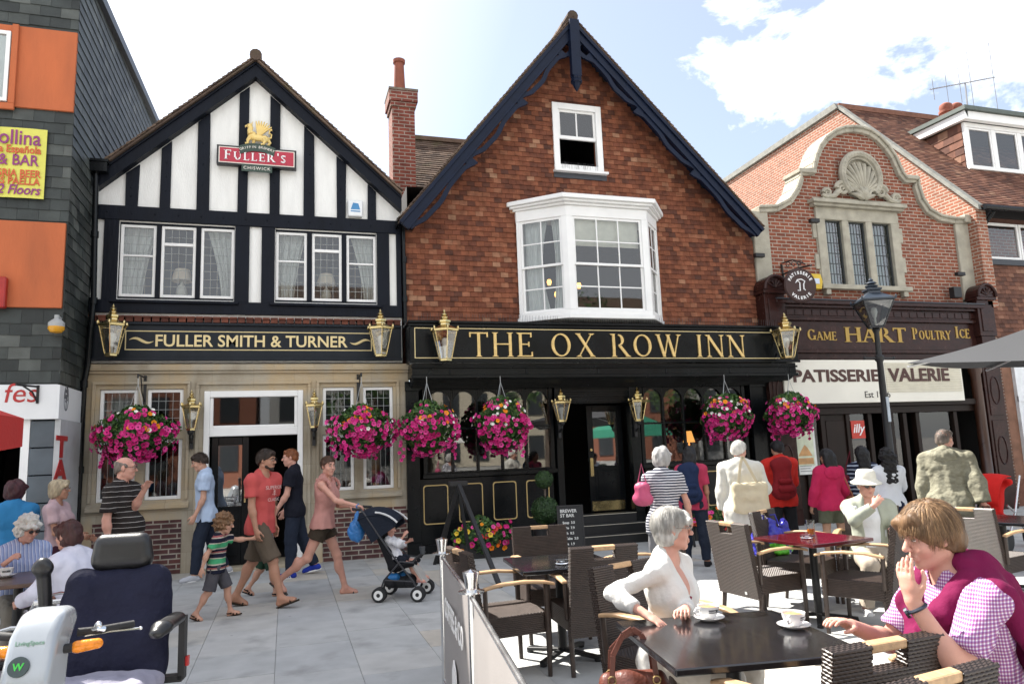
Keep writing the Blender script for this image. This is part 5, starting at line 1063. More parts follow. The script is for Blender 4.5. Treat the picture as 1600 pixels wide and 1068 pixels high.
for a in ((174, 479, 553, -.42, 48, 'large brass lantern at the left end of the blue grey fascia', 'lanterns on the fascias', 'f'), (595, 487, 554, -.42, 42, 'large brass lantern at the right end of the blue grey fascia', 'lanterns on the fascias', 'f'),
          (696, 487, 561, -.85, 43, 'large brass lantern left of the gold inn lettering', 'lanterns on the fascias', 'f'), (1231, 492, 557, -.85, 37, 'large brass lantern at the right end of the black inn fascia', 'lanterns on the fascias', 'f'),
          (298, 614, 669, -.25, 33, 'brass lantern on the stone left of the white door frame', 'lanterns beside the doors', 'wall'), (491, 613, 665, -.25, 30, 'brass lantern on the stone right of the white door frame', 'lanterns beside the doors', 'wall'),
          (878, 611, 656, -.3, 28, 'brass lantern left of the open black inn door', 'lanterns beside the doors', 'wall'), (998, 608, 655, -.3, 26, 'brass lantern right of the open black inn door', 'lanterns beside the doors', 'wall')): brass(*a)
# ================================================================ red gable sign with gilt griffin
gs = empty('brewery_sign', onY(402, 245, -.08), 0, 'red gable sign with white lettering under a gilt griffin', 'sign')
sl_, sr_ = onY(341, 245, -.1), onY(465, 247, -.1); g0 = Vector(gs.location); zc = sl_.z*.5+sr_.z*.5-g0.z; hx = (sr_.x-sl_.x)/2; zt_, zb_ = onY(341, 227, -.1).z-g0.z, onY(341, 257, -.1).z-g0.z; zh = (zt_-zb_)/2; zm_ = (zt_+zb_)/2
RED = mat('red_sign_enamel', (.42, .018, .045), .3, bump=.02, var=.05); CRM = mat('cream_sign_paint', (.78, .74, .66), .4, bump=0, var=.03); GRN = mat('dark_green_sign', (.025, .05, .035), .4, bump=0)
q = MB(); q.bx(-hx, hx, -.06, .04, zm_-zh, zm_+zh); q.build('panel', mat('black_sign_edge', (.012, .012, .014), .4, bump=0), gs, bevel=.004)
q = MB(); q.bx(-hx+.03, hx-.03, -.064, -.0605, zm_-zh+.03, zm_+zh-.03); q.build('border', CRM, gs)
q = MB(); q.bx(-hx+.045, hx-.045, -.068, -.0645, zm_-zh+.045, zm_+zh-.045); q.build('field', RED, gs)
q = MB(); hh = zh*.95; wd_ = roman_width('Fuller', hh, 1, .22, .86)+roman_width("'s", hh, 1, .2, .86); x_ = -wd_/2
for c_ in 'Fuller': x_ += roman(q, c_, x_, zm_-zh*.48, hh, -.0685, 1, .012, .22, 1.25, .86)
x_ += roman(q, "'", x_, zm_-zh*.45, hh, -.0685, 1, .012, .1, 1.25)
roman(q, 's', x_, zm_-zh*.48, hh, -.0685, 1, .012, .2, 1.25, .86)
k_ = (hx-.12)/(wd_/2)
for v in q.v: v.x *= k_
q.build('lettering', WV, gs)
q = MB(); q.bx(-.24, .24, -.075, -.061, zm_-zh-.10, zm_-zh+.02); q.build('chiswick_panel', GRN, gs); text_obj('lettering', 'CHISWICK', .075, CRM, gs, fr(0, -.0765, zm_-zh-.065), .002, sp=1.25)
pts_o = [(.0+.62*math.sin(R(a)), zm_+zh-.50+.56*math.cos(R(a))) for a in range(-28, 29, 4)]; pts_i = [(.56*math.sin(R(a)), zm_+zh-.60+.52*math.cos(R(a))) for a in range(-28, 29, 4)]
q = MB(); 
for i in range(len(pts_o)-1): q.prism([pts_o[i], pts_o[i+1], pts_i[i+1], pts_i[i]], -.085, -.061)
q.build('ribbon', GRN, gs)
for i, c_ in enumerate('GRIFFIN BREWERY'):
    a = -25+50*i/14; text_obj('lettering', c_, .06, CRM, gs, fr(.585*math.sin(R(a)), -.087, zm_+zh-.565+.54*math.cos(R(a))) @ Matrix.Rotation(R(-a), 4, 'Z'), .002)
gz0_ = zm_+zh+.06; q = MB(); E_ = lambda x, z, rx, rz, rt=0, y=-.06, ry=.05: q.ell((x, y, gz0_+z), (rx, ry, rz), 10, 8, 0, Matrix.Rotation(R(rt), 4, 'Y'))
E_(.02, .15, .17, .075, 4); E_(-.10, .19, .09, .10, 20); E_(.14, .13, .09, .085)
q.tube([(-.13, -.06, gz0_+.22), (-.15, -.06, gz0_+.30), (-.13, -.06, gz0_+.38)], [.07, .055, .05], 8); E_(-.155, .40, .06, .055); q.tube([(-.19, -.06, gz0_+.41), (-.235, -.06, gz0_+.39), (-.24, -.06, gz0_+.36)], [.028, .018, .006], 6); q.tube([(-.12, -.06, gz0_+.43), (-.10, -.06, gz0_+.50)], [.02, .004], 6)
for x0_, s_, y_ in ((-.14, -1, -.09), (-.06, -.3, -.03), (.13, .4, -.09), (.20, 1, -.03)): q.tube([(x0_, y_, gz0_+.14), (x0_+s_*.05, y_, gz0_+.07), (x0_+s_*.03-.02, y_, gz0_+.01), (x0_+s_*.03-.07, y_, gz0_+.0)], [.05, .035, .025, .022], 7)
for k in range(7): a = R(40+11*k); q.tube([(.02, -.06, gz0_+.2), (.02+.16*math.cos(a)+.02, -.075, gz0_+.2+.18*math.sin(a)), (.05+.30*math.cos(a), -.06, gz0_+.2+.33*math.sin(a))], [.03, .03, .012], 6)
q.tube([(.2, -.06, gz0_+.15), (.27, -.06, gz0_+.17), (.28, -.06, gz0_+.25), (.23, -.06, gz0_+.27), (.25, -.06, gz0_+.34), (.29, -.06, gz0_+.35)], [.02, .018, .016, .016, .018, .03], 7)
o = q.build('griffin', GOLD, gs, smooth=True); o.scale = (.8, .9, .8); o.location.z = gz0_*.2-.01

TR = []
# ================================================================ far side of the square, mirrored in the panes
OPB = (mat('cream_stucco', (.42, .38, .30), .85), mat('red_brick_far', (.20, .08, .05), .9), mat('grey_stucco', (.30, .30, .29), .85))
for i, (x, w_, h_) in enumerate(((-22, 11, 9.5), (-10.5, 9, 8), (-1, 10, 10.5), (9.5, 9, 8.5), (19, 10, 10), (29.5, 12, 9))):
    r = empty('far_side_house', (x, -36, 0), 0, 'plain house across the square, mirrored faintly in the shop window panes', 'house', 'houses across the square')
    m = MB(); m.bx(0, w_-.3, -8, 0, 0, h_); m.build('wall', OPB[i % 3], r)
    m = MB(); m.prism([(.3, h_), (-8.3, h_), (-4, h_+3.2)], -.1, w_-.2, axis='x'); m.build('roof', ROOFT, r)
    for k in range(int(w_//2)):
        for z in (1, 4, 6.6):
            if z+1.7 < h_: m = MB(); m.bx(.6+k*2, 1.7+k*2, -.05, .06, z, z+1.6); m.build('window', mat('dark_far_window', (.03, .035, .04), .2, bump=0), r)
for i, (x, y, c_) in enumerate(((-7, -22, (.03, .22, .14)), (1, -21, (.68, .68, .66)), (9, -23, (.68, .68, .66)), (17, -22, (.03, .22, .14)))):
    r = empty('market_stall', (x, y, 0), 0, ('white' if i in (1, 2) else 'green')+' awning market stall mirrored in the ground floor window panes', 'stall', ('white' if i in (1, 2) else 'green')+' awning stalls across the square')
    m = MB(); m.prism([(-1.6, 2.1), (1.6, 2.1), (1.5, 2.5), (0, 3.1), (-1.5, 2.5)], -1.5, 1.5); m.build('awning', mat(('green_awning', 'white_awning')[i in (1, 2)], c_, .7), r); m = MB(); m.bx(-1.5, 1.5, -1.2, 1.2, 0, .9); m.build('counter', OPB[2], r)
for i, (x, y, h_) in enumerate(((-13, -30, 10), (5, -31, 9), (15, -29, 11), (25, -30, 10))):
    r = empty('plane_tree', (x, y, 0), 0, 'leafy tree across the square, mirrored in the window panes', 'tree', 'trees across the square'); m = MB(); m.tube([(0, 0, 0), (.1, 0, h_*.5), (0, .1, h_*.8)], [.28, .2, .06], 8); m.build('trunk', mat('grey_bark', (.12, .09, .07), .9), r)
    TR.append((r, h_))
# ================================================================ people: one continuous implicit surface per body
def V3(*a): return np.array(a[0] if len(a) == 1 else a, float)
def unit(v): v = np.asarray(v, float); return v/(np.linalg.norm(v) or 1)
def rotm(ax, deg):
    a = R(deg); c, s = math.cos(a), math.sin(a)
    return np.array({'x': [[1, 0, 0], [0, c, -s], [0, s, c]], 'y': [[c, 0, s], [0, 1, 0], [-s, 0, c]], 'z': [[c, -s, 0], [s, c, 0], [0, 0, 1]]}[ax], float)
def cap(a, b, ra, rb, k=.02, fl=None, cut=(), op='+'):
    a, b = V3(a), V3(b); m = max(ra, rb)
    def f(X, Y, Z):
        px, py, pz = X-a[0], Y-a[1], Z-a[2]; q = b-a
        if fl is not None:
            d, s = fl; t = (px*d[0]+py*d[1]+pz*d[2])*(s-1); px, py, pz = px+t*d[0], py+t*d[1], pz+t*d[2]; q = q+d*np.dot(q, d)*(s-1)
        h = np.clip((px*q[0]+py*q[1]+pz*q[2])/max(1e-9, q@q), 0, 1)
        r = np.sqrt((px-h*q[0])**2+(py-h*q[1])**2+(pz-h*q[2])**2)-(ra+(rb-ra)*h)
        for p, n in cut: r = np.maximum(r, (X-p[0])*n[0]+(Y-p[1])*n[1]+(Z-p[2])*n[2])
        return r
    return (np.minimum(a, b)-m, np.maximum(a, b)+m, f, k, op)
def ell(c, r, k=.02, rot=None, op='+', cut=()):
    c, r = V3(c), V3(r); Q = np.eye(3) if rot is None else np.asarray(rot); m = r.max()
    def f(X, Y, Z):
        px, py, pz = X-c[0], Y-c[1], Z-c[2]
        u, v, w = [px*Q[0, i]+py*Q[1, i]+pz*Q[2, i] for i in range(3)]
        k0 = np.sqrt((u/r[0])**2+(v/r[1])**2+(w/r[2])**2); k1 = np.sqrt((u/r[0]**2)**2+(v/r[1]**2)**2+(w/r[2]**2)**2)
        d = k0*(k0-1)/np.maximum(k1, 1e-6)
        for p, n in cut: d = np.maximum(d, (X-p[0])*n[0]+(Y-p[1])*n[1]+(Z-p[2])*n[2])
        return d
    return (c-m, c+m, f, k, op)
def sdf_mesh(prims, res, cuts=()):
    add = [p for p in prims if p[4] == '+']
    lo = np.min([p[0] for p in add], 0)-3*res; hi = np.max([p[1] for p in add], 0)+3*res
    n = np.ceil((hi-lo)/res).astype(int)+1
    ax = [(lo[i]+res*np.arange(n[i])).astype(np.float32) for i in range(3)]
    D = np.full(tuple(n), 1.0, np.float32)
    for b0, b1, f, k, op in prims:
        pad = k+3*res; i0 = np.clip(((b0-pad-lo)/res).astype(int), 0, n-1); i1 = np.clip(((b1+pad-lo)/res).astype(int)+2, 1, n)
        if (i1 <= i0).any(): continue
        sl = tuple(slice(a, b) for a, b in zip(i0, i1)); X, Y, Z = ax[0][sl[0]][:, None, None], ax[1][sl[1]][None, :, None], ax[2][sl[2]][None, None, :]
        d = f(X, Y, Z).astype(np.float32); s = D[sl]
        if op == '+': h = np.maximum(k-np.abs(s-d), 0)/k; D[sl] = np.minimum(s, d)-h*h*k*.25
        else: d = -d; h = np.maximum(k-np.abs(s-d), 0)/k; D[sl] = np.maximum(s, d)+h*h*k*.25
    for p, nn in cuts:
        X, Y, Z = ax[0][:, None, None], ax[1][None, :, None], ax[2][None, None, :]
        D = np.maximum(D, ((X-p[0])*nn[0]+(Y-p[1])*nn[1]+(Z-p[2])*nn[2]).astype(np.float32))
    S = D < 0
    c8 = [(i, j, k) for i in (0, 1) for j in (0, 1) for k in (0, 1)]
    sh = [n[0]-1, n[1]-1, n[2]-1]; cnt = np.zeros(sh, np.int8)
    for i, j, k in c8: cnt += S[i:i+sh[0], j:j+sh[1], k:k+sh[2]]
    act = (cnt > 0) & (cnt < 8); idx = np.argwhere(act)
    vid = np.full(sh, -1, np.int32); vid[act] = np.arange(len(idx))
    vals = np.stack([D[idx[:, 0]+i, idx[:, 1]+j, idx[:, 2]+k] for i, j, k in c8], 1)
    acc = np.zeros((len(idx), 3), np.float32); num = np.zeros(len(idx), np.float32); cc = np.array(c8, np.float32)
    for a in range(8):
        for b in range(a+1, 8):
            if np.abs(cc[a]-cc[b]).sum() != 1: continue
            va, vb = vals[:, a], vals[:, b]; m = (va < 0) != (vb < 0); t = np.where(m, va/np.where(m, va-vb, 1), 0)
            acc += np.where(m[:, None], cc[a]+(cc[b]-cc[a])*t[:, None], 0); num += m
    v = (idx+acc/num[:, None])*res+lo
    fs = []
    for axd in range(3):
        u, w = (axd+1) % 3, (axd+2) % 3
        s0 = [slice(None)]*3; s1 = [slice(None)]*3; s0[axd] = slice(0, -1); s1[axd] = slice(1, None)
        A, B = S[tuple(s0)], S[tuple(s1)]
        for m, flip in ((A & ~B, False), (~A & B, True)):
            e = np.argwhere(m); e = e[(e[:, u] > 0) & (e[:, w] > 0) & (e[:, u] < n[u]-1) & (e[:, w] < n[w]-1)]
            if not len(e): continue
            def g(du, dw): q = e.copy(); q[:, u] -= du; q[:, w] -= dw; return vid[q[:, 0], q[:, 1], q[:, 2]]
            q = np.stack([g(1, 1), g(0, 1), g(0, 0), g(1, 0)], 1)
            fs.append(q[:, ::-1] if flip else q)
    return v, np.concatenate(fs)
def wob(v, amp, fr, seed=0, asp=1):
    """smooth pseudo-noise displacement, vectorised"""
    rs = np.random.RandomState(seed); d = np.zeros(len(v))
    for i in range(9):
        k = rs.normal(size=3)*fr*(1, 1, asp); d += np.sin(v @ k+rs.uniform(0, 6.28))
    return d*amp/3
def vnormals(v, f):
    n = np.zeros_like(v); fn = np.cross(v[f[:, 2]]-v[f[:, 0]], v[f[:, 3]]-v[f[:, 1]])
    for k in range(4): np.add.at(n, f[:, k], fn)
    return n/np.maximum(1e-9, np.linalg.norm(n, axis=1))[:, None]
def sdf_obj(name, prims, res, mats, parent, cuts=(), amp=0, frq=40, seed=0):
    v, f = sdf_mesh(prims, res, cuts)
    if amp: v = v+vnormals(v, f)*(wob(v, amp, frq, seed, .45 if amp < .009 else 1)+wob(v, amp*.45, frq*2.1, seed+7, .6))[:, None]
    return mesh_obj(name, v, f, mats, parent, True)
# ---- materials for people
def skin(name, col): return mat(name, col, .5, var=.10, vs=14, bump=.12, bs=160, sss=.12, spec=.35)
SK1 = skin('fair_skin', (.52, .29, .205)); SK2 = skin('tanned_skin', (.42, .22, .145)); SK3 = skin('pink_skin', (.56, .295, .225)); SK4 = skin('olive_skin', (.40, .23, .15))
def cloth(name, col, rough=.85, var=.08, bump=.22, bs=7): return mat(name, col, rough, var=var, vs=5, bump=bump, bs=bs, spec=.2)
def hairmat(name, col, var=.45): return mat(name, col, .55, var=var, vs=30, bump=.6, bs=70, stretch=(1, 1, .22), spec=.4)
def striped(name, cols, axis=2, period=.08, stops=None, base_bump=.5, diag=0):
    """bands of colour along a local axis; cols = [(width share, colour)...]"""
    if name in _mats: return _mats[name]
    m, nt, n, l, b = newmat(name); _mats[name] = m
    tc = n('ShaderNodeTexCoord'); no = n('ShaderNodeTexNoise'); no.inputs['Scale'].default_value = 7; l(tc.outputs['Object'], no.inputs[0])
    sp = n('ShaderNodeSeparateXYZ'); l(tc.outputs['Object'], sp.inputs[0])
    ma = n('ShaderNodeMath'); ma.operation = 'MULTIPLY_ADD'; l(no.outputs[0], ma.inputs[0]); ma.inputs[1].default_value = .02; l(sp.outputs[axis], ma.inputs[2])
    mo = n('ShaderNodeMath'); mo.operation = 'MULTIPLY'; l(ma.outputs[0], mo.inputs[0]); mo.inputs[1].default_value = 1/period
    fr_ = n('ShaderNodeMath'); fr_.operation = 'FRACT'; l(mo.outputs[0], fr_.inputs[0])
    pos = 0; st = []
    for wdt, c in cols: st.append((pos, c)); pos += wdt
    r = ramp(n, st, 'CONSTANT'); l(fr_.outputs[0], r.inputs[0]); l(r.outputs[0], b.inputs['Base Color']); b.inputs['Roughness'].default_value = .85; b.inputs['Specular IOR Level'].default_value = .2
    n2 = n('ShaderNodeTexNoise'); n2.inputs['Scale'].default_value = 9; n2.inputs['Detail'].default_value = 3; l(tc.outputs['Object'], n2.inputs[0])
    bp = n('ShaderNodeBump'); bp.inputs['Strength'].default_value = base_bump; bp.inputs['Distance'].default_value = .06; l(n2.outputs[0], bp.inputs['Height']); l(bp.outputs[0], b.inputs['Normal'])
    return m
def blotch(name, cols, scale=9):
    if name in _mats: return _mats[name]
    m, nt, n, l, b = newmat(name); _mats[name] = m
    tc = n('ShaderNodeTexCoord'); no = n('ShaderNodeTexNoise'); no.inputs['Scale'].default_value = scale; no.inputs['Detail'].default_value = 3; mp = n('ShaderNodeMapping'); mp.inputs['Scale'].default_value = (1, 1, 2.2); l(tc.outputs['Object'], mp.inputs[0]); l(mp.outputs[0], no.inputs[0])
    r = ramp(n, [(.40+.06*i, c) for i, c in enumerate(cols)], 'CONSTANT'); l(no.outputs[0], r.inputs[0]); l(r.outputs[0], b.inputs['Base Color']); b.inputs['Roughness'].default_value = .85
    n2 = n('ShaderNodeTexNoise'); n2.inputs['Scale'].default_value = 9; l(tc.outputs['Object'], n2.inputs[0]); bp = n('ShaderNodeBump'); bp.inputs['Strength'].default_value = .6; bp.inputs['Distance'].default_value = .06; l(n2.outputs[0], bp.inputs['Height']); l(bp.outputs[0], b.inputs['Normal'])
    return m
EYEW = mat('eye_white', (.62, .58, .54), .2, bump=0, var=0); IRIS = mat('dark_iris', (.03, .025, .02), .15, bump=0, var=0); LIPS = mat('lips', (.40, .16, .13), .45, bump=0, var=.05)
SPEC = mat('dark_spectacle_frame', (.015, .014, .014), .25, bump=0); SPECW = mat('wire_spectacle_frame', (.35, .33, .30), .25, .8, bump=0); SHADE = mat('sunglass_lens', (.01, .008, .007), .08, bump=0, var=0)
class Person:
    """local frame: +Y faces forward, +X is the person's right, Z up.  lengths scale with H/1.75"""
    def __init__(s, label, loc, heading, H=1.72, female=False, lean=0, side=0, twist=0, hipz=None, legs=None, arms=None, head=(0, 0, 0), build=1.0, belly=0, skin=SK1, res=.010, group=None, child=0, curl=(35, 35), palm=(None, None), hdir=(None, None), sole=.0, feet=(0, 0), face=True, sh_up=0, bust=1.0):
        s.bust = bust
        s.k = k = H/1.75; s.res = res; s.female = female; s.bld = build; s.belly = belly; s.skin = skin
        hk = 1.0+.42*child
        s.Rt = rotm('z', twist) @ rotm('y', side) @ rotm('x', -lean); s.Rp = rotm('z', twist*.3)@rotm('x', -lean*.35)
        legs = legs or ((0, 3, 0), (0, 3, 0)); arms = arms or ((5, 8, 10), (5, 8, 10))
        s.hw = (.095 if not female else .10)*k*(.9+.1*build); s.sw = (.185 if not female else .165)*k*(.75+.25*build)
        th, shn = .425*k, .415*k
        P = V3(0, 0, 0); J = {}
        for i, sg in ((0, -1), (1, 1)):
            fl, ab, kn = legs[i][:3]; hip = P+s.Rp @ V3(sg*s.hw, 0, 0)
            d1 = rotm('z', -sg*(legs[i][3] if len(legs[i]) > 3 else 4)) @ rotm('y', -sg*ab) @ rotm('x', fl) @ V3(0, 0, -1); d2 = rotm('z', -sg*(legs[i][3] if len(legs[i]) > 3 else 4)) @ rotm('y', -sg*ab) @ rotm('x', fl-kn) @ V3(0, 0, -1)
            kne = hip+d1*th; ank = kne+d2*shn; fz = rotm('z', -sg*(8 if len(legs[i]) < 5 else legs[i][4])); fd = fz @ rotm('x', -feet[i]) @ V3(0, 1, 0); J['leg', i] = (hip, kne, ank, unit(fd))
        ah = .075*k
        low = min(min(J['leg', i][2][2]-ah*max(.2, (1 if feet[i] == 0 else math.cos(R(feet[i])))), (J['leg', i][2]+J['leg', i][3]*.15*k)[2]-ah*.95 if feet[i] > 0 else 9) for i in (0, 1))
        P0 = V3(0, 0, -low+sole) if hipz is None else V3(0, 0, hipz)
        for i in (0, 1): a = J['leg', i]; J['leg', i] = (a[0]+P0, a[1]+P0, a[2]+P0, a[3])
        s.P = P0; s.J = J
        ua, fa = .285*k, .25*k
        for i, sg in ((0, -1), (1, 1)):
            sho = s.T(sg*.185*s.sw/(.185*k), 0, .485+sh_up); A = arms[i]
            if isinstance(A, dict):
                t = V3(A['t']); v = t-sho; L = min(np.linalg.norm(v), (ua+fa)*.995); v = unit(v); a_ = math.acos(np.clip((ua**2+L**2-fa**2)/(2*ua*L), -1, 1)); po = V3(A.get('p', (sg*.5, -.6, -1))); po = unit(po-v*np.dot(po, v))
                elb = sho+(v*math.cos(a_)+po*math.sin(a_))*ua; wri = sho+v*L
            else:
                fl, ab, el = A[:3]; inw = A[3] if len(A) > 3 else 10
                d1 = s.Rt @ rotm('y', -sg*ab) @ rotm('x', fl) @ V3(0, 0, -1); d2 = s.Rt @ rotm('z', sg*inw) @ rotm('y', -sg*ab*.6) @ rotm('x', fl+el) @ V3(0, 0, -1)
                elb = sho+d1*ua; wri = elb+d2*fa
            d = unit(wri-elb) if hdir[i] is None else unit(hdir[i]); pn = V3(palm[i]) if palm[i] is not None else s.Rt @ V3(-sg, .15, -.1)
            pn = unit(pn-d*np.dot(pn, d)); J['arm', i] = (sho, elb, wri, d, pn, np.cross(d, pn)*sg)
        s.Rh = s.Rt @ np.eye(3) if head is None else rotm('z', head[0]+twist) @ rotm('x', -head[1]) @ rotm('y', head[2]); s.hk = hk*k
        s.hc = s.T(0, .005, .60)+(.115*hk*k)*(s.Rh @ V3(0, .1, 1))
        s.curl = curl
        pr = s.torso(0, .03)+s.neckp()+s.headp()+s.armsp()+s.legsp()
        s.o = sdf_obj('person', pr, res, skin, None); s.o.location = loc; s.o.rotation_euler = (0, 0, R(heading)); tag(s.o, label, 'person', group)
        if face: s.eyes()
    def T(s, x, y, z): return s.P+(s.Rt if z > .12 else s.Rp*(1-max(0, z)/.12)+s.Rt*max(0, z)/.12) @ (V3(x, y, z)*s.k)
    def Hd(s, x, y, z): return s.hc+s.Rh @ (V3(x, y, z)*s.hk)
    def torso(s, inf, kk, hem=None, zlo=-.2):
        k, b = s.k, s.bld; fy = s.Rt @ V3(0, 1, 0); fw = lambda f: (fy, f); T = s.T; r = lambda v: v*k*b+inf; sx = s.sw/(.185*k)
        o = [cap(T(-.07, 0, .0), T(.07, 0, .0), r(.112 if not s.female else .118), r(.112 if not s.female else .118), kk, fw(1.22)),
             ell(T(-.07, -.05, -.03), (r(.085), r(.08), r(.09)), kk), ell(T(.07, -.05, -.03), (r(.085), r(.08), r(.09)), kk),
             cap(T(0, .005, .05), T(0, .0, .20), r(.145), r(.13 if not s.female else .118), kk, fw(1.32)),
             cap(T(0, 0, .18), T(0, -.005, .38), r(.13 if not s.female else .118), r(.150 if not s.female else .132), kk, fw(1.32)),
             cap(T(-.07*sx, -.0, .38), T(.07*sx, 0, .38), r(.105), r(.105), kk, fw(1.12)),
             cap(T(-.11*sx, -.015, .455), T(.11*sx, -.015, .455), r(.072), r(.072), kk),
             cap(T(-.14*sx, -.012, .49), T(0, -.02, .545), r(.052), r(.056), kk), cap(T(.14*sx, -.012, .49), T(0, -.02, .545), r(.052), r(.056), kk)]
        if s.female: o += [ell(T(x, .065+.02*s.bust, .345-.01*s.bust), (r(.068), r(.050+.010*s.bust), r(.075)), kk*2.2) for x in (-.072, .072)]
        if s.belly: o += [ell(T(0, .055+.04*s.belly, .12), (r(.13), r(.09+.035*s.belly), r(.13)), kk*1.5)]
        return o
    def neckp(s):
        r = (.056 if not s.female else .048)*s.k*(.6+.4*s.bld)
        return [cap(s.T(0, -.015, .53), s.Hd(0, -.015, -.05), r*1.08, r, .03)]
    def headp(s):
        H, q = s.Hd, s.hk; Q = s.Rh
        o = [ell(H(0, -.012, .025), (.075*q, .096*q, .09*q), .02*q, Q), ell(H(0, .025, -.035), (.060*q, .066*q, .082*q), .02*q, Q)]
        for x in (-1, 1):
            o += [cap(H(x*.05, -.01, -.062), H(x*.014, .062, -.096), .020*q, .018*q, .02*q), ell(H(x*.036, .058, -.03), (.024*q,)*3, .02*q), ell(H(x*.077, -.008, -.002), (.011*q, .02*q, .031*q), .006*q, Q @ rotm('z', x*-20)), ell(H(x*.078, .0, -.022), (.008*q, .010*q, .012*q), .006*q)]
        o += [ell(H(0, .068, -.098), (.02*q, .017*q, .017*q), .015*q), cap(H(-.034, .082, .030), H(.034, .082, .030), .012*q, .012*q, .015*q)]
        for x in (-1, 1): o += [ell(H(x*.031, .104, .008), (.017*q, .016*q, .012*q), .012*q, None, '-')]
        o += [cap(H(0, .088, .016), H(0, .112, -.024), .008*q, .0125*q, .010*q), ell(H(-.012, .101, -.028), (.008*q,)*3, .006*q), ell(H(.012, .101, -.028), (.008*q,)*3, .006*q),
              cap(H(-.02, .089, -.057), H(.02, .089, -.057), .007*q, .007*q, .008*q), cap(H(-.015, .088, -.070), H(.015, .088, -.070), .0085*q, .0085*q, .008*q)]
        return o
    def hand(s, i, res=None):
        sho, elb, w, d, pn, t = s.J['arm', i]; q = s.k*(.92 if s.female else 1.0)*(.95+.25*(s.hk/s.k-1)); c = s.curl[i]; k = .006*q; o = []
        M = np.stack([t, pn, d], 1); P = lambda a, b, e: w+(t*a+pn*b+d*e)*q
        o += [ell(P(.002, 0, .052), (.040*q, .0155*q, .052*q), .015*q, M), cap(P(.0, 0, -.01), P(0, 0, .04), .024*q, .026*q, .015*q, (pn, 1.35))]
        fr_ = max(.0082*q, s.res*.82)
        for j, (a, L) in enumerate(((.030, .066), (.0105, .076), (-.0095, .071), (-.029, .056))):
            cj = c+j*4; b0 = P(a, 0, .088); e = b0; sp = (.06*(1.5-j))
            for q_, (f, rr) in enumerate(((.45, 1.05), (.32, .98), (.23, .88))):
                an = R(cj*(.6+.55*q_)); dr = unit(d*math.cos(an)+pn*math.sin(an)+t*sp*(1-q_*.3)); n_ = e+dr*L*f*q; o.append(cap(e, n_, fr_*rr, fr_*rr*.93, k*.5 if q_ else k)); e = n_
        b0 = P(.026, .006, .018); b1 = P(.052, .014, .050); b2 = P(.055+.004, .022+.0003*c, .080); b3 = P(.050, .030+.0005*c, .102)
        o += [cap(b0, b1, .0145*q, .0115*q, .01*q), cap(b1, b2, max(fr_*1.12, .010*q), fr_*1.05, k), cap(b2, b3, fr_*1.05, fr_*.95, k)]
        return o
    def armsp(s):
        o = []; k = s.k; b = .4+.6*s.bld; f = .86 if s.female else 1
        for i in (0, 1):
            sho, elb, w = s.J['arm', i][:3]; x = np.cross(unit(elb-sho), s.Rt @ V3(0, 1, 0))
            o += [ell(sho, (.058*k*b*f,)*3, .03), cap(sho, elb, .047*k*b*f, .038*k*b*f, .025), cap(elb, w, .039*k*b*f, .0255*k*b*f, .02), ell(elb*.75+w*.25, (.042*k*b*f,)*3, .03)]+s.hand(i)
        return o
    def legsp(s):
        o = []; k = s.k; b = .4+.6*s.bld
        for i in (0, 1):
            h, kn, a, fd = s.J['leg', i]; sd = unit(np.cross(fd, V3(0, 0, 1))); dn = np.cross(sd, fd); dn = -dn if dn[2] > 0 else dn; sh = unit(a-kn); bk = unit(-fd-sh*np.dot(-fd, sh))
            o += [cap(h, kn, .086*k*b, .054*k*b, .04), cap(kn, a, .052*k*b, .036*k*b, .03), ell(kn*.68+a*.32+bk*.018*k, (.047*k*b, .047*k*b, .085*k), .04), ell(kn-bk*.012*k, (.045*k*b,)*3, .03)]
            he = a+dn*.045*k-fd*.035*k; to = a+dn*.058*k+fd*.125*k
            o += [cap(a, he, .036*k, .030*k, .02), cap(he, to, .030*k, .024*k, .02), cap(a, to, .032*k, .022*k, .03), ell(to-fd*.02*k, (.040*k, .045*k, .018*k), .015, np.stack([sd, fd, -dn], 1))]
            for j, (off, L) in enumerate(((.026, .030), (.010, .030), (-.004, .026), (-.017, .022), (-.029, .017))):
                sg = -1 if i else 1; b0 = to+sd*off*k*sg*1.05-fd*.012*k; o.append(cap(b0, b0+fd*(L+.012)*k+dn*.004*k, max(.0105*k*(1.15 if j == 0 else .9), s.res*.7), .0085*k, .004))
        return o
    def eyes(s):
        q = s.hk
        for x in (-1, 1):
            m = MB(); rt = Matrix([list(r_) for r_ in s.Rh])
            m.ell(s.Hd(x*.031, .0855, .008), (.0125*q, .0075*q, .0058*q), 10, 8, 0, rt); m.ell(s.Hd(x*.031, .0905, .0078), (.0050*q, .0034*q, .0048*q), 8, 6, 1, rt); m.tube([s.Hd(x*(.031+a), .0925-abs(a)*.35, .0135-abs(a)*.18) for a in (-.014, -.007, 0, .007, .014)], .0016*q, 5, 1)
            m.build('eye', [EYEW, IRIS], s.o, smooth=True)
        m = MB(); rt = Matrix([list(r_) for r_ in s.Rh]); m.ell(s.Hd(0, .0945, -.0575), (.019*q, .0032*q, .0032*q), 10, 6, 0, rt); m.ell(s.Hd(0, .0955, -.0675), (.015*q, .0032*q, .004*q), 10, 6, 0, rt); m.build('lips', LIPS, s.o, smooth=True)
    def brows(s, m_):
        for x in (-1, 1):
            m = MB(); m.tube([s.Hd(x*a, y, z) for a, y, z in ((.014, .096, .027), (.03, .096, .033), (.046, .085, .028))], [.0035*s.hk, .0042*s.hk, .002*s.hk], 6); m.build('eyebrow', m_, s.o, smooth=True)
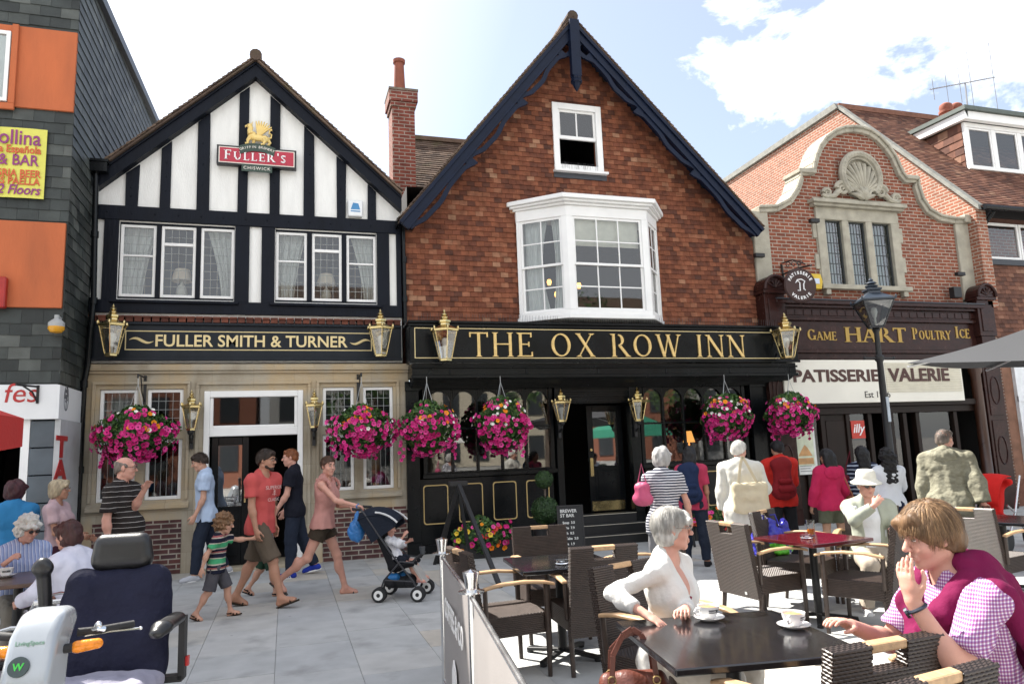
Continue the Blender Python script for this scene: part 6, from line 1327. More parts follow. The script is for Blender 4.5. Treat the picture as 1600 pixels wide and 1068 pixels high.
    def top(s, m_, sleeve=.55, hem=-.06, inf=.018, neck='crew', flare=.012, name='shirt', amp=.0045, cuff=.012, deep=0, sl_inf=None, open_=False):
        k = s.k; pr = s.torso(inf, .035); fy = s.Rt @ V3(0, 1, 0)
        zl = hem; r = (.118 if s.female else .112)*k*s.bld+inf+flare*k
        pr.append(cap(s.T(-.06, .0, .03), s.T(-.06, 0, zl-.02), (.112*k*s.bld)+inf, r, .05, (fy, 1.18))); pr.append(cap(s.T(.06, .0, .03), s.T(.06, 0, zl-.02), (.112*k*s.bld)+inf, r, .05, (fy, 1.18)))
        si = sl_inf if sl_inf is not None else inf
        for i in (0, 1):
            sho, elb, w = s.J['arm', i][:3]; b = (.4+.6*s.bld)*(.86 if s.female else 1)
            if sleeve > 0: pr.append(ell(sho, (.060*k*b+si,)*3, .03))
            if sleeve > 0:
                f = min(1, sleeve); e = sho+(elb-sho)*f; d = unit(elb-sho); rr = (.047-.009*f)*k*b
                pr.append(cap(sho, e, .049*k*b+si, rr+si+cuff, .03, None, [(e, d)] if sleeve <= 1 else ()))
            if sleeve > 1:
                f = sleeve-1; e = elb+(w-elb)*f; d = unit(w-elb); pr.append(ell(elb*.78+w*.22, (.044*k*b+si+.004,)*3, .03)); pr.append(cap(elb, e, .040*k*b+si+cuff*.8, (.039-.013*f)*k*b+si+cuff, .03, None, [(e, d)]))
        if sleeve == 0: 
            for i in (0, 1): sho = s.J['arm', i][0]; sg = 1 if i else -1; pr.append(ell(sho+s.Rt @ V3(sg*.035*k, 0, -.02*k), (.05*k, .075*k, .085*k), .02, None, '-'))
        nb = s.T(0, .02, .56)
        if neck == 'crew': pr.append(ell(s.T(0, .045, .575), (.068*k, .075*k, .06*k), .012, None, '-'))
        elif neck == 'v':
            pr.append(ell(s.T(0, .045, .575), (.066*k, .07*k, .06*k), .012, None, '-')); pr.append(cap(s.T(0, .10, .58), s.T(0, .18, .56-deep), .078*k, .03*k, .01, None, (), '-'))
        elif neck == 'collar':
            pr.append(cap(s.T(0, -.02, .535), s.T(0, -.005, .585), .072*k, .066*k, .015, None, [(s.T(0, -.005, .585+.0), s.Rt @ V3(0, -.25, 1))])); pr.append(cap(s.T(0, .02, .50), s.T(0, -.0, .7), .05*k, .058*k, .006, None, (), '-')); pr.append(cap(s.T(0, .12, .58), s.T(0, .14, .47), .035*k, .006*k, .008, None, (), '-'))
        hemp = s.T(0, 0, zl); cuts = [(hemp, (s.Rp if zl < .12 else s.Rt) @ V3(0, 0, -1))]
        o = sdf_obj(name, pr, s.res, m_, s.o, cuts, amp*k, 26/k, 3); return o
    def bottom(s, m_, length=2.0, inf=.012, waist=.10, flare=.01, name='trousers', amp=.005):
        k = s.k; b = .4+.6*s.bld; pr = [p for p in s.torso(inf, .03)[:4]]; fy = s.Rp @ V3(0, 1, 0)
        for i in (0, 1):
            h, kn, a, fd = s.J['leg', i]; f = min(1, length); e = h+(kn-h)*f; d = unit(kn-h)
            pr.append(cap(h, e, .086*k*b+inf, (.088-.032*f)*k*b+inf+flare, .03, None, [(e, d)] if length <= 1 else ()))
            if length > 1: f = length-1; e = kn+(a-kn)*f; d = unit(a-kn); pr.append(cap(kn, e, .056*k*b+inf+flare*.6, (.052-.014*f)*k*b+inf+flare, .03, None, [(e, d)])); pr.append(ell(kn*.68+a*.32, (.05*k*b+inf,)*2+(.085*k,), .04))
        return sdf_obj(name, pr, s.res, m_, s.o, [(s.T(0, 0, waist), s.Rt @ V3(0, 0, 1))], amp*k, 26/k, 5)
    def skirt(s, m_, length=.3, inf=.012, waist=.12, name='shorts'): return s.bottom(m_, length, inf, waist, .02, name)
    def footwear(s, m_, kind='shoe', sole=None):
        k = s.k
        for i in (0, 1):
            h, kn, a, fd = s.J['leg', i]; sd = unit(np.cross(fd, V3(0, 0, 1))); dn = np.cross(sd, fd); dn = -dn if dn[2] > 0 else dn
            he = a+dn*.045*k-fd*.035*k; to = a+dn*.055*k+fd*.145*k; M = np.stack([sd, fd, -dn], 1)
            if kind == 'shoe':
                pr = [cap(a+dn*.01, he, .043*k, .042*k, .02, None, [(a+dn*.005*k, -dn)]), cap(he, to, .040*k, .036*k, .02), cap(a+dn*.02*k+fd*.01*k, to, .042*k, .030*k, .03), ell(to-fd*.02*k, (.050*k, .065*k, .03*k), .02, M)]
                o = sdf_obj('shoe', pr, s.res*.8, m_, s.o, [(a+dn*.076*k, dn)])
                if sole:
                    q = MB(); c = Vector(a+dn*.077*k+fd*.045*k); Mm = Matrix([list(r_) for r_ in M]).to_4x4(); Mm.translation = c
                    q.prism([((.043+.006*math.sin(t))*k*math.cos(t), .125*k*math.sin(t)) for t in [2*math.pi*j/20 for j in range(20)]], -.008*k, .010*k, 0, Mm, 'z'); q.build('sole', sole, o)
            else:
                q = MB(); c = Vector(a+dn*.083*k+fd*.055*k); Mm = Matrix([list(r_) for r_ in M]).to_4x4(); Mm.translation = c
                q.prism([((.040+.007*math.sin(t))*k*math.cos(t), .135*k*math.sin(t)) for t in [2*math.pi*j/20 for j in range(20)]], -.010*k, .008*k, 0, Mm, 'z')
                F = Vector(fd); Dn = Vector(dn); S_ = Vector(sd); A_ = Vector(a)
                w_ = .010*k if kind == 'flipflop' else .016*k
                for b_ in ((.10,) if kind == 'flipflop' else (.045, .105)):
                    q.tube([A_+F*b_*k+S_*x*.047*k+Dn*(.080-.055*math.cos(x*1.45)*(1.15-b_*3.5))*k for x in (-1, -.7, -.35, 0, .35, .7, 1)], w_, 6)
                if kind == 'sandal': q.tube([A_+F*(-.062*k*math.cos(t))+S_*.045*k*math.sin(t)+Dn*.03*k for t in [R(x) for x in range(-110, 111, 20)]], w_*.8, 6); q.tube([A_+F*(.02-.02*abs(x))*k+S_*x*.043*k+Dn*(.045-.05*(1-abs(x)))*k for x in (-1, -.5, 0, .5, 1)], w_*.8, 6)
                q.build('sandal', m_, s.o, smooth=True)
    def hair(s, m_, style='short', amp=.004, frq=60, vol=0, res=None):
        q = s.hk; H = s.Hd; Q = s.Rh; res = res or s.res*.75; cuts = []; v = vol
        P = lambda *a: [(H(*a[:3]), unit(Q @ V3(a[3:])))]
        if style in ('short', 'bald', 'receding'):
            amp = max(amp, .004); pr = [ell(H(0, -.014, .030), ((.080+v)*q, (.101+v)*q, (.095+v)*q), .01, Q), ell(H(0, -.05, -.01), ((.076+v)*q, (.060+v)*q, (.075)*q), .03, Q), cap(H(-.035, .062, .085), H(.035, .066, .082), .022*q, .020*q, .03)]
            cuts = P(0, 0, -.008, 0, .62, -1)
            pr += [cap(H(x*.076, .012, .03), H(x*.072, .022, -.004), .009*q, .005*q, .01) for x in (-1, 1)]
            if style == 'bald': pr.pop(2); pr.append(ell(H(0, .03, .09), (.10*q, .125*q, .055*q), .01, Q, '-'))
        elif style == 'bob':
            pr = [ell(H(0, -.014, .032), ((.088+v)*q, (.108+v)*q, (.100+v)*q), .02, Q), ell(H(0, -.035, -.035), ((.086+v)*q, (.078+v)*q, (.085+v)*q), .03, Q), cap(H(-.035, .075, .082), H(.055, .088, .050), .030*q, .022*q, .03)]
            pr += [ell(H(0, .098, -.045), (.078*q, .090*q, .092*q), .012, Q, '-')]; cuts = P(0, -.02, -.088, 0, .35, -1)
        elif style == 'fringe':                                      # heavy side-parted man's hair
            pr = [ell(H(0, -.016, .034), ((.090+v)*q, (.112+v)*q, (.102+v)*q), .02, Q), ell(H(0, -.055, -.02), ((.084+v)*q, (.070+v)*q, .085*q), .03, Q), cap(H(-.045, .070, .082), H(.035, .085, .066), .024*q, .022*q, .035), cap(H(.03, .082, .072), H(.060, .072, .045), .021*q, .013*q, .025)]
            pr += [ell(H(0, .105, -.042), (.075*q, .078*q, .078*q), .012, Q, '-')]+[ell(H(x*.088, .004, -.012), (.02*q, .03*q, .038*q), .008, Q, '-') for x in (-1, 1)]; cuts = P(0, -.02, -.052, 0, .55, -1)
        elif style in ('long', 'straight', 'pony'):
            pr = [ell(H(0, -.016, .028), ((.086+v)*q, (.108+v)*q, (.098+v)*q), .02, Q)]
            if style == 'pony': pr += [cap(H(0, -.10, .02), H(0, -.135, -.03), .035*q, .02*q, .02)]; cuts = P(0, 0, .006, 0, .68, -1)
            else:
                L = .36 if style == 'long' else .22
                for x in (-.05, 0, .05): pr.append(cap(H(x, -.075, -.02), H(x*1.05, -.105, -.02-L), (.055+v)*q, (.034 if style == 'long' else .045)*q, .04))
                pr += [ell(H(0, .098, -.045), (.062*q, .078*q, .095*q), .012, Q, '-')]
        elif style == 'curly':
            pr = [ell(H(0, -.02, .035), ((.098+v)*q, (.115+v)*q, (.108+v)*q), .02, Q), ell(H(0, -.045, -.03), ((.095+v)*q, (.085+v)*q, (.085)*q), .03, Q), ell(H(0, .112, -.045), (.072*q, .085*q, .088*q), .012, Q, '-')]; cuts = P(0, -.02, -.085, 0, .3, -1)
        o = sdf_obj('hair', pr, res, m_, s.o, cuts, amp*q, frq/q, 9)
        if style in ('short', 'pony'): s.strands(m_, 750, .034 if style == 'short' else .06, w=.0026, vol=v-.004, seed=int(q*99), cut=lambda c: (c[1] > .03 and c[2] < .07) or c[2] < -.012+.62*c[1])
        return o
    def strands(s, m_, n=900, L=.07, z0=-.02, w=.0022, seed=1, down=.9, vol=.004, cut=None):
        """loose locks combed from the crown, joined to the hair as one child"""
        rnd = random.Random(seed); q = s.hk; m = MB()
        for _ in range(n):
            th = rnd.uniform(-math.pi, math.pi); ph = math.acos(rnd.uniform(-.25, 1)); 
            p = np.array([math.sin(ph)*math.sin(th), -math.sin(ph)*math.cos(th), math.cos(ph)]); vv = vol+rnd.uniform(-.002, .005); pos = p*V3(.088+vv, .110+vv, .101+vv)+V3(0, -.015, .032)
            if cut and cut(pos): continue
            d = V3(p[0]*.6+.25, p[1]*.6, -down)+rnd.uniform(-.25, .25)*V3(rnd.uniform(-1, 1), rnd.uniform(-1, 1), 0); d = unit(d-p*np.dot(d, p)*.96); sd = unit(np.cross(d, p)); l_ = L*rnd.uniform(.5, 1); v = []
            for j in range(4):
                t = j/3; c = pos+d*l_*t-p*(l_*t)**2*3.4+p*.0035*math.sin(t*3.1); ww = w*(1-.85*t)*rnd.uniform(.7, 1.2); v += [H_ for H_ in (s.Hd(*(c-sd*ww)), s.Hd(*(c+sd*ww)))]
            m.add(v, [(2*j, 2*j+1, 2*j+3, 2*j+2) for j in range(3)])
        m.build('hair_locks', m_, s.o, smooth=True)
    def glasses(s, frame=SPEC, lens=None):
        q = s.hk; m = MB()
        for x in (-1, 1):
            m.tube([s.Hd(x*.032+.021*math.cos(t), .108-.004*abs(math.cos(t)), .007+.016*math.sin(t)) for t in [2*math.pi*j/14 for j in range(15)]], .0021*q, 5, caps=False)
            m.tube([s.Hd(x*.053, .104, .012), s.Hd(x*.078, .04, .012), s.Hd(x*.083, -.01, .010)], .0021*q, 5)
        m.tube([s.Hd(-.011, .108, .010), s.Hd(0, .112, .013), s.Hd(.011, .108, .010)], .002*q, 5); o = m.build('glasses', frame, s.o)
        if lens:
            m = MB()
            for x in (-1, 1): m.add([s.Hd(x*.032+.021*math.cos(t), .1075, .006+.0165*math.sin(t)) for t in [2*math.pi*j/14 for j in range(14)]]+[s.Hd(x*.032+.021*math.cos(t), .1055, .006+.0165*math.sin(t)) for t in [2*math.pi*j/14 for j in range(14)]], [tuple(range(14)), tuple(range(27, 13, -1))])
            m.build('lens', lens, o)
    def W(s, p):          # local point -> world
        a = s.o.rotation_euler.z; c, n = math.cos(a), math.sin(a); return Vector((s.o.location.x+p[0]*c-p[1]*n, s.o.location.y+p[0]*n+p[1]*c, s.o.location.z+p[2]))
# ================================================================ cafe furniture
WICK = mat('dark_brown_wicker', (.040, .026, .020), .42, var=.3, vs=25, bump=.15, bs=180, spec=.5)
TEAK = mat('pale_teak', (.46, .29, .155), .5, var=.25, vs=9, bump=.15, bs=40, stretch=(6, 1, 6))
TOPM = mat('black_lacquered_table', (.010, .010, .012), .16, var=.2, bump=.03, bs=14, stretch=(12, 1, 1), coat=.3)
ALU = mat('brushed_aluminium', (.55, .56, .57), .25, .9, bump=.03)
def weave(mb, O, U, V, w, h, g=.0135, sx=.026, A=.0022, th=0):
    O, U, V = Vector(O), Vector(U).normalized(), Vector(V).normalized(); N = U.cross(V); nr = max(1, round(h/g)); g = h/nr; nx = max(2, round(w/sx*2)); dx = w/nx
    for r in range(nr):
        vs_ = []
        for i in range(nx+1):
            o = A*math.cos(math.pi*i+math.pi*r)
            for q, e in ((0, -.0022), (.28, .0012), (.72, .0012), (.98, -.0022)): vs_.append(O+U*(i*dx)+V*(r*g+q*g)+N*(o+e))
        mb.add(vs_, [(4*i+q, 4*i+4+q, 4*i+5+q, 4*i+1+q) for i in range(nx) for q in range(3)])
def weave_box(mb, x0, x1, y0, y1, z0, z1, top=True, faces='FBLR'):
    e = .004
    if 'F' in faces: weave(mb, (x1, y1, z0), (-1, 0, 0), (0, 0, 1), x1-x0, z1-z0)
    if 'B' in faces: weave(mb, (x0, y0, z0), (1, 0, 0), (0, 0, 1), x1-x0, z1-z0)
    if 'L' in faces: weave(mb, (x0, y1, z0), (0, -1, 0), (0, 0, 1), y1-y0, z1-z0)
    if 'R' in faces: weave(mb, (x1, y0, z0), (0, 1, 0), (0, 0, 1), y1-y0, z1-z0)
    if top: weave(mb, (x0, y0, z1), (1, 0, 0), (0, 1, 0), x1-x0, y1-y0)
    mb.bx(x0+e, x1-e, y0+e, y1-e, z0+e, z1-e)
def make_chair():
    r = empty('wicker_chair')
    s = MB(); weave_box(s, -.26, .26, -.24, .27, .31, .455); s.build('seat', WICK, r, smooth=True)
    b = MB()                                              # back panel, leaning, with a slot under the teak grip
    M = Matrix.Translation((0, -.25, .27)) @ Matrix.Rotation(R(9), 4, 'X')
    t = MB(); H = .66
    weave_box(t, -.265, .265, -.028, .022, .0, H-.095, True); weave_box(t, -.265, -.085, -.028, .022, H-.095, H, True); weave_box(t, .085, .265, -.028, .022, H-.095, H, True)
    b.v = [M @ v for v in t.v]; b.f = t.f; b.m = t.m; b.build('backrest', WICK, r, smooth=True)
    h = MB(); h.bx(-.09, .09, -.026, .020, H-.030, H+.004, 0, M); h.build('grip', TEAK, r, bevel=.008, seg=2)
    for sg in (-1, 1):
        a = MB(); pts = [(sg*.285, -.27, .665), (sg*.29, -.12, .688), (sg*.29, .06, .690), (sg*.285, .22, .672), (sg*.28, .30, .650)]
        for p, q in zip(pts, pts[1:]): pass
        n = len(pts); vs_ = []
        for i, p in enumerate(pts): w_ = (.022, .026, .030, .030, .022)[i]; vs_ += [(p[0]-w_, p[1], p[2]-.011), (p[0]+w_, p[1], p[2]-.011), (p[0]+w_, p[1], p[2]+.011), (p[0]-w_, p[1], p[2]+.011)]
        a.add(vs_, [(4*i+j, 4*i+(j+1) % 4, 4*i+4+(j+1) % 4, 4*i+4+j) for i in range(n-1) for j in range(4)]+[(3, 2, 1, 0), tuple(4*(n-1)+j for j in range(4))]); a.build('armrest', TEAK, r, bevel=.006)
        for f in (0, 1):
            l = MB(); l.tube([(sg*.245, -.23, .31), (sg*.25, -.27, 0)] if not f else [(sg*.272, .235, .665), (sg*.272, .24, .3), (sg*.265, .245, 0)], [.022, .018] if not f else [.021, .022, .017], 8); l.build('leg', WICK, r, smooth=True)
        w_ = MB(); w_.tube([(sg*.272, -.245, .40), (sg*.28, -.255, .66)], .018, 8); w_.build('arm_support', WICK, r, smooth=True)
    tg = MB(); tg.bx(.10, .125, -.034, -.031, .03, .055, 0, M); tg.build('maker_tag', mat('white_tag', (.75, .75, .74), .4, bump=0), r)
    return r
chair0 = make_chair(); _used = []
def chair(x, y, rz, label):
    o = chair0 if not _used else copy_tree(chair0); _used.append(1)
    place(o, (x, y, 0), R(rz), label, 'dark wicker cafe chairs'); tag(o, cat='chair'); return o
# heading 0 faces away from the camera (+Y); 180 faces the camera
chair(1.60, -6.82, -84, 'wicker chair tucked behind the banner barrier, teak arms towards the small table')
chair(2.30, -5.96, 176, 'wicker chair on the far side of the small table beside the chalk menu board')
chair(2.28, -6.90, -3, 'wicker chair seen from behind between the small table and the seated woman')
chair(2.15, -8.38, -158, 'wicker chair the grey haired seated woman in the white cardigan sits on')
chair(2.88, -6.56, 72, 'wicker chair whose back rises just right of the seated grey haired woman')
chair(4.22, -6.38, -84, 'empty sunlit wicker chair left of the glossy maroon-sheened table, with a white tag')
chair(4.98, -5.95, -150, 'wicker chair beyond the maroon-sheened table with blue carrier bags on its seat')
chair(4.80, -7.02, 30, 'wicker chair in front of the maroon-sheened table behind the raised hand')
chair(6.74, -6.62, -78, 'wicker chair behind the head of the man in the burgundy sweater')
chair(2.04, -9.80, 4, 'farther of the two overlapping chair backs at the bottom edge')
chair(1.86, -10.17, 9, 'nearest of the two overlapping chair backs at the bottom edge')
chair(2.84, -9.92, 76, 'wicker chair the man with the burgundy sweater sits on')
chair(5.72, -6.12, 130, 'wicker chair the man in the white sun hat sits on')
def table(x, y, rz, sz, label, top=TOPM, h=.74):
    r = empty('cafe_table', (x, y, 0), R(rz), label, 'table', 'square pedestal cafe tables')
    t = MB(); t.bx(-sz/2, sz/2, -sz/2, sz/2, h-.032, h); t.build('tabletop', top, r, bevel=.006, seg=2)
    p = MB(); p.lathe([(.16, h-.05), (.16, h-.033)], (0, 0, 0), 16); p.tube([(0, 0, .06), (0, 0, h-.05)], .036, 14); p.build('pedestal', BLACKM, r, smooth=True)
    for k in range(4):
        a = R(45+90*k); f = MB(); f.beam((.02*math.cos(a), .02*math.sin(a), .055), (.33*math.cos(a), .33*math.sin(a), .028), .05, .028, 0, (0, 0, 1)); f.lathe([(.028, 0), (.028, .02)], (.31*math.cos(a), .31*math.sin(a), 0), 10); f.build('foot', BLACKM, r, bevel=.004)
    return r
table(2.03, -9.22, -9, .88, 'black square table in front with two white coffee cups')
table(2.14, -6.62, -5, .78, 'small dark table behind the seated woman with a glass ashtray')
table(4.70, -6.52, 7, .74, 'glossy black table with maroon reflection coloured in, holding beer glass and ashtray', mat('black_table_red_sheen', (.075, .008, .012), .14, var=.15, bump=.02, coat=.4))  # black top's red reflection is put into the base colour
table(7.25, -6.35, 20, .80, 'dark table at the right edge beside the man in the olive jacket')
table(-2.15, -5.05, 10, .85, 'brown wooden table at the left edge with a coffee cup', mat('brown_wood_table', (.07, .032, .018), .3, var=.3, vs=6, bump=.1, coat=.2))
# ---- crockery
CHINA = mat('white_china', (.80, .79, .77), .12, var=.02, bump=0, coat=.3); COFF = mat('milky_coffee_foam', (.42, .23, .10), .6, var=.3, vs=30, bump=.1)
def cup(x, y, z, rz, label):
    r = empty('coffee_cup', (x, y, z), R(rz), label, 'cup', 'coffee cups on saucers')
    s = MB(); s.lathe([(.0, .002), (.035, .002), (.04, .0), (.052, .006), (.078, .018), (.080, .021), (.05, .012), (.0, .009)], (0, 0, 0), 28, caps=False); s.build('saucer', CHINA, r, smooth=True)
    c = MB(); c.lathe([(.0, .012), (.028, .012), (.030, .014), (.043, .03), (.052, .05), (.056, .072), (.057, .075), (.053, .074), (.049, .052), (.0, .03)], (0, 0, 0), 28, caps=False); c.build('cup', CHINA, r, smooth=True)
    h = MB(); h.tube([(-.053+.0, 0, .064), (-.075, 0, .066), (-.086, 0, .052), (-.078, 0, .036), (-.046, 0, .032)], .006, 8); h.build('handle', CHINA, r, smooth=True)
    k = MB(); k.lathe([(.051, .064), (.03, .068), (.0, .069)], (0, 0, 0), 24, caps=False); k.build('coffee', COFF, r, smooth=True)
    b = MB(); 
    for i in range(8):
        a0, a1 = R(-125+8.75*i), R(-125+8.75*(i+1)); rr = lambda z: .0532+(z-.052)*.12
        b.quad((rr(.043)*math.cos(a0)*.985, rr(.043)*math.sin(a0)*.985, .044), (rr(.043)*math.cos(a1)*.985, rr(.043)*math.sin(a1)*.985, .044), (rr(.062)*math.cos(a1), rr(.062)*math.sin(a1), .060), (rr(.062)*math.cos(a0), rr(.062)*math.sin(a0), .060))
    b.build('logo_band', mat('black_cup_print', (.01, .01, .012), .3, bump=0), r)
    for i, chx in enumerate('BREWER ST'):
        a = R(-123+60*i/8); text_obj('lettering', chx, .011, CHINA, r, Matrix.Translation((.0552*math.cos(a), .0552*math.sin(a), .0482)) @ Matrix.Rotation(a+R(90), 4, 'Z') @ FRONT @ Matrix.Rotation(R(-5), 4, 'X'), .0003)
    return r
c1, c2 = onZ(1108, 968, .742), onZ(1241, 980, .742)
cup(c1.x, c1.y, .741, 5, 'white coffee cup and saucer in front of the seated woman'); cup(c2.x, c2.y, .741, 35, 'white coffee cup and saucer nearer the man with the burgundy sweater')
c3 = onZ(20, 872, .742); r = cup(-2.28, -4.95, .741, 20, 'white mug held by the curly haired woman at the brown table'); 
r = empty('sugar_tin', (-1.86, -5.28, .741), 0, 'small shiny metal tumbler on the brown table', 'tumbler'); m = MB(); m.lathe([(.0, .002), (.032, .002), (.034, .0), (.040, .095), (.038, .095), (.033, .01), (.0, .008)], (0, 0, 0), 18, caps=False); m.build('body', STEEL, r, smooth=True)
CLR = newmat('clear_glass')[0]; CLR.node_tree.nodes['Principled BSDF'].inputs['Transmission Weight'].default_value = 1; CLR.node_tree.nodes['Principled BSDF'].inputs['Roughness'].default_value = .02; CLR.node_tree.nodes['Principled BSDF'].inputs['Base Color'].default_value = (.95, .97, .97, 1)
def ashtray(x, y, label):
    r = empty('ashtray', (x, y, .741), 0, label, 'ashtray'); m = MB(); m.lathe([(.0, .001), (.05, .001), (.056, .006), (.058, .03), (.052, .032), (.046, .012), (.0, .009)], (0, 0, 0), 20, caps=False); m.build('dish', CLR, r, smooth=True)
    for k in range(3): a = R(120*k+20); q = MB(); q.box((.053*math.cos(a), .053*math.sin(a), .030), (.014, .012, .008), 0, a); q.build('notch', CLR, r)
a1 = onZ(878, 880, .742); a2 = onZ(1272, 836, .742)
ashtray(a1.x, a1.y, 'clear glass ashtray on the small dark table'); ashtray(4.62, -6.55, 'clear glass ashtray on the maroon-sheened table')
b_ = onZ(1288, 832, .742); r = empty('beer_glass', (4.78, -6.42, .741), 0, 'half empty beer glass on the maroon-sheened table', 'glass')
m = MB(); m.lathe([(.0, .003), (.030, .003), (.032, .0), (.040, .145), (.0385, .145), (.031, .012), (.0, .010)], (0, 0, 0), 20, caps=False); m.build('tumbler', CLR, r, smooth=True)
m = MB(); m.lathe([(.0, .012), (.0305, .013), (.0345, .062), (.0, .0625)], (0, 0, 0), 20, caps=False); m.build('beer', mat('amber_beer', (.62, .20, .015), .1, var=0, bump=0, emit=None), r, smooth=True)
# ---- banner barrier
BANN = mat('grey_mesh_banner', (.27, .25, .24), .6, var=.10, vs=3, bump=.2, bs=120); BL = mat('banner_print', (.72, .71, .70), .6, bump=0)
bp_ = [Vector((1.05, -7.22, 0)), Vector((.895, -8.70, 0)), Vector((.60, -10.95, 0))]
for i, p in enumerate(bp_):
    r = empty('barrier_post', p, 0, ('polished steel barrier post with a flared cap at the far end of the banner', 'polished steel barrier post with a flared cap where the two banners meet', 'polished steel barrier post nearest the camera below the photo edge')[i], 'barrier post')
    m = MB(); m.tube([(0, 0, .015), (0, 0, .965)], .019, 14); m.build('pole', STEEL, r, smooth=True)
    m = MB(); m.lathe([(.020, .945), (.064, .952), (.067, .96), (.030, .968), (.033, 1.0), (.043, 1.05), (.043, 1.054), (.0, 1.066)], (0, 0, 0), 20); m.build('cap', STEEL, r, smooth=True)
    m = MB(); m.lathe([(.17, 0), (.17, .012), (.04, .03), (.02, .05)], (0, 0, 0), 24); m.build('base', STEEL, r, smooth=True)
for i in (0, 1):
    a, b = bp_[i], bp_[i+1]; d = (b-a); L = d.length; ang = math.atan2(d.y, d.x); r = empty('barrier_banner', a, ang, ('grey cafe banner stretched between the two visible barrier posts', 'grey cafe banner at the bottom edge nearest the camera')[i], 'banner', 'cafe barrier banners')
    m = MB(); n = 24; vs_ = []
    for k in range(n+1):
        t = k/n; x = .03+(L-.06)*t
        for z in (.12, .38, .66, .925): vs_.append((x, .010*math.sin(t*9+z*3)*math.sin(math.pi*t), z))
    m.add(vs_, [(4*k+j, 4*k+4+j, 4*k+5+j, 4*k+1+j) for k in range(n) for j in range(3)])
    m.build('fabric', BANN, r, smooth=True)
    for nm, z in (('top_rail', .93), ('bottom_rail', .12)): m = MB(); m.tube([(.02, 0, z), (L-.02, 0, z)], .0125, 10); m.build(nm, ALU, r, smooth=True)
    text_obj('lettering', 'THE COACH & TURN' if 0 else 'COFFEE & CO', .17, BL, r, Matrix.Translation((L*.5, -.016, .60)) @ FRONT @ Matrix.Rotation(R(0), 4, 'Z'), .002, offset=.003, xscale=.9)
    m = MB(); m.prism([(L*.42, .16), (L*.62, .16), (L*.56, .40), (L*.50, .44), (L*.44, .36)], -.019, -.013); m.build('banner_emblem', BL, r)
# ---- bags
BLU = mat('blue_carrier_plastic', (.025, .025, .33), .3, var=.35, vs=9, bump=.8, bs=14); GRNP = mat('green_bag_print', (.10, .45, .03), .4, var=.3, vs=14, bump=.5, bs=16)
def carrier(x, y, z, rz, w, h, label, seed):
    r = empty('carrier_bag', (x, y, z), R(rz), label, 'bag', 'blue carrier bags on the chair')
    v, f = sdf_mesh([ell((0, 0, h*.42), (w*.5, w*.28, h*.46), .02), cap((-w*.3, 0, .03), (w*.3, 0, .03), w*.2, w*.2, .05), cap((-w*.3, 0, h*.9), (w*.25, 0, h*.95), .03, .02, .06)], .012, [((0, 0, .003), (0, 0, -1))])
    nrm = vnormals(v, f); v = v+nrm*wob(v, .016, 22, seed)[:, None]+nrm*wob(v, .006, 60, seed+1)[:, None]; v[:, 2] = np.maximum(v[:, 2], .002)
    c = v[f].mean(1); mi = ((c[:, 2] < h*.38) & (c[:, 0] > -w*.1) & (c[:, 1] < 0)).astype(np.int32)
    mesh_obj('body', v, f, [BLU, GRNP], r, True, mi)
    for s in (-1, 1): m = MB(); m.tube([(s*w*.2-.06, 0, h*.86), (s*w*.2-.05, .02*s, h*1.12), (s*w*.2+.04, .03*s, h*1.14), (s*w*.2+.06, 0, h*.86)], .009, 6, flat=(0, 1, 0)); m.build('handle', BLU, r, smooth=True)
carrier(4.86, -5.62, .457, -10, .40, .36, 'crumpled blue carrier bag with green print on the wicker chair seat', 3); carrier(5.16, -5.50, .457, 30, .26, .30, 'smaller crumpled blue carrier bag leaning right of the larger one', 8)
# brown leather handbag hanging on the chair
LEA = mat('brown_leather', (.13, .038, .024), .38, var=.3, vs=9, bump=.35, bs=45, spec=.5)
hb = onZ(978, 1040, .36); r = empty('handbag', (1.60, -9.04, .45), R(-20), 'brown leather handbag hanging by two straps beside the seated woman', 'handbag')
v, f = sdf_mesh([ell((0, 0, .0), (.20, .09, .13), .02), cap((-.14, 0, -.10), (.14, 0, -.10), .07, .07, .05), cap((-.12, 0, .10), (.12, 0, .10), .03, .03, .04)], .008); v = v+vnormals(v, f)*wob(v, .007, 30, 4)[:, None]; mesh_obj('body', v, f, LEA, r, True)
for y, s in ((-.055, 1), (.05, .9)):
    m = MB(); pts = [(-.11, y, .10), (-.10, y, .22), (-.045, y*.7, .31*s), (.0, y*.6, .335*s), (.04, y*.7, .31*s), (.09, y, .22), (.10, y, .10)]; 
    for a, b in zip(pts, pts[1:]): m.beam(a, b, .026, .007, 0, (0, 1, .2))
    m.build('strap', LEA, r, bevel=.002)
    for x in (-.11, .10): q = MB(); q.tube([(x+.018*math.cos(R(30*k)), y-.006, .11+.018*math.sin(R(30*k))) for k in range(13)], .004, 6, caps=False); q.build('ring', mat('antique_ring', (.35, .25, .12), .3, 1, bump=0), r)
m = MB(); m.tube([(-.12, -.075, .07), (0, -.098, .085), (.12, -.075, .07)], .004, 6); m.build('zip', BRASS, r)
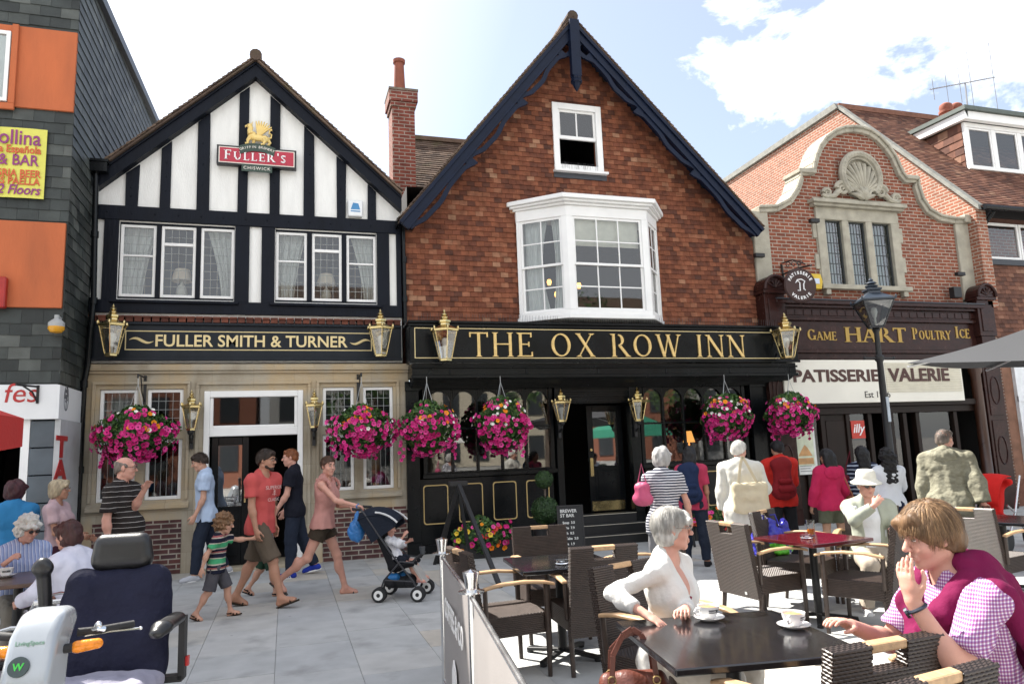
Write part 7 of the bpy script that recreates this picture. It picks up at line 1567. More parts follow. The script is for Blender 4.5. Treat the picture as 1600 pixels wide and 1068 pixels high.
# ---- black A frame, topiary, chalk boards, planters
ta, tb, tt = onZ(690, 880), onZ(776, 916), onY(716, 752, -1.9)
r = empty('easel_frame', (tt.x, tt.y, 0), 0, 'tall black folded A frame standing in front of the inn window panels', 'A frame'); z = Vector(r.location)
tt.z = 1.20
for e in (onZ(684, 880)-z, onZ(782, 918)-z): m = MB(); m.beam(e, tt-z, .055, .055, 0, (0, -1, .2)); m.build('leg', BLACKM, r, bevel=.004)
for e in (Vector((-.25, .65, 0)), Vector((.3, .6, 0))): m = MB(); m.beam(e, tt-z-Vector((0, -.03, .04)), .045, .045, 0, (0, -1, .2)); m.build('leg', BLACKM, r, bevel=.004)
m = MB(); m.bx(-.13, .13, -.05, .09, 1.17, 1.235); m.build('hinge', BLACKM, r, bevel=.004)
LEAFD = island('box_leaf', [(0, (.010, .028, .008)), (.6, (.022, .055, .014)), (1, (.05, .10, .025))], .55, .2, 20, 0, 50, .4)
def leaves(mb, n, fn, size, seed, mi=0, droop=0):
    rnd = random.Random(seed)
    for _ in range(n):
        p, nr = fn(rnd); p = Vector(p); nr = (Vector(nr)+Vector((rnd.uniform(-.7, .7), rnd.uniform(-.7, .7), rnd.uniform(-.7, .7)-droop))).normalized(); a = nr.orthogonal().normalized(); a.rotate(Matrix.Rotation(rnd.uniform(0, 6.28), 3, nr)); b = nr.cross(a); s = size*rnd.uniform(.6, 1.25)
        mb.add([p-a*s, p+b*s*.5+nr*s*.15, p+a*s, p-b*s*.5+nr*s*.15], [(0, 1, 2, 3)], mi)
def ball(c, r, fz=1.0):
    def fn(rnd):
        d = Vector((rnd.gauss(0, 1), rnd.gauss(0, 1), rnd.gauss(0, 1))).normalized(); q = r*(rnd.uniform(.75, 1)**.5); return (c[0]+d.x*q, c[1]+d.y*q, c[2]+d.z*q*fz), d
    return fn
def topiary(x, y, z2, lab):
    r = empty('topiary', (x, y, 0), 0, lab, 'topiary', 'clipped box balls by the inn')
    for z, rr in ((.69, .225), (z2, .145)): m = MB(); leaves(m, 1500 if rr > .2 else 800, ball((0, 0, z), rr), .020, int(z*100)); m.ell((0, 0, z), (rr*.86,)*3, 12, 8); m.build('clipped_ball', LEAFD, r)
    m = MB(); m.tube([(0, 0, .3), (.01, 0, z2)], .016, 7); m.build('stem', mat('grey_bark', (.12, .09, .07), .9), r)
    m = MB(); m.lathe([(.15, 0), (.17, .05), (.21, .40), (.225, .41), (.225, .45), (.20, .45), (.19, .40)], (0, 0, 0), 18); m.build('pot', BLACKM, r, smooth=True)
topiary(3.92, -1.30, 1.17, 'two tier clipped box topiary left of the inn steps'); p_ = onY(1064, 740, -1.0); topiary(6.22, -1.0, 1.16, 'two tier clipped box topiary right of the inn steps')
CHK = mat('chalk_board_slate', (.018, .018, .019), .75, var=.25, vs=4, bump=.05); CHW = mat('white_chalk', (.62, .62, .60), .9, bump=0)
def board(x, y, rz, w, h, lines, lab):
    r = empty('chalk_board', (x, y, 0), R(rz), lab, 'chalk board'); M = Matrix.Rotation(R(-8), 4, 'X')
    m = MB(); m.bx(-w/2, w/2, -.012, .012, .03, h, 0, M); m.build('panel', CHK, r)
    m = MB(); [m.bx(*b, 0, M) for b in ((-w/2-.025, -w/2-.0005, -.018, .018, 0, h+.025), (w/2+.0005, w/2+.025, -.018, .018, 0, h+.025), (-w/2, w/2, -.018, .018, h+.0005, h+.025))]; m.build('frame', BLACKM, r, bevel=.003)
    m = MB(); m.bx(-w/2, w/2, .12+h*.12, .14+h*.12, 0, h*.9); m.build('prop', BLACKM, r)
    for t, size, z, xx in lines: text_obj('lettering', t, size, CHW, r, M @ Matrix.Translation((xx, -.014, z)) @ FRONT, .0008, align='LEFT', offset=.0015)
board(3.98, -2.25, -12, .34, .80, [('BREWER', .065, .72, -.15), ('ST BAR', .065, .655, -.15)]+[(('Soup  3.5', 'Pie  7.9', 'Fish  8.5', 'Cake  3.0', 'Tea  1.9', 'Latte 2.4', 'Ale  3.2')[k], .048, .56-.075*k, -.12+.03*(k % 2)) for k in range(7)], 'narrow chalk menu board left of the inn steps')
p_ = onY(1068, 850, -1.75); board(p_.x, -1.75, 8, .42, .80, [('BREWER ST', .075, .71, -.19), ('COFFEE', .075, .625, -.12)]+[(('Latte  2.40', 'Mocha  2.60', 'Tea  1.90', 'Cake  3.00', 'Toast 2.50')[k], .05, .52-.085*k, -.16) for k in range(5)], 'chalk coffee board right of the inn steps, lower part hidden by the seated woman')
# flowers
PINK = island('magenta_petunia', [(0, (.36, .008, .09)), (.5, (.58, .018, .19)), (1, (.68, .085, .30))], .6, .1, 20, 0, 50, .2)
DPNK = mat('petunia_throat', (.16, .0, .07), .7, bump=0); ORNG = island('orange_begonia', [(0, (.70, .13, .01)), (1, (.75, .30, .02))], .6, .1, 20, 0, 50, .2); WHT = mat('white_petal', (.75, .74, .68), .6, bump=0); YEL = mat('yellow_petal', (.75, .52, .03), .6, bump=0); RDP = mat('red_petal', (.55, .03, .02), .6, bump=0)
LEAF = island('basket_leaf', [(0, (.02, .055, .014)), (.6, (.05, .115, .028)), (1, (.12, .19, .045))], .6, .2, 20, 0, 50, .35)
def bloom(mb, p, d, r, mi, throat=None, rnd=random):
    d = Vector(d).normalized(); a = d.orthogonal().normalized(); a.rotate(Matrix.Rotation(rnd.uniform(0, 6), 3, d)); b = d.cross(a); p = Vector(p); n = 10
    ring_ = [p+(a*math.cos(2*math.pi*k/n)+b*math.sin(2*math.pi*k/n))*r*(1 if k % 2 else .86)+d*r*(.12 if k % 2 else .0) for k in range(n)]
    inn = [p+(a*math.cos(2*math.pi*k/n)+b*math.sin(2*math.pi*k/n))*r*.26-d*r*.18 for k in range(n)]
    mb.add(ring_+inn, [(k, (k+1) % n, n+(k+1) % n, n+k) for k in range(n)], mi)
    mb.add(inn+[p-d*r*.75], [(k, (k+1) % n, n) for k in range(n)], mi if throat is None else throat)
def basket(px, py, Y, rx, rz, lab, seed, white=0, chain=1, hook=2.86):
    c = onY(px, py, Y); r = empty('hanging_basket', c, 0, lab, 'hanging basket', 'hanging flower baskets'); rnd = random.Random(seed)
    f = MB(); fn0 = ball((0, 0, 0), 1.0)
    def fn(q): p, d = fn0(q); lump = 1+.16*math.sin(p[0]*7+seed)+.12*math.sin(p[2]*9+p[1]*5); return (p[0]*rx*.96*lump*(1-.28*max(0, p[2])), p[1]*rx*.72*lump*(1-.28*max(0, p[2])), p[2]*rz*.97), d
    leaves(f, 2600, fn, .036, seed, 0, .3); f.ell((0, 0, -.02), (rx*.66, rx*.5, rz*.7), 14, 10); f.build('foliage', LEAF, r)
    m = MB()
    def put(n, mi, lo, hi, rr, th=None, spread=1.0):
        for _ in range(n):
            while True:
                d = Vector((rnd.gauss(0, 1), rnd.gauss(0, 1)-.5, rnd.gauss(0, 1))).normalized()
                if lo < d.z < hi: break
            if rnd.random() > spread and math.sin(d.x*6+seed)+math.sin(d.z*8+seed*2) < .2: continue
            lump = (1+.16*math.sin(d.x*7+seed)+.12*math.sin(d.z*9+d.y*5))*(1-.28*max(0, d.z))*rnd.uniform(.94, 1.06)
            bloom(m, (d.x*rx*lump, d.y*rx*.76*lump, d.z*rz*rnd.uniform(.95, 1.04)-(.08*rnd.random() if d.z < -.5 else 0)), d+Vector((rnd.uniform(-.3, .3), -.35+rnd.uniform(-.3, .3), rnd.uniform(-.2, .3))), rr*rnd.uniform(.75, 1.15), mi, th, rnd)
    put(310, 0, -1.0, .24, .041, 1, .5); put(90, 0, .05, .8, .038, 1, .2); put(26, 2, .0, .8, .042, None, .2); put(20+white, 3, -.1, .8, .030, None, .15 if not white else .6)
    for k in range(3):
        a = rnd.uniform(0, 6.28); x0, y0 = rx*.9*math.cos(a), rx*.6*math.sin(a)-.05
        for j in range(6): bloom(m, (x0+rnd.uniform(-.04, .04), y0+rnd.uniform(-.04, .04), -rz*(.55+.13*j)), (rnd.uniform(-1, 1), -1, rnd.uniform(-.4, .4)), .034, 0, 1, rnd)
    m.build('blooms', [PINK, DPNK, ORNG, WHT], r)['kind'] = 'stuff'
    q = MB(); q.lathe([(.05, -rz*.55), (.19, -rz*.30), (.22, -.0)], (0, 0, 0), 16); q.build('bowl', mat('dark_basket_liner', (.03, .025, .018), .9), r)
    top = hook-c.z; q = MB()
    for k in range(3): a = R(90+120*k); q.tube([(.2*math.cos(a), .2*math.sin(a), 0), (0, 0, top-.1)], .004, 5)
    q.tube([(0, 0, top-.1), (0, 0, top)], .006, 6); q.build('chain', mat('pale_chain', (.42, .43, .43), .4, .5, bump=0), r)
    return c
for i, a in enumerate(((213, 674, -.62, .50, .40, 'hanging flower basket in front of the left leaded windows of the stone front', 1, 0), (565, 668, -.62, .47, .40, 'hanging flower basket in front of the right leaded windows of the stone front', 2, 0), (668, 665, -.66, .48, .44, 'hanging flower basket at the left end of the black shopfront', 3, 0), (784, 660, -.66, .49, .46, 'hanging flower basket with white blooms before the left inn window', 4, 40), (1136, 648, -.66, .52, .42, 'hanging flower basket with white and orange blooms before the right inn window', 5, 30), (1237, 644, -.66, .50, .42, 'rightmost hanging flower basket beside the cream sign board', 6, 10))):
    c = basket(*a, hook=2.92 if i < 2 else 2.89)
    if i < 2: q = MB(); q.bx(c.x-.02, c.x+.02, -.075, -.052, 2.55, 3.0); q.tube([(c.x, -.07, 2.96), (c.x, -.64, 2.95), (c.x, -.66, 2.90)], .013, 6); q.tube([(c.x, -.07, 2.6), (c.x, -.3, 2.72), (c.x, -.42, 2.94)], .010, 6); tag(q.build('basket_bracket', BLACKM, None, loc=(c.x, -.07, 2.96)), ('black iron bracket holding the flower basket of the left leaded windows', 'black iron bracket holding the flower basket of the right leaded windows')[i], 'bracket')
def planter(x, y, w, h, lab, seed, yellow=8):
    r = empty('flower_planter', (x, y, 0), 0, lab, 'planter'); rnd = random.Random(seed)
    q = MB(); q.bx(-w*.45, w*.45, -.18, .18, 0, h*.45); q.build('box', BLACKM, r, bevel=.01)
    f = MB(); bfn = ball((0, 0, 0), 1.0)
    def fn(k): p, d = bfn(k); b = 1+.25*math.sin(p[0]*6+seed); return (p[0]*w*.55, p[1]*.30, h*.55+p[2]*h*.5*b), d
    leaves(f, 1500, fn, .036, seed); f.ell((0, 0, h*.5), (w*.42, .18, h*.3), 10, 8); f.build('foliage', LEAF, r)
    m = MB()
    for mi, n in ((0, 26), (2, 8), (4, yellow), (5, 6)):
        for _ in range(n): a = rnd.uniform(-1, 1); e = rnd.uniform(-.6, 1); bloom(m, (a*w*.52, -.30*math.sqrt(max(.05, 1-a*a*.8))+rnd.uniform(-.03, .03), h*.52+e*h*.45), (a*.6, -1, e*.6), rnd.uniform(.028, .05), mi, None, rnd)
    m.build('blooms', [PINK, DPNK, ORNG, WHT, YEL, RDP], r)['kind'] = 'stuff'
planter(3.02, -.85, .95, .56, 'low planter of mixed pink and yellow flowers under the inn window panels', 21); planter(7.0, -.9, .7, .55, 'low planter of dark pink flowers right of the chalk coffee board', 22, 2)
# ---- parasols
GREYC = mat('grey_parasol_canvas', (.042, .043, .046), .85, var=.08, vs=2, bump=.15, bs=90)
t0 = onZ(1417, 567, 2.4)
r = empty('grey_parasol', (8.07, -6.99, 0), 0, 'dark grey square parasol reaching in from the right edge', 'parasol')
m = MB(); Hc = t0-Vector(r.location); a = math.atan2(Hc.y, Hc.x); Rr = math.hypot(Hc.x, Hc.y); ap_ = Vector((0, 0, 2.4+.60)); cs = [Vector((Rr*math.cos(a+R(90*k)), Rr*math.sin(a+R(90*k)), 2.4)) for k in range(4)]
for k in range(4):
    p, q = cs[k], cs[(k+1) % 4]; N = 8; vs_ = []
    for i in range(N+1):
        for j in range(N+1):
            e = p.lerp(q, j/N); v = ap_.lerp(e, i/N); sag = .05*math.sin(math.pi*j/N)*(i/N); v.z -= .10*math.sin(math.pi*i/N)*.6+sag*.6; vs_.append(v)
    m.add(vs_, [(i*(N+1)+j, (i+1)*(N+1)+j, (i+1)*(N+1)+j+1, i*(N+1)+j+1) for i in range(N) for j in range(N)])
tilt = lambda v: Vector((v.x, v.y, v.z+(v.y-Hc.y)*.07)); m.v = [tilt(v) for v in m.v]; m.build('canopy', GREYC, r, smooth=True)
for k in range(4): q = MB(); q.tube([tilt(x) for x in (ap_-Vector((0, 0, .08)), ap_.lerp(cs[k], .5)-Vector((0, 0, .14)), cs[k]-Vector((0, 0, .04)))], .012, 6); q.build('rib', mat('pale_parasol_rib', (.5, .5, .5), .4, .4), r)
q = MB(); q.tube([(0, 0, .05), (0, 0, 2.9)], .03, 12); q.lathe([(.3, 0), (.3, .06), (.05, .09)], (0, 0, 0), 20); q.build('pole', BLACKM, r, smooth=True)
REDC = mat('red_parasol_canvas', (.50, .030, .025), .7, var=.08, vs=3, bump=.2, bs=30)
t0 = onY(30, 652, -5.3); r = empty('red_parasol', (t0.x-1.07, -5.6, 0), 0, 'red cafe parasol with white script on its valance at the left edge', 'parasol')
m = MB(); n = 8; rr = 1.15; zt_ = t0.z; 
ring_ = [Vector((rr*math.cos(R(45*k+22)), rr*math.sin(R(45*k+22)), zt_)) for k in range(n)]
m.add([Vector((0, 0, zt_+.45))]+ring_, [(0, 1+k, 1+(k+1) % n) for k in range(n)])
for k in range(n): a, b = ring_[k], ring_[(k+1) % n]; m.add([a, b, b+Vector((0, 0, -.24)), (a+b)/2+Vector((0, 0, -.27)), a+Vector((0, 0, -.24))], [(0, 4, 3, 2, 1)])
m.build('canopy', REDC, r); q = MB(); q.tube([(0, 0, 0), (0, 0, zt_+.5)], .025, 10); q.build('pole', WHITE, r, smooth=True)
mid = (ring_[6]+ring_[7])/2; dd = (ring_[7]-ring_[6]); text_obj('lettering', 'Estrella', .085, WV, r, Matrix.Translation(mid+Vector((.06, -.01, -.17))) @ Matrix.Rotation(math.atan2(dd.y, dd.x), 4, 'Z') @ Matrix.Translation((.05, -.004, 0)) @ FRONT, .001, shear=.2)
st_ = MB(); c = mid+Vector((.12, .0, -.06)); Mz = Matrix.Translation(c) @ Matrix.Rotation(math.atan2(dd.y, dd.x), 4, 'Z'); st_.prism([((.04 if k % 2 else .015)*math.cos(R(36*k+18)), (.04 if k % 2 else .015)*math.sin(R(36*k+18))) for k in range(10)], -.010, -.004, 0, Mz); st_.build('star_emblem', GOLD, r)
# ---- left cafe aluminium chairs
def alu_chair(x, y, rz, lab):
    r = empty('aluminium_chair', (x, y, 0), R(rz), lab, 'chair', 'tubular aluminium cafe chairs')
    for s in (-1, 1):
        m = MB(); m.tube([(s*.26, .24, 0), (s*.27, .25, .40), (s*.28, .22, .66), (s*.28, .05, .69), (s*.27, -.2, .67), (s*.22, -.29, .80)], .013, 8); m.build('side_frame', ALU, r, smooth=True)
        m = MB(); m.tube([(s*.24, -.26, 0), (s*.23, -.24, .45), (s*.20, -.30, .84)], .013, 8); m.build('leg', ALU, r, smooth=True)
    for k in range(4): m = MB(); m.tube([(-.23, -.25-.016*k, .50+.095*k), (0, -.29-.016*k, .50+.095*k), (.23, -.25-.016*k, .50+.095*k)], .016, 6, flat=(0, 0, 1)); m.build('back_slat', ALU, r, smooth=True)
    m = MB(); m.bx(-.23, .23, -.22, .24, .43, .45); m.build('seat', ALU, r, bevel=.008)
alu_chair(-1.45, -5.55, 55, 'aluminium chair the dark red haired woman in the white shirt sits on'); alu_chair(-1.40, -6.45, 15, 'aluminium chair at the left edge behind the scooter seat'); alu_chair(-2.45, -4.35, 190, 'aluminium chair the curly haired woman sits on'); alu_chair(-1.5, -7.3, 100, 'aluminium chair just behind the scooter tiller')
# ---- mobility scooter
sc_ = empty('mobility_scooter', (-.84, -8.40, 0), R(174), 'navy seated mobility scooter with silver tiller and amber indicator', 'mobility scooter')
NVY = mat('navy_seat_cover', (.012, .013, .030), .8, var=.2, vs=6, bump=.6, bs=7, spec=.2); VIN = mat('black_vinyl', (.014, .014, .015), .35, var=.1, bump=.15, bs=90); SIL = mat('silver_scooter_plastic', (.36, .385, .41), .25, .3, var=.04, bump=.02, coat=.4); RUB = mat('black_rubber', (.015, .015, .016), .75, bump=.2)
sdf_obj('seat_back', [cap((-.17, -.20, .62), (-.17, -.30, 1.05), .085, .075, .06, (V3(0, 1, .2), 1.1)), cap((.17, -.20, .62), (.17, -.30, 1.05), .085, .075, .06), cap((-.17, -.25, .85), (.17, -.25, .85), .075, .075, .06), cap((-.14, -.28, .97), (.14, -.28, .97), .07, .07, .06), cap((-.14, -.23, .76), (.14, -.23, .76), .07, .07, .06), cap((-.21, -.20, .66), (-.21, -.27, .98), .05, .045, .03), cap((.21, -.20, .66), (.21, -.27, .98), .05, .045, .03), cap((-.16, -.31, 1.06), (.16, -.31, 1.06), .06, .06, .05), cap((-.17, -.22, .68), (.17, -.22, .68), .075, .075, .06)], .011, NVY, sc_, amp=.004, frq=16)
sdf_obj('headrest', [cap((-.09, -.335, 1.19), (.09, -.335, 1.19), .052, .052, .03), cap((-.088, -.335, 1.25), (.088, -.335, 1.25), .048, .048, .04), cap((-.1, -.335, 1.16), (.1, -.335, 1.16), .045, .045, .03)], .008, VIN, sc_)
m = MB(); [m.tube([(x, -.33, 1.02), (x, -.335, 1.14)], .010, 8) for x in (-.05, .05)]; m.build('headrest_stem', STEEL, sc_, smooth=True)
sdf_obj('seat_base', [cap((-.18, -.18, .60), (.18, -.18, .60), .065, .065, .05), cap((-.18, .22, .61), (.18, .22, .61), .06, .06, .05), cap((-.19, -.18, .60), (-.19, .22, .61), .06, .06, .05), cap((.19, -.18, .60), (.19, .22, .61), .06, .06, .05), ell((0, 0, .60), (.2, .25, .07), .05)], .012, mat('lavender_grey_seat_cover', (.30, .29, .36), .8, bump=.4, bs=9), sc_, amp=.003)
for s in (-1, 1):
    if s > 0: sdf_obj('armrest', [cap((.33, -.22, 1.18), (.33, -.30, .90), .033, .030, .02), cap((.35, -.22, 1.16), (.31, -.22, 1.16), .03, .03, .02)], .009, VIN, sc_)
    else: sdf_obj('armrest', [cap((-.30, -.20, .88), (-.30, .06, .89), .045, .045, .02, (V3(0, 0, 1), 1.5)), cap((-.30, .06, .89), (-.29, .10, .875), .045, .036, .02, (V3(0, 0, 1), 1.4))], .009, VIN, sc_)
    m = MB(); m.beam((s*.325, -.24, .58), (s*.325, -.24, .88), .03, .06, 0, (0, 1, 0)); m.bx(s*.24, s*.33, -.27, -.21, .57, .60); m.build('arm_bracket', BLACKM, sc_)
q = MB(); q.box((-.348, -.25, .66), (.014, .03, .045)); q.build('reflector', mat('red_reflector', (.5, .01, .01), .2, bump=0), sc_)
# the tiller leans towards the rider
tl = V3(.02, .56, 1.0)
tb_ = MB(); tb_.prism([(.60, .52), (.80, .52), (.775, .85), (.70, 1.025), (.61, 1.095), (.50, 1.10), (.465, 1.04), (.54, .96), (.575, .75)], -.085, .085, axis='x'); tb_.build('tiller', SIL, sc_, smooth=True, bevel=.032, seg=4)
0 and sdf_obj('tiller', [cap((.0, .70, .62), (.0, .60, .92), .10, .085, .05, (V3(1, 0, 0), .92)), cap((0, .60, .92), (0, .50, 1.03), .085, .062, .05), ell((0, .63, .98), (.10, .075, .115), .05), ell((0, .68, .78), (.105, .08, .16), .05), cap((0, .54, 1.06), (0, .47, 1.05), .05, .045, .04)], .009, SIL, sc_)
q = MB(); q.tube([(-.09, .50, .985), (-.16, .49, .985), (-.27, .40, .98)], [.017, .016, .018], 10); q.build('handlebar', RUB, sc_, smooth=True); q = MB(); q.tube([(.09, .50, .985), (.16, .49, .985), (.27, .40, .98)], [.017, .016, .018], 10); q.build('handlebar', RUB, sc_, smooth=True)
q = MB(); q.tube([(-.12, .51, .97), (-.20, .47, .972), (-.30, .42, .966)], .005, 6); q.tube([(-.15, .505, .995), (-.17, .52, 1.0), (-.19, .50, .99)], .010, 8); q.ell((-.17, .51, 1.005), (.016, .016, .02)); q.ell((-.305, .418, .966), (.008, .008, .008)); q.build('brake_lever', STEEL, sc_, smooth=True)
for s in (-1, 1):
    q = MB(); q.tube([(s*.07, .62, .95), (s*.12, .60, .95)], .018, 8); q.build('indicator_stalk', RUB, sc_, smooth=True)
    sdf_obj('indicator', [cap((s*.125, .60, .95), (s*.195, .59, .955), .024, .020, .01)], .006, mat('amber_indicator', (.75, .23, .01), .12, var=.25, vs=60, bump=.3, bs=90), sc_)
q = MB(); Mt = Matrix.Translation((.02, .745, .925)) @ Matrix.Rotation(R(180), 4, 'Z') @ Matrix.Rotation(R(-23), 4, 'X'); q.prism([(.036*math.cos(R(15*k)), .036*math.sin(R(15*k))) for k in range(24)], -.008, .01, 0, Mt); q.build('badge', mat('dark_badge', (.03, .05, .05), .3, bump=0), sc_)
text_obj('lettering', 'W', .035, mat('green_print', (.05, .5, .06), .4, bump=0), sc_, Mt @ Matrix.Translation((0, -.009, -.012)) @ FRONT, .001, offset=.001)
Mt = Matrix.Translation((.03, .777, .85)) @ Matrix.Rotation(R(180), 4, 'Z') @ Matrix.Rotation(R(-20), 4, 'X'); q = MB(); q.bx(-.035, .035, -.004, .02, -.014, .014, 0, Mt); q.build('sticker', mat('yellow_sticker', (.75, .55, .02), .4, bump=0), sc_)
Mt = Matrix.Translation((0, .716, .995)) @ Matrix.Rotation(R(180), 4, 'Z') @ Matrix.Rotation(R(-23), 4, 'X'); text_obj('lettering', 'LivingSpace', .022, mat('grey_green_print', (.18, .34, .24), .4, bump=0), sc_, Mt @ FRONT, .001)
q = MB()                                                                       # wire basket
bw, bd, bt, bb = .20, .15, .70, .48; cy = .90
for z, k in ((bt, 1), (.63, .97), (.56, .93), (bb, .88)): q.tube([(bw*k, cy-bd*k, z), (bw*k, cy+bd*k, z), (-bw*k, cy+bd*k, z), (-bw*k, cy-bd*k, z), (bw*k, cy-bd*k, z)], .005 if z == bt else .0025, 6)
for i in range(13):
    x = bw*(-1+2*i/12)
    for y in (-1, 1): q.tube([(x, cy+y*bd, bt), (x*.88, cy+y*bd*.88, bb)], .002, 4)
    q.tube([(x*.88, cy-bd*.88, bb), (x*.88, cy+bd*.88, bb)], .002, 4)
for i in range(9):
    y = bd*(-1+2*i/8)
    for s in (-1, 1): q.tube([(s*bw, cy+y, bt), (s*bw*.88, cy+y*.88, bb)], .002, 4)
q.build('basket', RUB, sc_)
sdf_obj('front_cowl', [cap((0, .72, .30), (0, .78, .52), .15, .10, .06), cap((-.2, .68, .34), (.2, .68, .34), .09, .09, .06)], .014, SIL, sc_)
q = MB(); q.bx(-.26, .26, -.35, .75, .16, .22); q.bx(-.2, .2, -.4, .15, .22, .50); q.build('deck', VIN, sc_, bevel=.02)
for x, y in ((-.24, .62), (.24, .62), (-.27, -.28), (.27, -.28)):
    w_ = MB(); My = Matrix.Rotation(R(90), 4, 'Y'); w_.lathe([(.10, -.05), (.15, -.045), (.165, 0), (.15, .045), (.10, .05)], (x, y, .165), 24, 0, My); w_.build('wheel', RUB, sc_, smooth=True)
# second silver scooter body cropped by the left edge
q = empty('silver_scooter', (-1.32, -9.15, 0), R(170), 'silver scooter front cowl cropped by the left photo edge', 'mobility scooter')
sdf_obj('cowl', [cap((0, .0, .35), (0, -.06, .86), .20, .13, .06), ell((0, 0, .66), (.19, .12, .22), .05)], .012, SIL, q); m = MB(); m.tube([(0, -.12, .86), (-.18, -.16, .90), (-.32, -.10, .84)], .014, 8); m.build('handlebar', RUB, q, smooth=True); m = MB(); m.bx(-.24, .24, -.7, .1, .16, .3); m.build('deck', VIN, q, bevel=.02)
for x, y in ((-.2, .0), (.2, .0), (0, -.6)): w_ = MB(); w_.lathe([(.10, -.05), (.15, -.045), (.165, 0), (.15, .045), (.10, .05)], (x, y, .165), 20, 0, Matrix.Rotation(R(90), 4, 'Y')); w_.build('wheel', RUB, q, smooth=True)

for r, h_ in TR:
    m = MB(); rn = random.Random(int(h_*7))
    for _ in range(14): c_ = (rn.uniform(-2.2, 2.2), rn.uniform(-2.2, 2.2), h_*rn.uniform(.45, .95)); leaves(m, 170, ball(c_, rn.uniform(.9, 1.6)), .16, _)
    m.build('crown', LEAF, r)
# ================================================================ the people
def G2(p, q=None): return Vector((p[0], p[1], 0))
HB = hairmat('dark_brown_hair', (.028, .016, .010)); HK = hairmat('black_hair', (.006, .005, .006), .3); HG = hairmat('silver_grey_hair', (.33, .32, .31), .3); HW = hairmat('white_hair', (.58, .56, .52), .2); HGI = hairmat('ginger_hair', (.20, .065, .022)); HM = hairmat('maroon_dyed_hair', (.045, .010, .014)); HBL = hairmat('blonde_grey_hair', (.36, .29, .19)); HMB = hairmat('mid_brown_hair', (.135, .075, .036)); HLB = hairmat('light_brown_curls', (.16, .085, .04)); HSB = hairmat('shaved_grey_hair', (.16, .13, .11)); HDR = hairmat('dark_red_hair', (.05, .016, .014))
DEN = cloth('dark_denim', (.016, .022, .038), bs=12); BLKC = cloth('black_cotton', (.012, .012, .014)); BRNC = cloth('brown_trousers', (.05, .032, .020)); NAVC = cloth('navy_cotton', (.012, .014, .022))
def local(p, w):            # world point -> person frame
    a = -p.o.rotation_euler.z; d = Vector(w)-p.o.location; return (d.x*math.cos(a)-d.y*math.sin(a), d.x*math.sin(a)+d.y*math.cos(a), d.z)
def tolocal(loc, h, w): a = -R(h); d = Vector(w)-Vector(loc); return (d.x*math.cos(a)-d.y*math.sin(a), d.x*math.sin(a)+d.y*math.cos(a), d.z)
# man in the coral tee shirt
handw = onY(401, 838, -3.52)
p = Person('bearded man in coral T-shirt and khaki shorts holding the boy\'s hand', (-.27, -3.28, 0), -100, 1.79, lean=4, twist=-30, legs=((-16, 3, 10), (24, 3, 10)), feet=(16, -18), arms=((-12, 8, 25), {'t': tolocal((-.27, -3.28, 0), -100, handw), 'p': (.3, -1, -.2)}), head=(14, 4, 0), build=.98, skin=SK2, group='people walking on the paving')
o = p.top(cloth('coral_tee', (.50, .085, .08)), .62, -.10, inf=.026, flare=.02); p.bottom(cloth('khaki_shorts', (.105, .080, .058)), .98, .018, flare=.028, name='shorts'); p.footwear(cloth('brown_sole', (.035, .026, .018)), 'flipflop'); p.hair(HB, 'short', vol=.004); p.glasses(); p.brows(HB)
sdf_obj('beard', [cap(p.Hd(-.045, .03, -.07), p.Hd(0, .072, -.098), .022*p.hk, .023*p.hk, .02), cap(p.Hd(.045, .03, -.07), p.Hd(0, .072, -.098), .022*p.hk, .023*p.hk, .02), cap(p.Hd(-.022, .094, -.046), p.Hd(.022, .094, -.046), .006*p.hk, .006*p.hk, .01), ell(p.Hd(0, .105, -.062), (.024*p.hk, .02*p.hk, .012*p.hk), .006, None, '-')], .007, HB, p.o)
PRT = mat('faded_white_print', (.62, .45, .42), .8, bump=0)
def chest_print(p, lines, m_, w=.19, y=.150):
    for t, size, z in lines:
        t_ = text_obj('shirt_print', t, size, m_, p.o, Matrix.Identity(4), .0004); me = t_.data
        for v in me.vertices:
            x, zz = v.co.x, v.co.y; q = V3(-x, y-.9*x*x, z+zz); w_ = p.T(*q); v.co = Vector(w_)+Vector(p.Rt @ V3(0, v.co.z, 0))
chest_print(p, [('SUPERIOR', .058, .40), ('*', .09, .33), ('-v-', .06, .33), ('CLASSIC', .050, .27)], PRT, y=.166)
# boy
bl = Vector((-.70, -3.72, 0))
p = Person('curly haired boy in green and navy striped polo holding the man\'s hand', bl, -100, 1.05, child=1, lean=6, legs=((22, 3, 14), (-14, 3, 16)), feet=(-8, 18), arms=({'t': tolocal(bl, -100, handw+Vector((-.02, .02, -.02))), 'p': (0, -.2, -1)}, (-28, 14, 18)), head=(6, 14, 0), skin=SK1, res=.0075, group='people walking on the paving')
p.top(striped('boy_stripes', [(.16, (.012, .014, .03)), (.06, (.45, .40, .33)), (.10, (.30, .09, .09)), (.14, (.012, .014, .03)), (.08, (.45, .40, .33)), (.30, (.06, .33, .15)), (.06, (.45, .40, .33)), (.10, (.012, .014, .03))], 2, .165), .62, -.10, inf=.014); p.bottom(cloth('grey_shorts', (.075, .072, .082)), .95, .014, flare=.02, name='shorts'); p.footwear(cloth('brown_sandal', (.045, .026, .018)), 'sandal'); p.hair(HLB, 'curly', amp=.012, frq=75); p.brows(HLB)
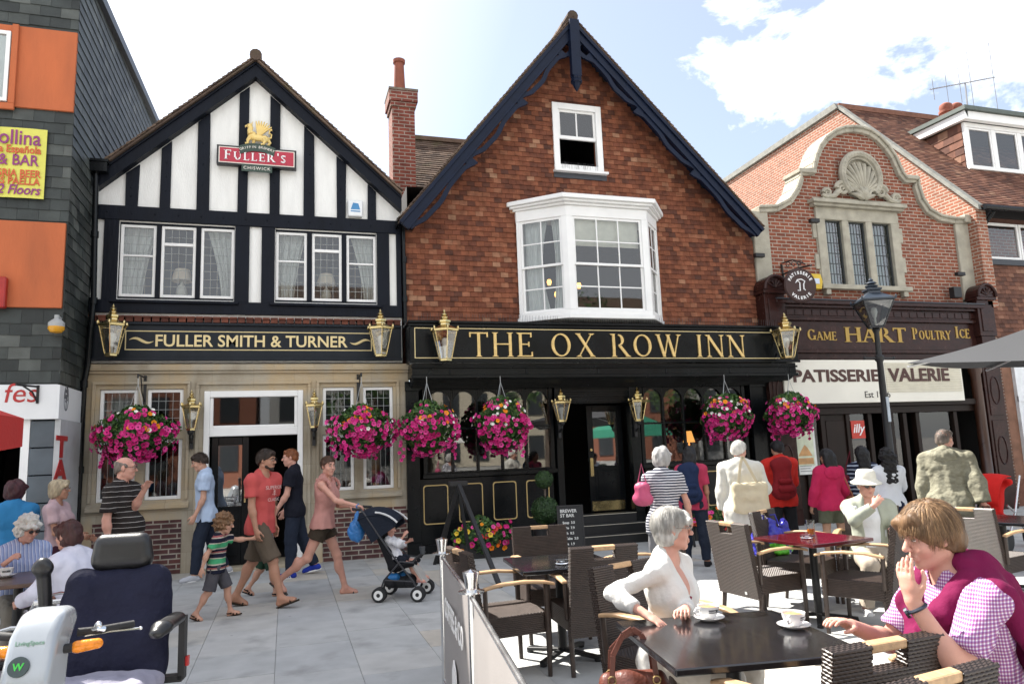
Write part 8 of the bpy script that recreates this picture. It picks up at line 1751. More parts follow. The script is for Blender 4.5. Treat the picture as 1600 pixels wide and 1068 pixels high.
# child mostly hidden behind the man
p = Person('small child in dark green shorts and sandals, mostly hidden behind the man in coral', (-.22, -2.60, 0), -92, 1.12, child=.9, legs=((-14, 3, 20), (16, 3, 6)), feet=(25, 0), head=(0, 10, 0), res=.0085, skin=SK1, face=False, group='people walking on the paving')
p.top(cloth('pale_blue_child_top', (.22, .28, .36)), .6, -.08, inf=.014); p.bottom(cloth('dark_green_shorts', (.02, .05, .03)), .95, .014, flare=.02, name='shorts'); p.footwear(BLKC, 'sandal'); p.hair(HLB, 'short')
# man in pale blue polo
p = Person('young man in pale blue polo and dark jeans by the white door frame, looking down', (-1.10, -.78, 0), 98, 1.80, lean=4, legs=((12, 2, 6), (-14, 2, 12)), feet=(0, 14), arms=((6, 6, 22), (-6, 8, 12)), head=(4, 20, 0), build=.95, skin=SK1, group='people walking on the paving')
p.top(cloth('pale_blue_polo', (.42, .52, .68)), .62, -.12, neck='collar', inf=.03, flare=.02); p.bottom(DEN, 1.96, .016, flare=.012); p.footwear(cloth('pale_canvas_shoe', (.42, .43, .46)), 'shoe', WHITE); p.hair(HB, 'short', vol=.006); p.brows(HB)
# ginger man
p = Person('ginger man in navy T-shirt and jeans with blue striped trainers facing the doorway', (.12, -1.22, 0), 84, 1.79, lean=3, legs=((4, 3, 4), (-14, 3, 10)), feet=(0, 12), arms=((14, 6, 22), (10, 6, 14)), head=(4, 4, 0), build=1.0, skin=SK3, group='people walking on the paving')
p.top(cloth('navy_tee', (.008, .009, .016)), .60, -.10, inf=.028, flare=.02); p.bottom(DEN, 1.98, .018, flare=.014); p.hair(HGI, 'short', vol=-.001); p.brows(HGI)
BLT = cloth('royal_blue_suede', (.02, .04, .30)); p.footwear(BLT, 'shoe', WHITE)
for i in (0, 1):
    h_, kn, a, fd = p.J['leg', i]; sd = np.cross(fd, V3(0, 0, 1))
    for e in (.03, .055, .08):
        q = MB(); sg = -1 if i == 0 else 1; c = a+fd*e; q.tube([c+V3(0, 0, -.015)+sd*sg*.044, c+V3(0, 0, -.04)+sd*sg*.048-fd*.015, c+V3(0, 0, -.065)+sd*sg*.049-fd*.03], .005, 5); q.build('shoe_stripe', WHT, p.o)
# woman with the pushchair
pw = Vector((.44, -3.06, 0)); hl, hr_ = onY(549, 791, -3.18), onY(556, 789, -3.42)
p = Person('woman in dusty pink sleeveless top and brown shorts pushing the pushchair', pw, -100, 1.70, female=True, lean=5, twist=-14, legs=((20, 2, 6), (-24, 2, 30)), feet=(0, 34), arms=({'t': tolocal(pw, -100, hl), 'p': (-.6, -.4, -1)}, {'t': tolocal(pw, -100, hr_), 'p': (.6, -.4, -1)}), curl=(70, 70), palm=((0, 0, -1), (0, 0, -1)), head=(-38, 4, 0), build=.96, skin=SK3, bust=.6, group='people walking on the paving')
p.top(cloth('dusty_pink_blouse', (.46, .23, .20)), 0, -.045, inf=.024, flare=.035, name='blouse'); p.bottom(cloth('dark_brown_shorts', (.045, .034, .024)), .44, .012, flare=.02, name='shorts'); p.footwear(cloth('grey_sole', (.07, .06, .055)), 'flipflop'); p.hair(hairmat('chestnut_hair', (.075, .036, .02)), 'pony'); p.brows(HB)
for i, sg in ((0, -1), (1, 1)):
    m = MB(); c = p.T(sg*.155, 0, .50)
    for k in range(14): a = R(-70+15*k); b = p.T(sg*(.15+.012*(k % 2)), .11*math.cos(a), .47+.09*math.sin(a)); m.ell(b, (.02, .02, .024), 6, 5)
    m.build('ruffle', cloth('dusty_pink_blouse', ()), p.o, smooth=True)
# pushchair
ang = math.atan2(-.18, .42); pc = empty('pushchair', (1.33, -3.57, 0), ang, 'black and navy folding pushchair with white rimmed double wheels', 'pushchair')   # local +X is forward
NAVP = cloth('navy_pushchair_fabric', (.012, .016, .026), bs=8); BLP = cloth('black_pushchair_fabric', (.010, .010, .012), bs=8); TUB = mat('dark_grey_tube', (.05, .05, .055), .35, .6, bump=0)
for y in (-.235, .235):
    for x in (-.225, .225):
        for dy in (-.032, .032):
            w_ = empty('wheel', (x, y+dy, .082), 0); w_.parent = pc; Mx = Matrix.Rotation(R(90), 4, 'X')
            m = MB(); m.lathe([(.055, -.02), (.075, -.02), (.082, -.008), (.082, .008), (.075, .02), (.055, .02)], (0, 0, 0), 22, 0, Mx); m.build('tyre', RUB, w_, smooth=True)
            m = MB(); m.lathe([(.022, -.0215), (.052, -.0215), (.055, -.018), (.055, .018), (.052, .0215), (.022, .0215)], (0, 0, 0), 22, 0, Mx, False); m.build('rim', mat('white_wheel_rim', (.72, .72, .70), .4, bump=0), w_, smooth=True)
            m = MB(); m.lathe([(.022, -.018), (.022, .018)], (0, 0, 0), 14, 0, Mx); m.build('hub', RUB, w_)
    m = MB(); m.tube([(.23, y, .09), (.17, y, .22), (-.10, y*.98, .55), (-.40, y*.9, .98), (-.44, y*.88, 1.03), (-.50, y*.85, 1.035)], .0115, 8); m.tube([(-.225, y, .09), (-.17, y, .24), (.02, y*.97, .44), (.17, y*.9, .42)], .010, 8); m.tube([(.17, y, .22), (-.17, y, .24)], .008, 8); m.build('side_frame', TUB, pc, smooth=True)
    m = MB(); m.tube([(-.44, y*.88, 1.03), (-.55, y*.84, 1.04)], .016, 8); m.build('handle_grip', RUB, pc, smooth=True)
sdf_obj('seat', [cap((-.28, -.15, .80), (-.28, .15, .80), .05, .05, .05), cap((-.28, -.16, .80), (-.10, -.16, .38), .035, .04, .05), cap((-.28, .16, .80), (-.10, .16, .38), .035, .04, .05), cap((-.20, 0, .62), (-.10, 0, .38), .06, .06, .12), cap((-.25, 0, .75), (-.15, 0, .5), .05, .05, .1), cap((-.10, -.15, .35), (.14, -.15, .40), .035, .03, .05), cap((-.10, .15, .35), (.14, .15, .40), .035, .03, .05), cap((-.1, 0, .35), (.14, 0, .39), .04, .03, .12)], .011, BLP, pc)
v, f = [], []; NA, NB = 10, 8
for i in range(NA+1):
    a = R(36+88*i/NA)
    for j in range(NB+1):
        t = -1+2*j/NB; rr = .34*(1-.10*t*t); v.append((-.30+rr*math.cos(a)*1.05, .225*t, .70+rr*math.sin(a)-.05*t*t))
f = [(i*(NB+1)+j, (i+1)*(NB+1)+j, (i+1)*(NB+1)+j+1, i*(NB+1)+j+1) for i in range(NA) for j in range(NB)]
o = mesh_obj('hood', v, f, NAVP, pc, True); sm_ = o.modifiers.new('thick', 'SOLIDIFY'); sm_.thickness = .008
for y in (-.222, .222): m = MB(); [m.quad((-.30+.33*math.cos(R(a0))*1.05, y, .65+.32*math.sin(R(a0))), (-.30+.33*math.cos(R(a1))*1.05, y, .65+.32*math.sin(R(a1))), (-.32, y, .66), (-.32, y, .65)) for a0, a1 in ((36, 64), (64, 92), (92, 122))]; m.build('hood_side', NAVP, pc)
m = MB(); m.tube([(-.30+.35*math.cos(R(38+9*k))*1.06, .0+.235*math.cos(R(0)), .66+.34*math.sin(R(38+9*k))) for k in range(5)], .012, 6); m.build('hood_trim', mat('silver_trim', (.55, .55, .55), .4), pc, smooth=True); m = MB(); m.tube([(-.30+.36*math.cos(R(40+9*k))*1.06, -.235, .66+.34*math.sin(R(40+9*k))) for k in range(6)], .012, 6); m.build('hood_trim', mat('silver_trim', (.55, .55, .55), .4), pc, smooth=True)
sdf_obj('shopping_basket', [cap((-.14, -.13, .20), (-.14, .13, .20), .06, .06, .04), cap((.10, -.13, .19), (.10, .13, .19), .05, .05, .04), cap((-.14, 0, .19), (.1, 0, .18), .08, .07, .04)], .012, mat('black_net', (.015, .015, .018), .8), pc)
m = MB(); m.tube([(.16, -.20, .43), (.22, -.16, .49), (.235, 0, .50), (.22, .16, .49), (.16, .20, .43)], .014, 8); m.build('bumper_bar', RUB, pc, smooth=True)
m = MB(); m.beam((.13, 0, .38), (.27, 0, .17), .24, .02, 0, (1, 0, .5)); m.build('leg_rest', mat('pale_grey_lining', (.42, .40, .37), .8), pc)
m = MB(); m.lathe([(.025, .0), (.035, .07), (.036, .085)], (.25, -.1, .50), 12); m.build('drink_cup', mat('dark_cup', (.05, .055, .06), .4), pc)
sdf_obj('blue_rain_cover', [ell((-.10, -.1, .25), (.08, .07, .05), .02), ell((-.02, .05, .24), (.08, .09, .05), .03)], .012, mat('bright_blue_cover', (.02, .16, .42), .5, bump=.4, bs=12), pc, amp=.006)
bw_ = Vector((1.33, -3.57, 0))+Vector((math.cos(ang)*-.08, math.sin(ang)*-.08, .0))
b = Person('toddler in a white top and navy shorts sitting in the pushchair', bw_, math.degrees(ang)-90, .80, child=1.0, hipz=.455, lean=-22, legs=((72, 8, 40), (66, 8, 30)), arms=((30, 14, 60), (50, 10, 70)), head=(10, 8, 0), res=.0065, skin=SK3, feet=(0, 0))
b.top(cloth('white_baby_top', (.66, .66, .70)), 1.5, -.02, inf=.010); b.bottom(NAVC, .7, .012, flare=.012, name='shorts'); b.footwear(cloth('pink_sandal', (.45, .25, .24)), 'sandal'); b.hair(HBL, 'short', vol=-.006); b.brows(HBL)
bag = onY(557, 825, -3.45); r = empty('carrier_bag', (bag.x, bag.y, bag.z-.16), 0, 'blue translucent carrier bag hanging from the pushchair handle', 'bag')
sdf_obj('body', [ell((0, 0, .12), (.10, .06, .12), .03), cap((0, 0, .2), (.02, 0, .36), .055, .018, .06)], .009, mat('sky_blue_plastic', (.03, .17, .45), .3, bump=.7, bs=18), r, amp=.006, frq=40); q = MB(); q.tube([(.02, 0, .35), (.0, 0, .42), (.03, .01, .44)], .008, 6); q.build('handle', mat('sky_blue_plastic'), r)
# bald man in the striped polo
pm = Vector((-1.60, -3.84, 0)); hv = onY(226, 764, -4.0)
p = Person('balding man with glasses in black and white striped polo gesturing with one hand', pm, -112, 1.735, lean=-2, arms=({'t': tolocal(pm, -112, hv), 'p': (-.2, -.6, -1)}, (-4, 10, 12)), curl=(25, 30), palm=((.6, .8, 0), None), head=(22, 2, 0), build=1.04, belly=.7, skin=SK3, group='people at the left cafe')
p.top(striped('polo_stripes', [(.78, (.022, .018, .017)), (.09, (.42, .40, .38)), (.13, (.022, .018, .017))], 2, .052), .75, -.14, neck='collar', inf=.024, flare=.02); p.bottom(DEN, 1.95, .016, flare=.014); p.footwear(BLKC, 'shoe'); p.hair(HSB, 'bald', vol=-.006, amp=.001); p.glasses(); p.brows(HSB)
# left cafe women
p = Person('woman with maroon hair in a blue top at the left edge', (-2.67, -3.56, 0), 18, 1.53, female=True, build=1.15, skin=SK3, head=(-40, 4, 0), arms=((18, 12, 40), (24, 14, 45)), group='people at the left cafe')
p.top(cloth('bright_blue_top', (.035, .20, .42)), .5, -.14, inf=.022, flare=.03); p.bottom(BLKC, 1.95, .016); p.footwear(BLKC, 'shoe'); p.hair(HM, 'bob', vol=.010, amp=.007, frq=45)
p = Person('blonde woman in a pale pink T-shirt standing in profile at the left cafe', (-2.30, -3.46, 0), -100, 1.52, female=True, build=1.0, skin=SK2, head=(8, -2, 0), arms=((14, 8, 55), (18, 10, 60)), group='people at the left cafe')
p.top(cloth('pale_pink_tee', (.50, .36, .38)), .6, -.10, inf=.018); p.bottom(cloth('plum_skirt', (.06, .02, .035)), .95, .02, flare=.03, name='skirt'); p.footwear(BLKC, 'sandal'); p.hair(HBL, 'bob', vol=.004, amp=.004); p.glasses(SPECW)
pc_ = Vector((-2.32, -4.46, 0))
p = Person('curly white haired woman in blue striped shirt and sunglasses with a mug', pc_, -150, 1.60, female=True, build=1.1, hipz=.47, lean=10, legs=((82, 6, 84), (82, 6, 84)), arms=((28, 10, 75, 25), {'t': tolocal(pc_, -150, (-2.30, -4.86, .86)), 'p': (.8, -.3, -1)}), curl=(50, 60), head=(18, 18, 0), skin=SK3, group='people at the left cafe')
p.top(striped('blue_shirt_stripes', [(.55, (.30, .36, .56)), (.25, (.52, .55, .66)), (.2, (.16, .20, .40))], 0, .030), 1.8, -.06, neck='collar', inf=.02); p.bottom(cloth('stone_trousers', (.22, .20, .17)), 1.95, .016); p.footwear(BLKC, 'shoe'); p.hair(HW, 'curly', vol=.004, amp=.012, frq=65); p.glasses(SPEC, SHADE)
pd = Vector((-1.56, -5.52, 0))
p = Person('woman with dark red hair in a white shirt seen from behind at the brown table', pd, 58, 1.58, female=True, build=1.12, hipz=.47, lean=16, legs=((84, 6, 84), (84, 6, 84)), arms=((45, 14, 40), (38, 12, 50)), head=(6, 6, 0), skin=SK3, group='people at the left cafe')
p.top(cloth('white_lilac_shirt', (.62, .62, .72)), 1.85, -.08, neck='collar', inf=.024); p.bottom(cloth('lilac_trousers', (.40, .38, .48)), 1.95, .016); p.footwear(BLKC, 'shoe'); p.hair(HDR, 'bob', vol=.008, amp=.008, frq=50)
# passers-by on the right
p = Person('grey haired woman in navy and white striped top walking away with a pink bag', (3.83, -5.34, 0), -38, 1.62, female=True, build=1.05, legs=((8, 3, 4), (-12, 3, 14)), feet=(0, 14), arms=((10, 16, 80, 40), (14, 16, 14)), head=(-18, 6, 0), skin=SK3, group='people walking past the inn')
p.top(striped('breton_stripes', [(.5, (.55, .55, .58)), (.5, (.02, .022, .045))], 2, .028), .62, -.12, inf=.02, flare=.02); p.bottom(cloth('grey_cropped_trousers', (.16, .16, .17)), 1.6, .016); p.footwear(cloth('tan_sandal', (.2, .12, .07)), 'sandal'); p.hair(HG, 'bob', vol=.008, amp=.007, frq=45)
b_ = onY(1004, 770, -5.4); r = empty('shoulder_bag', b_, R(-40), 'small pink shoulder bag under the arm of the woman in the striped top', 'bag'); sdf_obj('body', [cap((-.05, 0, -.06), (.05, 0, -.06), .06, .06, .04, (V3(0, 1, 0), 1.4)), cap((-.04, 0, .06), (.04, 0, .06), .04, .04, .05), cap((0, 0, -.05), (0, 0, .05), .07, .06, .05)], .009, mat('pink_leather', (.42, .06, .14), .5, bump=.2), r, amp=.003); q = MB(); q.tube([(-.05, 0, .08), (0, .02, .3), (.05, 0, .08)], .008, 6); q.build('strap', mat('pink_leather'), r)
po = Vector((5.20, -4.72, 0))
p = Person('white haired old man in a cream jacket walking away with a canvas tote bag', po, -42, 1.66, build=1.05, lean=5, legs=((6, 3, 6), (-10, 3, 12)), feet=(0, 10), arms=((4, 10, 14), (26, 18, 85, 30)), head=(-20, 4, 0), skin=SK3, group='people walking past the inn')
p.top(cloth('cream_jacket', (.56, .55, .50)), 1.9, -.20, neck='collar', inf=.034, flare=.02, name='jacket'); p.bottom(BRNC, 1.97, .018, flare=.014); p.footwear(BLKC, 'shoe'); p.hair(HW, 'short', vol=.004)
b_ = onY(1172, 775, -4.95); r = empty('tote_bag', b_, R(-30), 'cream canvas tote bag hanging from the old man\'s shoulder', 'bag'); v_ = cloth('natural_canvas', (.52, .45, .31)); sdf_obj('body', [cap((-.14, 0, -.14), (.14, 0, -.14), .06, .06, .05), cap((-.15, 0, .12), (.15, 0, .12), .04, .04, .05), cap((-.13, 0, 0), (.13, 0, 0), .06, .06, .08), cap((-.15, 0, .1), (-.15, 0, -.12), .045, .05, .05), cap((.15, 0, .1), (.15, 0, -.12), .045, .05, .05)], .011, v_, r, amp=.006, frq=25)
for s_ in (-.02, .03): q = MB(); pts = [(-.12, s_, .13), (-.08, s_, .36), (-.05, s_, .46), (.0, s_, .36), (.10, s_, .13)]; [q.beam(a, b, .028, .005, 0, (0, 1, 0)) for a, b in zip(pts, pts[1:])]; q.build('strap', v_, r)
p = Person('person in pink with a navy backpack half hidden by the old man', (5.35, -3.35, 0), -30, 1.62, female=True, skin=SK2, head=(-10, 0, 0), group='people walking past the inn', face=False)
p.top(cloth('pink_top', (.42, .04, .09)), .8, -.1); p.bottom(DEN, 1.95, .016); p.footwear(BLKC, 'shoe'); p.hair(HK, 'straight')
def backpack(p, m_, lab, dx=0, sc=1.0, pocket=True):
    c = p.W(p.T(dx, -.20, .30)); r = empty('backpack', c, p.o.rotation_euler.z, lab, 'backpack')
    sdf_obj('body', [cap((-.09*sc, 0, -.17*sc), (.09*sc, 0, -.17*sc), .075, .075, .05), cap((-.07*sc, .02, .17*sc), (.07*sc, .02, .17*sc), .065, .065, .05), cap((0, .0, -.15*sc), (0, .02, .15*sc), .14, .12, .08, (V3(0, 1, 0), 1.5))], .011, m_, r, amp=.004, frq=22)
    if pocket: sdf_obj('pocket', [cap((-.06*sc, -.085, -.14*sc), (.06*sc, -.085, -.14*sc), .05, .05, .04), cap((-.06*sc, -.08, -.04*sc), (.06*sc, -.08, -.04*sc), .035, .035, .04)], .010, m_, r)
    for s_ in (-1, 1): q = MB(); q.tube([(s_*.09, .07, .18*sc), (s_*.115, .17, .24), (s_*.12, .27, .18), (s_*.12, .30, .05)], .014, 6); q.build('strap', m_, r, smooth=True)
backpack(p, cloth('navy_backpack', (.012, .022, .06)), 'navy backpack half hidden behind the old man in cream', -.04)
p = Person('person in a red hooded jacket under the rightmost flower basket', (6.58, -3.64, 0), -12, 1.64, build=1.0, skin=SK4, head=(4, 6, 0), arms=((20, 8, 60, 20), (20, 8, 60, 20)), group='people outside the cream sign shop', face=False)
p.top(cloth('red_jacket', (.46, .022, .015)), 1.95, -.12, inf=.034, name='jacket'); sdf_obj('hood', [ell(p.T(0, -.11, .53), (.12, .07, .08), .03), cap(p.T(-.08, -.05, .56), p.T(.08, -.05, .56), .05, .05, .05)], .011, cloth('red_jacket', ()), p.o, amp=.004); p.bottom(BLKC, 1.97, .016); p.footwear(BLKC, 'shoe'); p.hair(HK, 'short', vol=.006)
backpack(p, cloth('dark_red_backpack', (.16, .008, .012)), 'dark red backpack on the back of the person in the red jacket', -.06, 1.05)
p = Person('girl with straight black hair in crimson hoodie and olive shorts', (6.80, -4.34, 0), -8, 1.52, female=True, build=.92, skin=SK4, head=(6, 2, 0), arms=((4, 14, 16), (8, 20, 18)), group='people outside the cream sign shop', face=False)
p.top(cloth('crimson_hoodie', (.42, .018, .075)), 1.95, -.08, inf=.028, name='hoodie'); sdf_obj('hood', [ell(p.T(0, -.12, .47), (.12, .05, .09), .03)], .010, cloth('crimson_hoodie', ()), p.o, amp=.003); p.bottom(cloth('olive_shorts', (.085, .09, .06)), .62, .016, flare=.02, name='shorts'); p.footwear(BLKC, 'shoe'); p.hair(HK, 'straight')
b_ = p.W((.26, -.02, .80)); r = empty('shoulder_bag', b_, R(-10), 'tan shoulder bag beside the girl in the crimson hoodie', 'bag'); sdf_obj('body', [cap((0, -.1, -.06), (0, .1, -.06), .05, .05, .03), cap((0, -.08, .06), (0, .08, .06), .035, .035, .05)], .010, mat('tan_leather', (.22, .09, .035), .45, bump=.2), r); q = MB(); q.tube([(0, -.08, .08), (-.10, 0, .45), (0, .08, .08)], .008, 6); q.build('strap', mat('tan_leather'), r)
p = Person('dark haired person in a navy and white striped top beside the street lamp', (7.92, -3.72, 0), -30, 1.52, female=True, skin=SK4, head=(10, 0, 0), group='people outside the cream sign shop', face=False)
p.top(striped('wide_navy_stripes', [(.62, (.012, .015, .035)), (.38, (.30, .34, .42))], 2, .055), 1.3, -.1); p.bottom(NAVC, 1.95, .016); p.footwear(BLKC, 'shoe'); p.hair(HK, 'straight', vol=.006)
b_ = p.W((-.22, .0, .95)); r = empty('shoulder_bag', b_, 0, 'maroon shoulder bag left of the person in the navy striped top', 'bag'); sdf_obj('body', [cap((-.08, 0, -.12), (.08, 0, -.12), .06, .06, .03), cap((-.07, 0, .12), (.07, 0, .12), .05, .05, .05)], .012, cloth('maroon_cloth_bag', (.10, .012, .02)), r, amp=.004); q = MB(); q.tube([(-.07, 0, .13), (.1, 0, .5), (.07, 0, .13)], .01, 6); q.build('strap', cloth('maroon_cloth_bag', ()), r)
p = Person('woman with long wavy black hair in a white top by the street lamp', (7.56, -4.56, 0), -28, 1.49, female=True, skin=SK4, head=(8, 2, 0), arms=((8, 10, 20), (30, 14, 40)), group='people outside the cream sign shop', face=False)
p.top(cloth('white_cotton', (.66, .68, .72)), 1.2, -.04, inf=.02); p.bottom(cloth('navy_trousers', (.012, .018, .045)), 1.97, .018); p.footwear(BLKC, 'shoe'); p.hair(HK, 'long', vol=.012, amp=.012, frq=45)
po = Vector((7.02, -5.95, 0)); hv = onZ(1545, 806, .765)
p = Person('grey haired man in an olive patterned jacket leaning over the right table', po, -52, 1.72, build=1.1, lean=14, legs=((8, 3, 4), (-2, 3, 4)), arms=((6, 10, 14), {'t': tolocal(po, -52, hv), 'p': (.6, -.6, -.4)}), curl=(30, 12), palm=(None, (0, 0, -1)), hdir=(None, (.2, 1, -.25)), head=(-28, 4, 0), skin=SK3, group='people outside the cream sign shop')
OLV = blotch('olive_camouflage_cloth', [(.18, .17, .12), (.205, .195, .14), (.23, .22, .16), (.195, .185, .13), (.25, .24, .175)]); p.top(OLV, 1.92, -.16, inf=.038, flare=.02, name='jacket', amp=.006); sdf_obj('hood', [ell(p.T(0, -.12, .50), (.13, .06, .09), .03), cap(p.T(-.09, -.04, .56), p.T(.09, -.04, .56), .045, .045, .05)], .010, OLV, p.o, amp=.004); p.bottom(cloth('stone_chinos', (.16, .13, .09)), 1.97, .018); p.footwear(BLKC, 'shoe'); p.hair(HSB, 'short', vol=-.006, amp=.002); p.brows(HSB)
# man in the sun hat
ph_ = Vector((5.66, -6.20, 0)); hv = (5.46, -6.52, .99)
p = Person('seated man in white sun hat and sunglasses with hand at his mouth', ph_, 152, 1.70, hipz=.47, lean=4, legs=((84, 10, 84), (84, 10, 84)), arms=((30, 10, 70, 20), {'t': tolocal(ph_, 152, hv), 'p': (1, .2, -1)}), palm=(None, (-.6, -.8, .2)), curl=(40, 45), hdir=(None, (-.7, -.1, .75)), head=(4, 6, 0), build=1.02, skin=SK3, group=None, res=.009)
p.top(cloth('white_tee', (.72, .73, .76)), .4, -.06, inf=.012, name='tee_shirt'); p.bottom(cloth('light_stone_trousers', (.42, .36, .29)), 1.95, .018); p.footwear(cloth('white_trainer', (.6, .6, .6)), 'shoe', WHITE); p.hair(HW, 'short', vol=-.002); p.glasses(SPEC, SHADE)
k = p.k; fy = p.Rt @ V3(0, 1, 0); pr = p.torso(.028, .035)+[cap(p.T(0, .05, .60), p.T(0, .26, -.02), .05*k, .15*k, .02, None, (), '-')]
for i in (0, 1): s_, e_, w_ = p.J['arm', i][:3]; pr += [ell(s_, (.085*k,)*3, .03), cap(s_, e_, .072*k, .062*k, .03), cap(e_, e_+(w_-e_)*.9, .060*k, .050*k, .03, None, [(e_+(w_-e_)*.9, unit(w_-e_))])]
sdf_obj('jacket', pr, .010, cloth('pale_green_jacket', (.36, .38, .31)), p.o, [(p.T(0, 0, -.04), p.Rp @ V3(0, 0, -1))], .005, 22)
HAT = cloth('cream_sun_hat', (.66, .64, .56)); m = MB(); rt = Matrix([list(r_) for r_ in p.Rh]).to_4x4(); rt.translation = Vector(p.Hd(0, -.008, .062)); m.lathe([(.145, -.035), (.15, -.03), (.105, .0), (.098, .012), (.097, .03), (.092, .075), (.075, .098), (.0, .106)], (0, 0, 0), 24, 0, rt @ Matrix.Scale(1.14, 4, (0, 1, 0)) @ Matrix.Scale(p.hk, 4), False); m.lathe([(.143, -.038), (.105, -.004), (.09, .0)], (0, 0, 0), 24, 0, rt @ Matrix.Scale(1.14, 4, (0, 1, 0)), False); m.build('sun_hat', HAT, p.o, smooth=True)
# seated woman in the foreground
pf = Vector((2.07, -8.50, 0)); hL, hR = (2.02, -8.82, .785), (1.80, -8.83, .775)
p = Person('seated woman with short silver hair and glasses in a white cardigan, looking right', pf, -146, 1.71, female=True, hipz=.475, lean=6, legs=((84, 5, 86), (84, 7, 80)), arms=({'t': tolocal(pf, -146, hL), 'p': (-.9, -.3, -.7)}, {'t': tolocal(pf, -146, hR), 'p': (1, -.35, -.5)}), palm=((.5, .2, -.8), (0, 0, -1)), curl=(45, 22), hdir=(None, None), head=(34, 2, 0), build=1.04, skin=SK3, bust=.6, res=.006, group=None)
WC = cloth('white_knit_cardigan', (.66, .645, .61), bump=.3); p.top(WC, 1.66, -.07, neck='v', deep=.25, inf=.013, name='cardigan', amp=.005, cuff=.002, sl_inf=.008); p.bottom(cloth('cream_trousers', (.55, .51, .44)), 1.95, .016); p.footwear(BLKC, 'sandal')
q = sdf_obj('burgundy_top', p.torso(.004, .035), .009, cloth('burgundy_top', (.20, .008, .03)), p.o, [(p.T(0, 0, .37), p.Rt @ V3(0, .1, 1)), (p.T(0, 0, -.05), p.Rp @ V3(0, 0, -1))])
HS = hairmat('woman_silver_hair', (.40, .385, .355), .5); p.hair(HS, 'bob', vol=-.004, amp=.004, res=.006); p.strands(HS, 1500, .085, w=.0017, down=.9, vol=.001, cut=lambda c: c[1] > .01 and c[2] < .06); p.glasses(SPECW); p.brows(HG)
q = MB(); q.ell(p.Hd(-.083, .0, -.033), (.004, .004, .005), 8, 6); q.build('earring', STEEL, p.o)
# man in the foreground
pf = Vector((2.76, -9.97, 0)); hN, hF = onY(1426, 938, -10.08), onY(1330, 977, -9.72)
hd_ = 74
p = Person('seated sandy haired man in pink checked shirt with burgundy sweater over his shoulders', pf, hd_, 1.85, hipz=.50, lean=14, legs=((84, 6, 88), (84, 6, 84)), arms=({'t': tolocal(pf, hd_, hN), 'p': (-.5, .6, -1.2)}, {'t': tolocal(pf, hd_, hF), 'p': (.5, -.3, -1)}), palm=((.35, -.9, 0), (0, 0, -1)), curl=(16, 30), hdir=((.06, .16, 1), None), head=(2, 12, 0), build=1.08, belly=.3, skin=SK3, res=.006, group=None)
def plaid(name):
    m, nt, n, l, b = newmat(name); _mats[name] = m; tc = n('ShaderNodeTexCoord'); sp = n('ShaderNodeSeparateXYZ'); l(tc.outputs['Object'], sp.inputs[0]); outs = []
    ya = n('ShaderNodeMath'); l(sp.outputs[0], ya.inputs[0]); l(sp.outputs[1], ya.inputs[1])
    for src, per in ((ya.outputs[0], .013), (sp.outputs[2], .013)):
        mu = n('ShaderNodeMath'); mu.operation = 'MULTIPLY'; mu.inputs[1].default_value = 1/per; l(src, mu.inputs[0]); fr2 = n('ShaderNodeMath'); fr2.operation = 'FRACT'; l(mu.outputs[0], fr2.inputs[0]); r = ramp(n, [(0, (1, 1, 1)), (.40, (.62, .34, .52)), (.72, (.52, .30, .60))], 'CONSTANT'); l(fr2.outputs[0], r.inputs[0]); outs.append(r.outputs[0])
    mx = n('ShaderNodeMix'); mx.data_type = 'RGBA'; mx.blend_type = 'MULTIPLY'; mx.inputs[0].default_value = 1; l(outs[0], mx.inputs[6]); l(outs[1], mx.inputs[7])
    vm = n('ShaderNodeVectorMath'); vm.operation = 'MULTIPLY'; l(mx.outputs[2], vm.inputs[0]); vm.inputs[1].default_value = (.66, .62, .66); l(vm.outputs[0], b.inputs['Base Color']); b.inputs['Roughness'].default_value = .85
    n2 = n('ShaderNodeTexNoise'); n2.inputs['Scale'].default_value = 8; l(tc.outputs['Object'], n2.inputs[0]); bp = n('ShaderNodeBump'); bp.inputs['Strength'].default_value = .4; bp.inputs['Distance'].default_value = .06; l(n2.outputs[0], bp.inputs['Height']); l(bp.outputs[0], b.inputs['Normal']); return m
p.top(plaid('pink_check_shirt'), .78, -.12, neck='collar', inf=.015, flare=.02, amp=.006, cuff=.013); p.bottom(cloth('dark_trousers', (.03, .032, .036)), 1.97, .018); p.footwear(BLKC, 'shoe')
BUR = cloth('burgundy_knit', (.145, .006, .048), bump=.3, bs=12); k = p.k; T = p.T
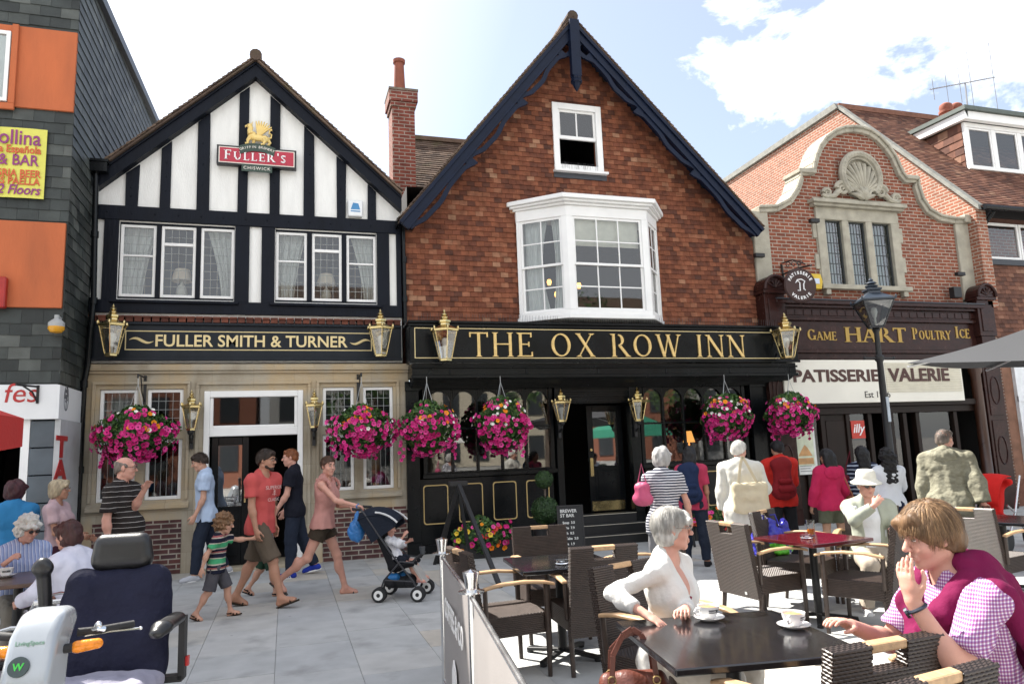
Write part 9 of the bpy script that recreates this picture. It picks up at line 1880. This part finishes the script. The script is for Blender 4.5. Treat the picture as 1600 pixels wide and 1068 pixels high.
o = sdf_obj('draped_sweater', [cap(T(-.18, -.05, .50), T(-.07, -.10, .57), .05*k, .055*k, .03), cap(T(.18, -.05, .50), T(.07, -.10, .57), .05*k, .055*k, .03), cap(T(-.07, -.10, .57), T(.07, -.10, .57), .055*k, .055*k, .03), cap(T(-.08, -.04, .60), T(.08, -.04, .60), .04*k, .04*k, .03),
    cap(T(-.19, -.06, .49), T(-.16, -.16, .20), .05*k, .05*k, .05), cap(T(.19, -.06, .49), T(.16, -.16, .20), .05*k, .05*k, .05), cap(T(0, -.155, .48), T(0, -.19, .15), .06*k, .05*k, .1), cap(T(-.09, -.15, .48), T(-.09, -.18, .16), .055*k, .05*k, .06), cap(T(.09, -.15, .48), T(.09, -.18, .16), .055*k, .05*k, .06),
    cap(T(-.12, -.01, .555), T(-.095, .12, .46), .042*k, .050*k, .02), cap(T(-.095, .12, .46), T(-.02, .185, .33), .050*k, .046*k, .02), cap(T(.12, -.01, .555), T(.095, .12, .46), .042*k, .050*k, .02), cap(T(.095, .12, .46), T(.01, .19, .34), .050*k, .048*k, .02), cap(T(.0, .19, .35), T(.0, .225, .10), .052*k, .05*k, .025), cap(T(-.02, .19, .33), T(-.07, .215, .08), .048*k, .05*k, .015), cap(T(-.10, .06, .52), T(-.03, .17, .40), .030*k, .034*k, .006)], .007, BUR, p.o, (), .006, 24)
p.hair(HMB, 'fringe', vol=.002, amp=.004, res=.006)
HS2 = hairmat('sandy_highlight_hair', (.20, .115, .055), .6); p.strands(HS2, 2200, .07, w=.0013, down=.75, vol=.006, cut=lambda c: c[1] > .05 and c[2] < .055); p.strands(hairmat('blond_sunlit_hair', (.33, .20, .10)), 900, .07, w=.0011, down=.75, vol=.008, seed=8, cut=lambda c: c[1] > .05 and c[2] < .055); p.strands(HMB, 1200, .08, w=.0015, down=.75, vol=.008, seed=5, cut=lambda c: c[1] > .05 and c[2] < .055); p.brows(HMB)  # paler locks: blond streaks plus the sun's highlight put into their colour
el, wr = p.J['arm', 0][1], p.J['arm', 0][2]; d_ = unit(wr-el); x_ = unit(np.cross(d_, V3(0, 0, 1))); y_ = np.cross(x_, d_)
WB = empty('wrist_watch', (0, 0, 0)); WB.parent = p.o; q = MB(); c_ = wr-d_*.03; q.tube([c_+(x_*math.cos(t)+y_*math.sin(t))*.031*p.k for t in [2*math.pi*j/24 for j in range(25)]], .007, 6, caps=False); q.build('strap', mat('navy_watch_strap', (.012, .018, .035), .5), WB, smooth=True); q = MB(); q.tube([c_-y_*.034*p.k, c_-y_*.045*p.k], [.021, .019], 12); q.build('case', mat('dark_watch_case', (.05, .055, .065), .25, .6, bump=0), WB)
# folded red pushchair and bits by the right table
r = empty('red_pushchair', (9.95, -4.05, 0), R(200), 'bright red pushchair parked at the right edge by the brick pier', 'pushchair'); RDF = cloth('red_pushchair_fabric', (.55, .015, .012), bs=8)
v, f = [], []
for i in range(9):
    a = R(5+95*i/8)
    for j in range(7): t = -1+2*j/6; v.append((.10+.50*math.cos(a), .24*t, .62+.42*math.sin(a)-.04*t*t))
o = mesh_obj('hood', v, [(i*7+j, (i+1)*7+j, (i+1)*7+j+1, i*7+j+1) for i in range(8) for j in range(6)], RDF, r, True); o.modifiers.new('thick', 'SOLIDIFY').thickness = .012
sdf_obj('seat', [cap((-.05, -.18, .92), (-.05, .18, .92), .05, .05, .04), cap((-.02, 0, .85), (.15, 0, .45), .12, .12, .1), cap((.15, -.15, .42), (.42, -.15, .45), .05, .05, .05), cap((.15, .15, .42), (.42, .15, .45), .05, .05, .05), cap((.15, 0, .42), (.42, 0, .45), .06, .05, .12)], .014, RDF, r, amp=.005, frq=18)
for y in (-.26, .26):
    m = MB(); m.tube([(.45, y, .15), (.1, y, .5), (-.25, y, 1.0)], .014, 8); m.tube([(-.25, y, .15), (.1, y, .5), (.35, y, .62)], .014, 8); m.build('side_frame', ALU, r, smooth=True)
    for x in (-.25, .45): m = MB(); m.lathe([(.10, -.025), (.14, -.02), (.15, 0), (.14, .02), (.10, .025)], (x, y, .15), 20, 0, Matrix.Rotation(R(90), 4, 'X')); m.build('wheel', RUB, r, smooth=True)
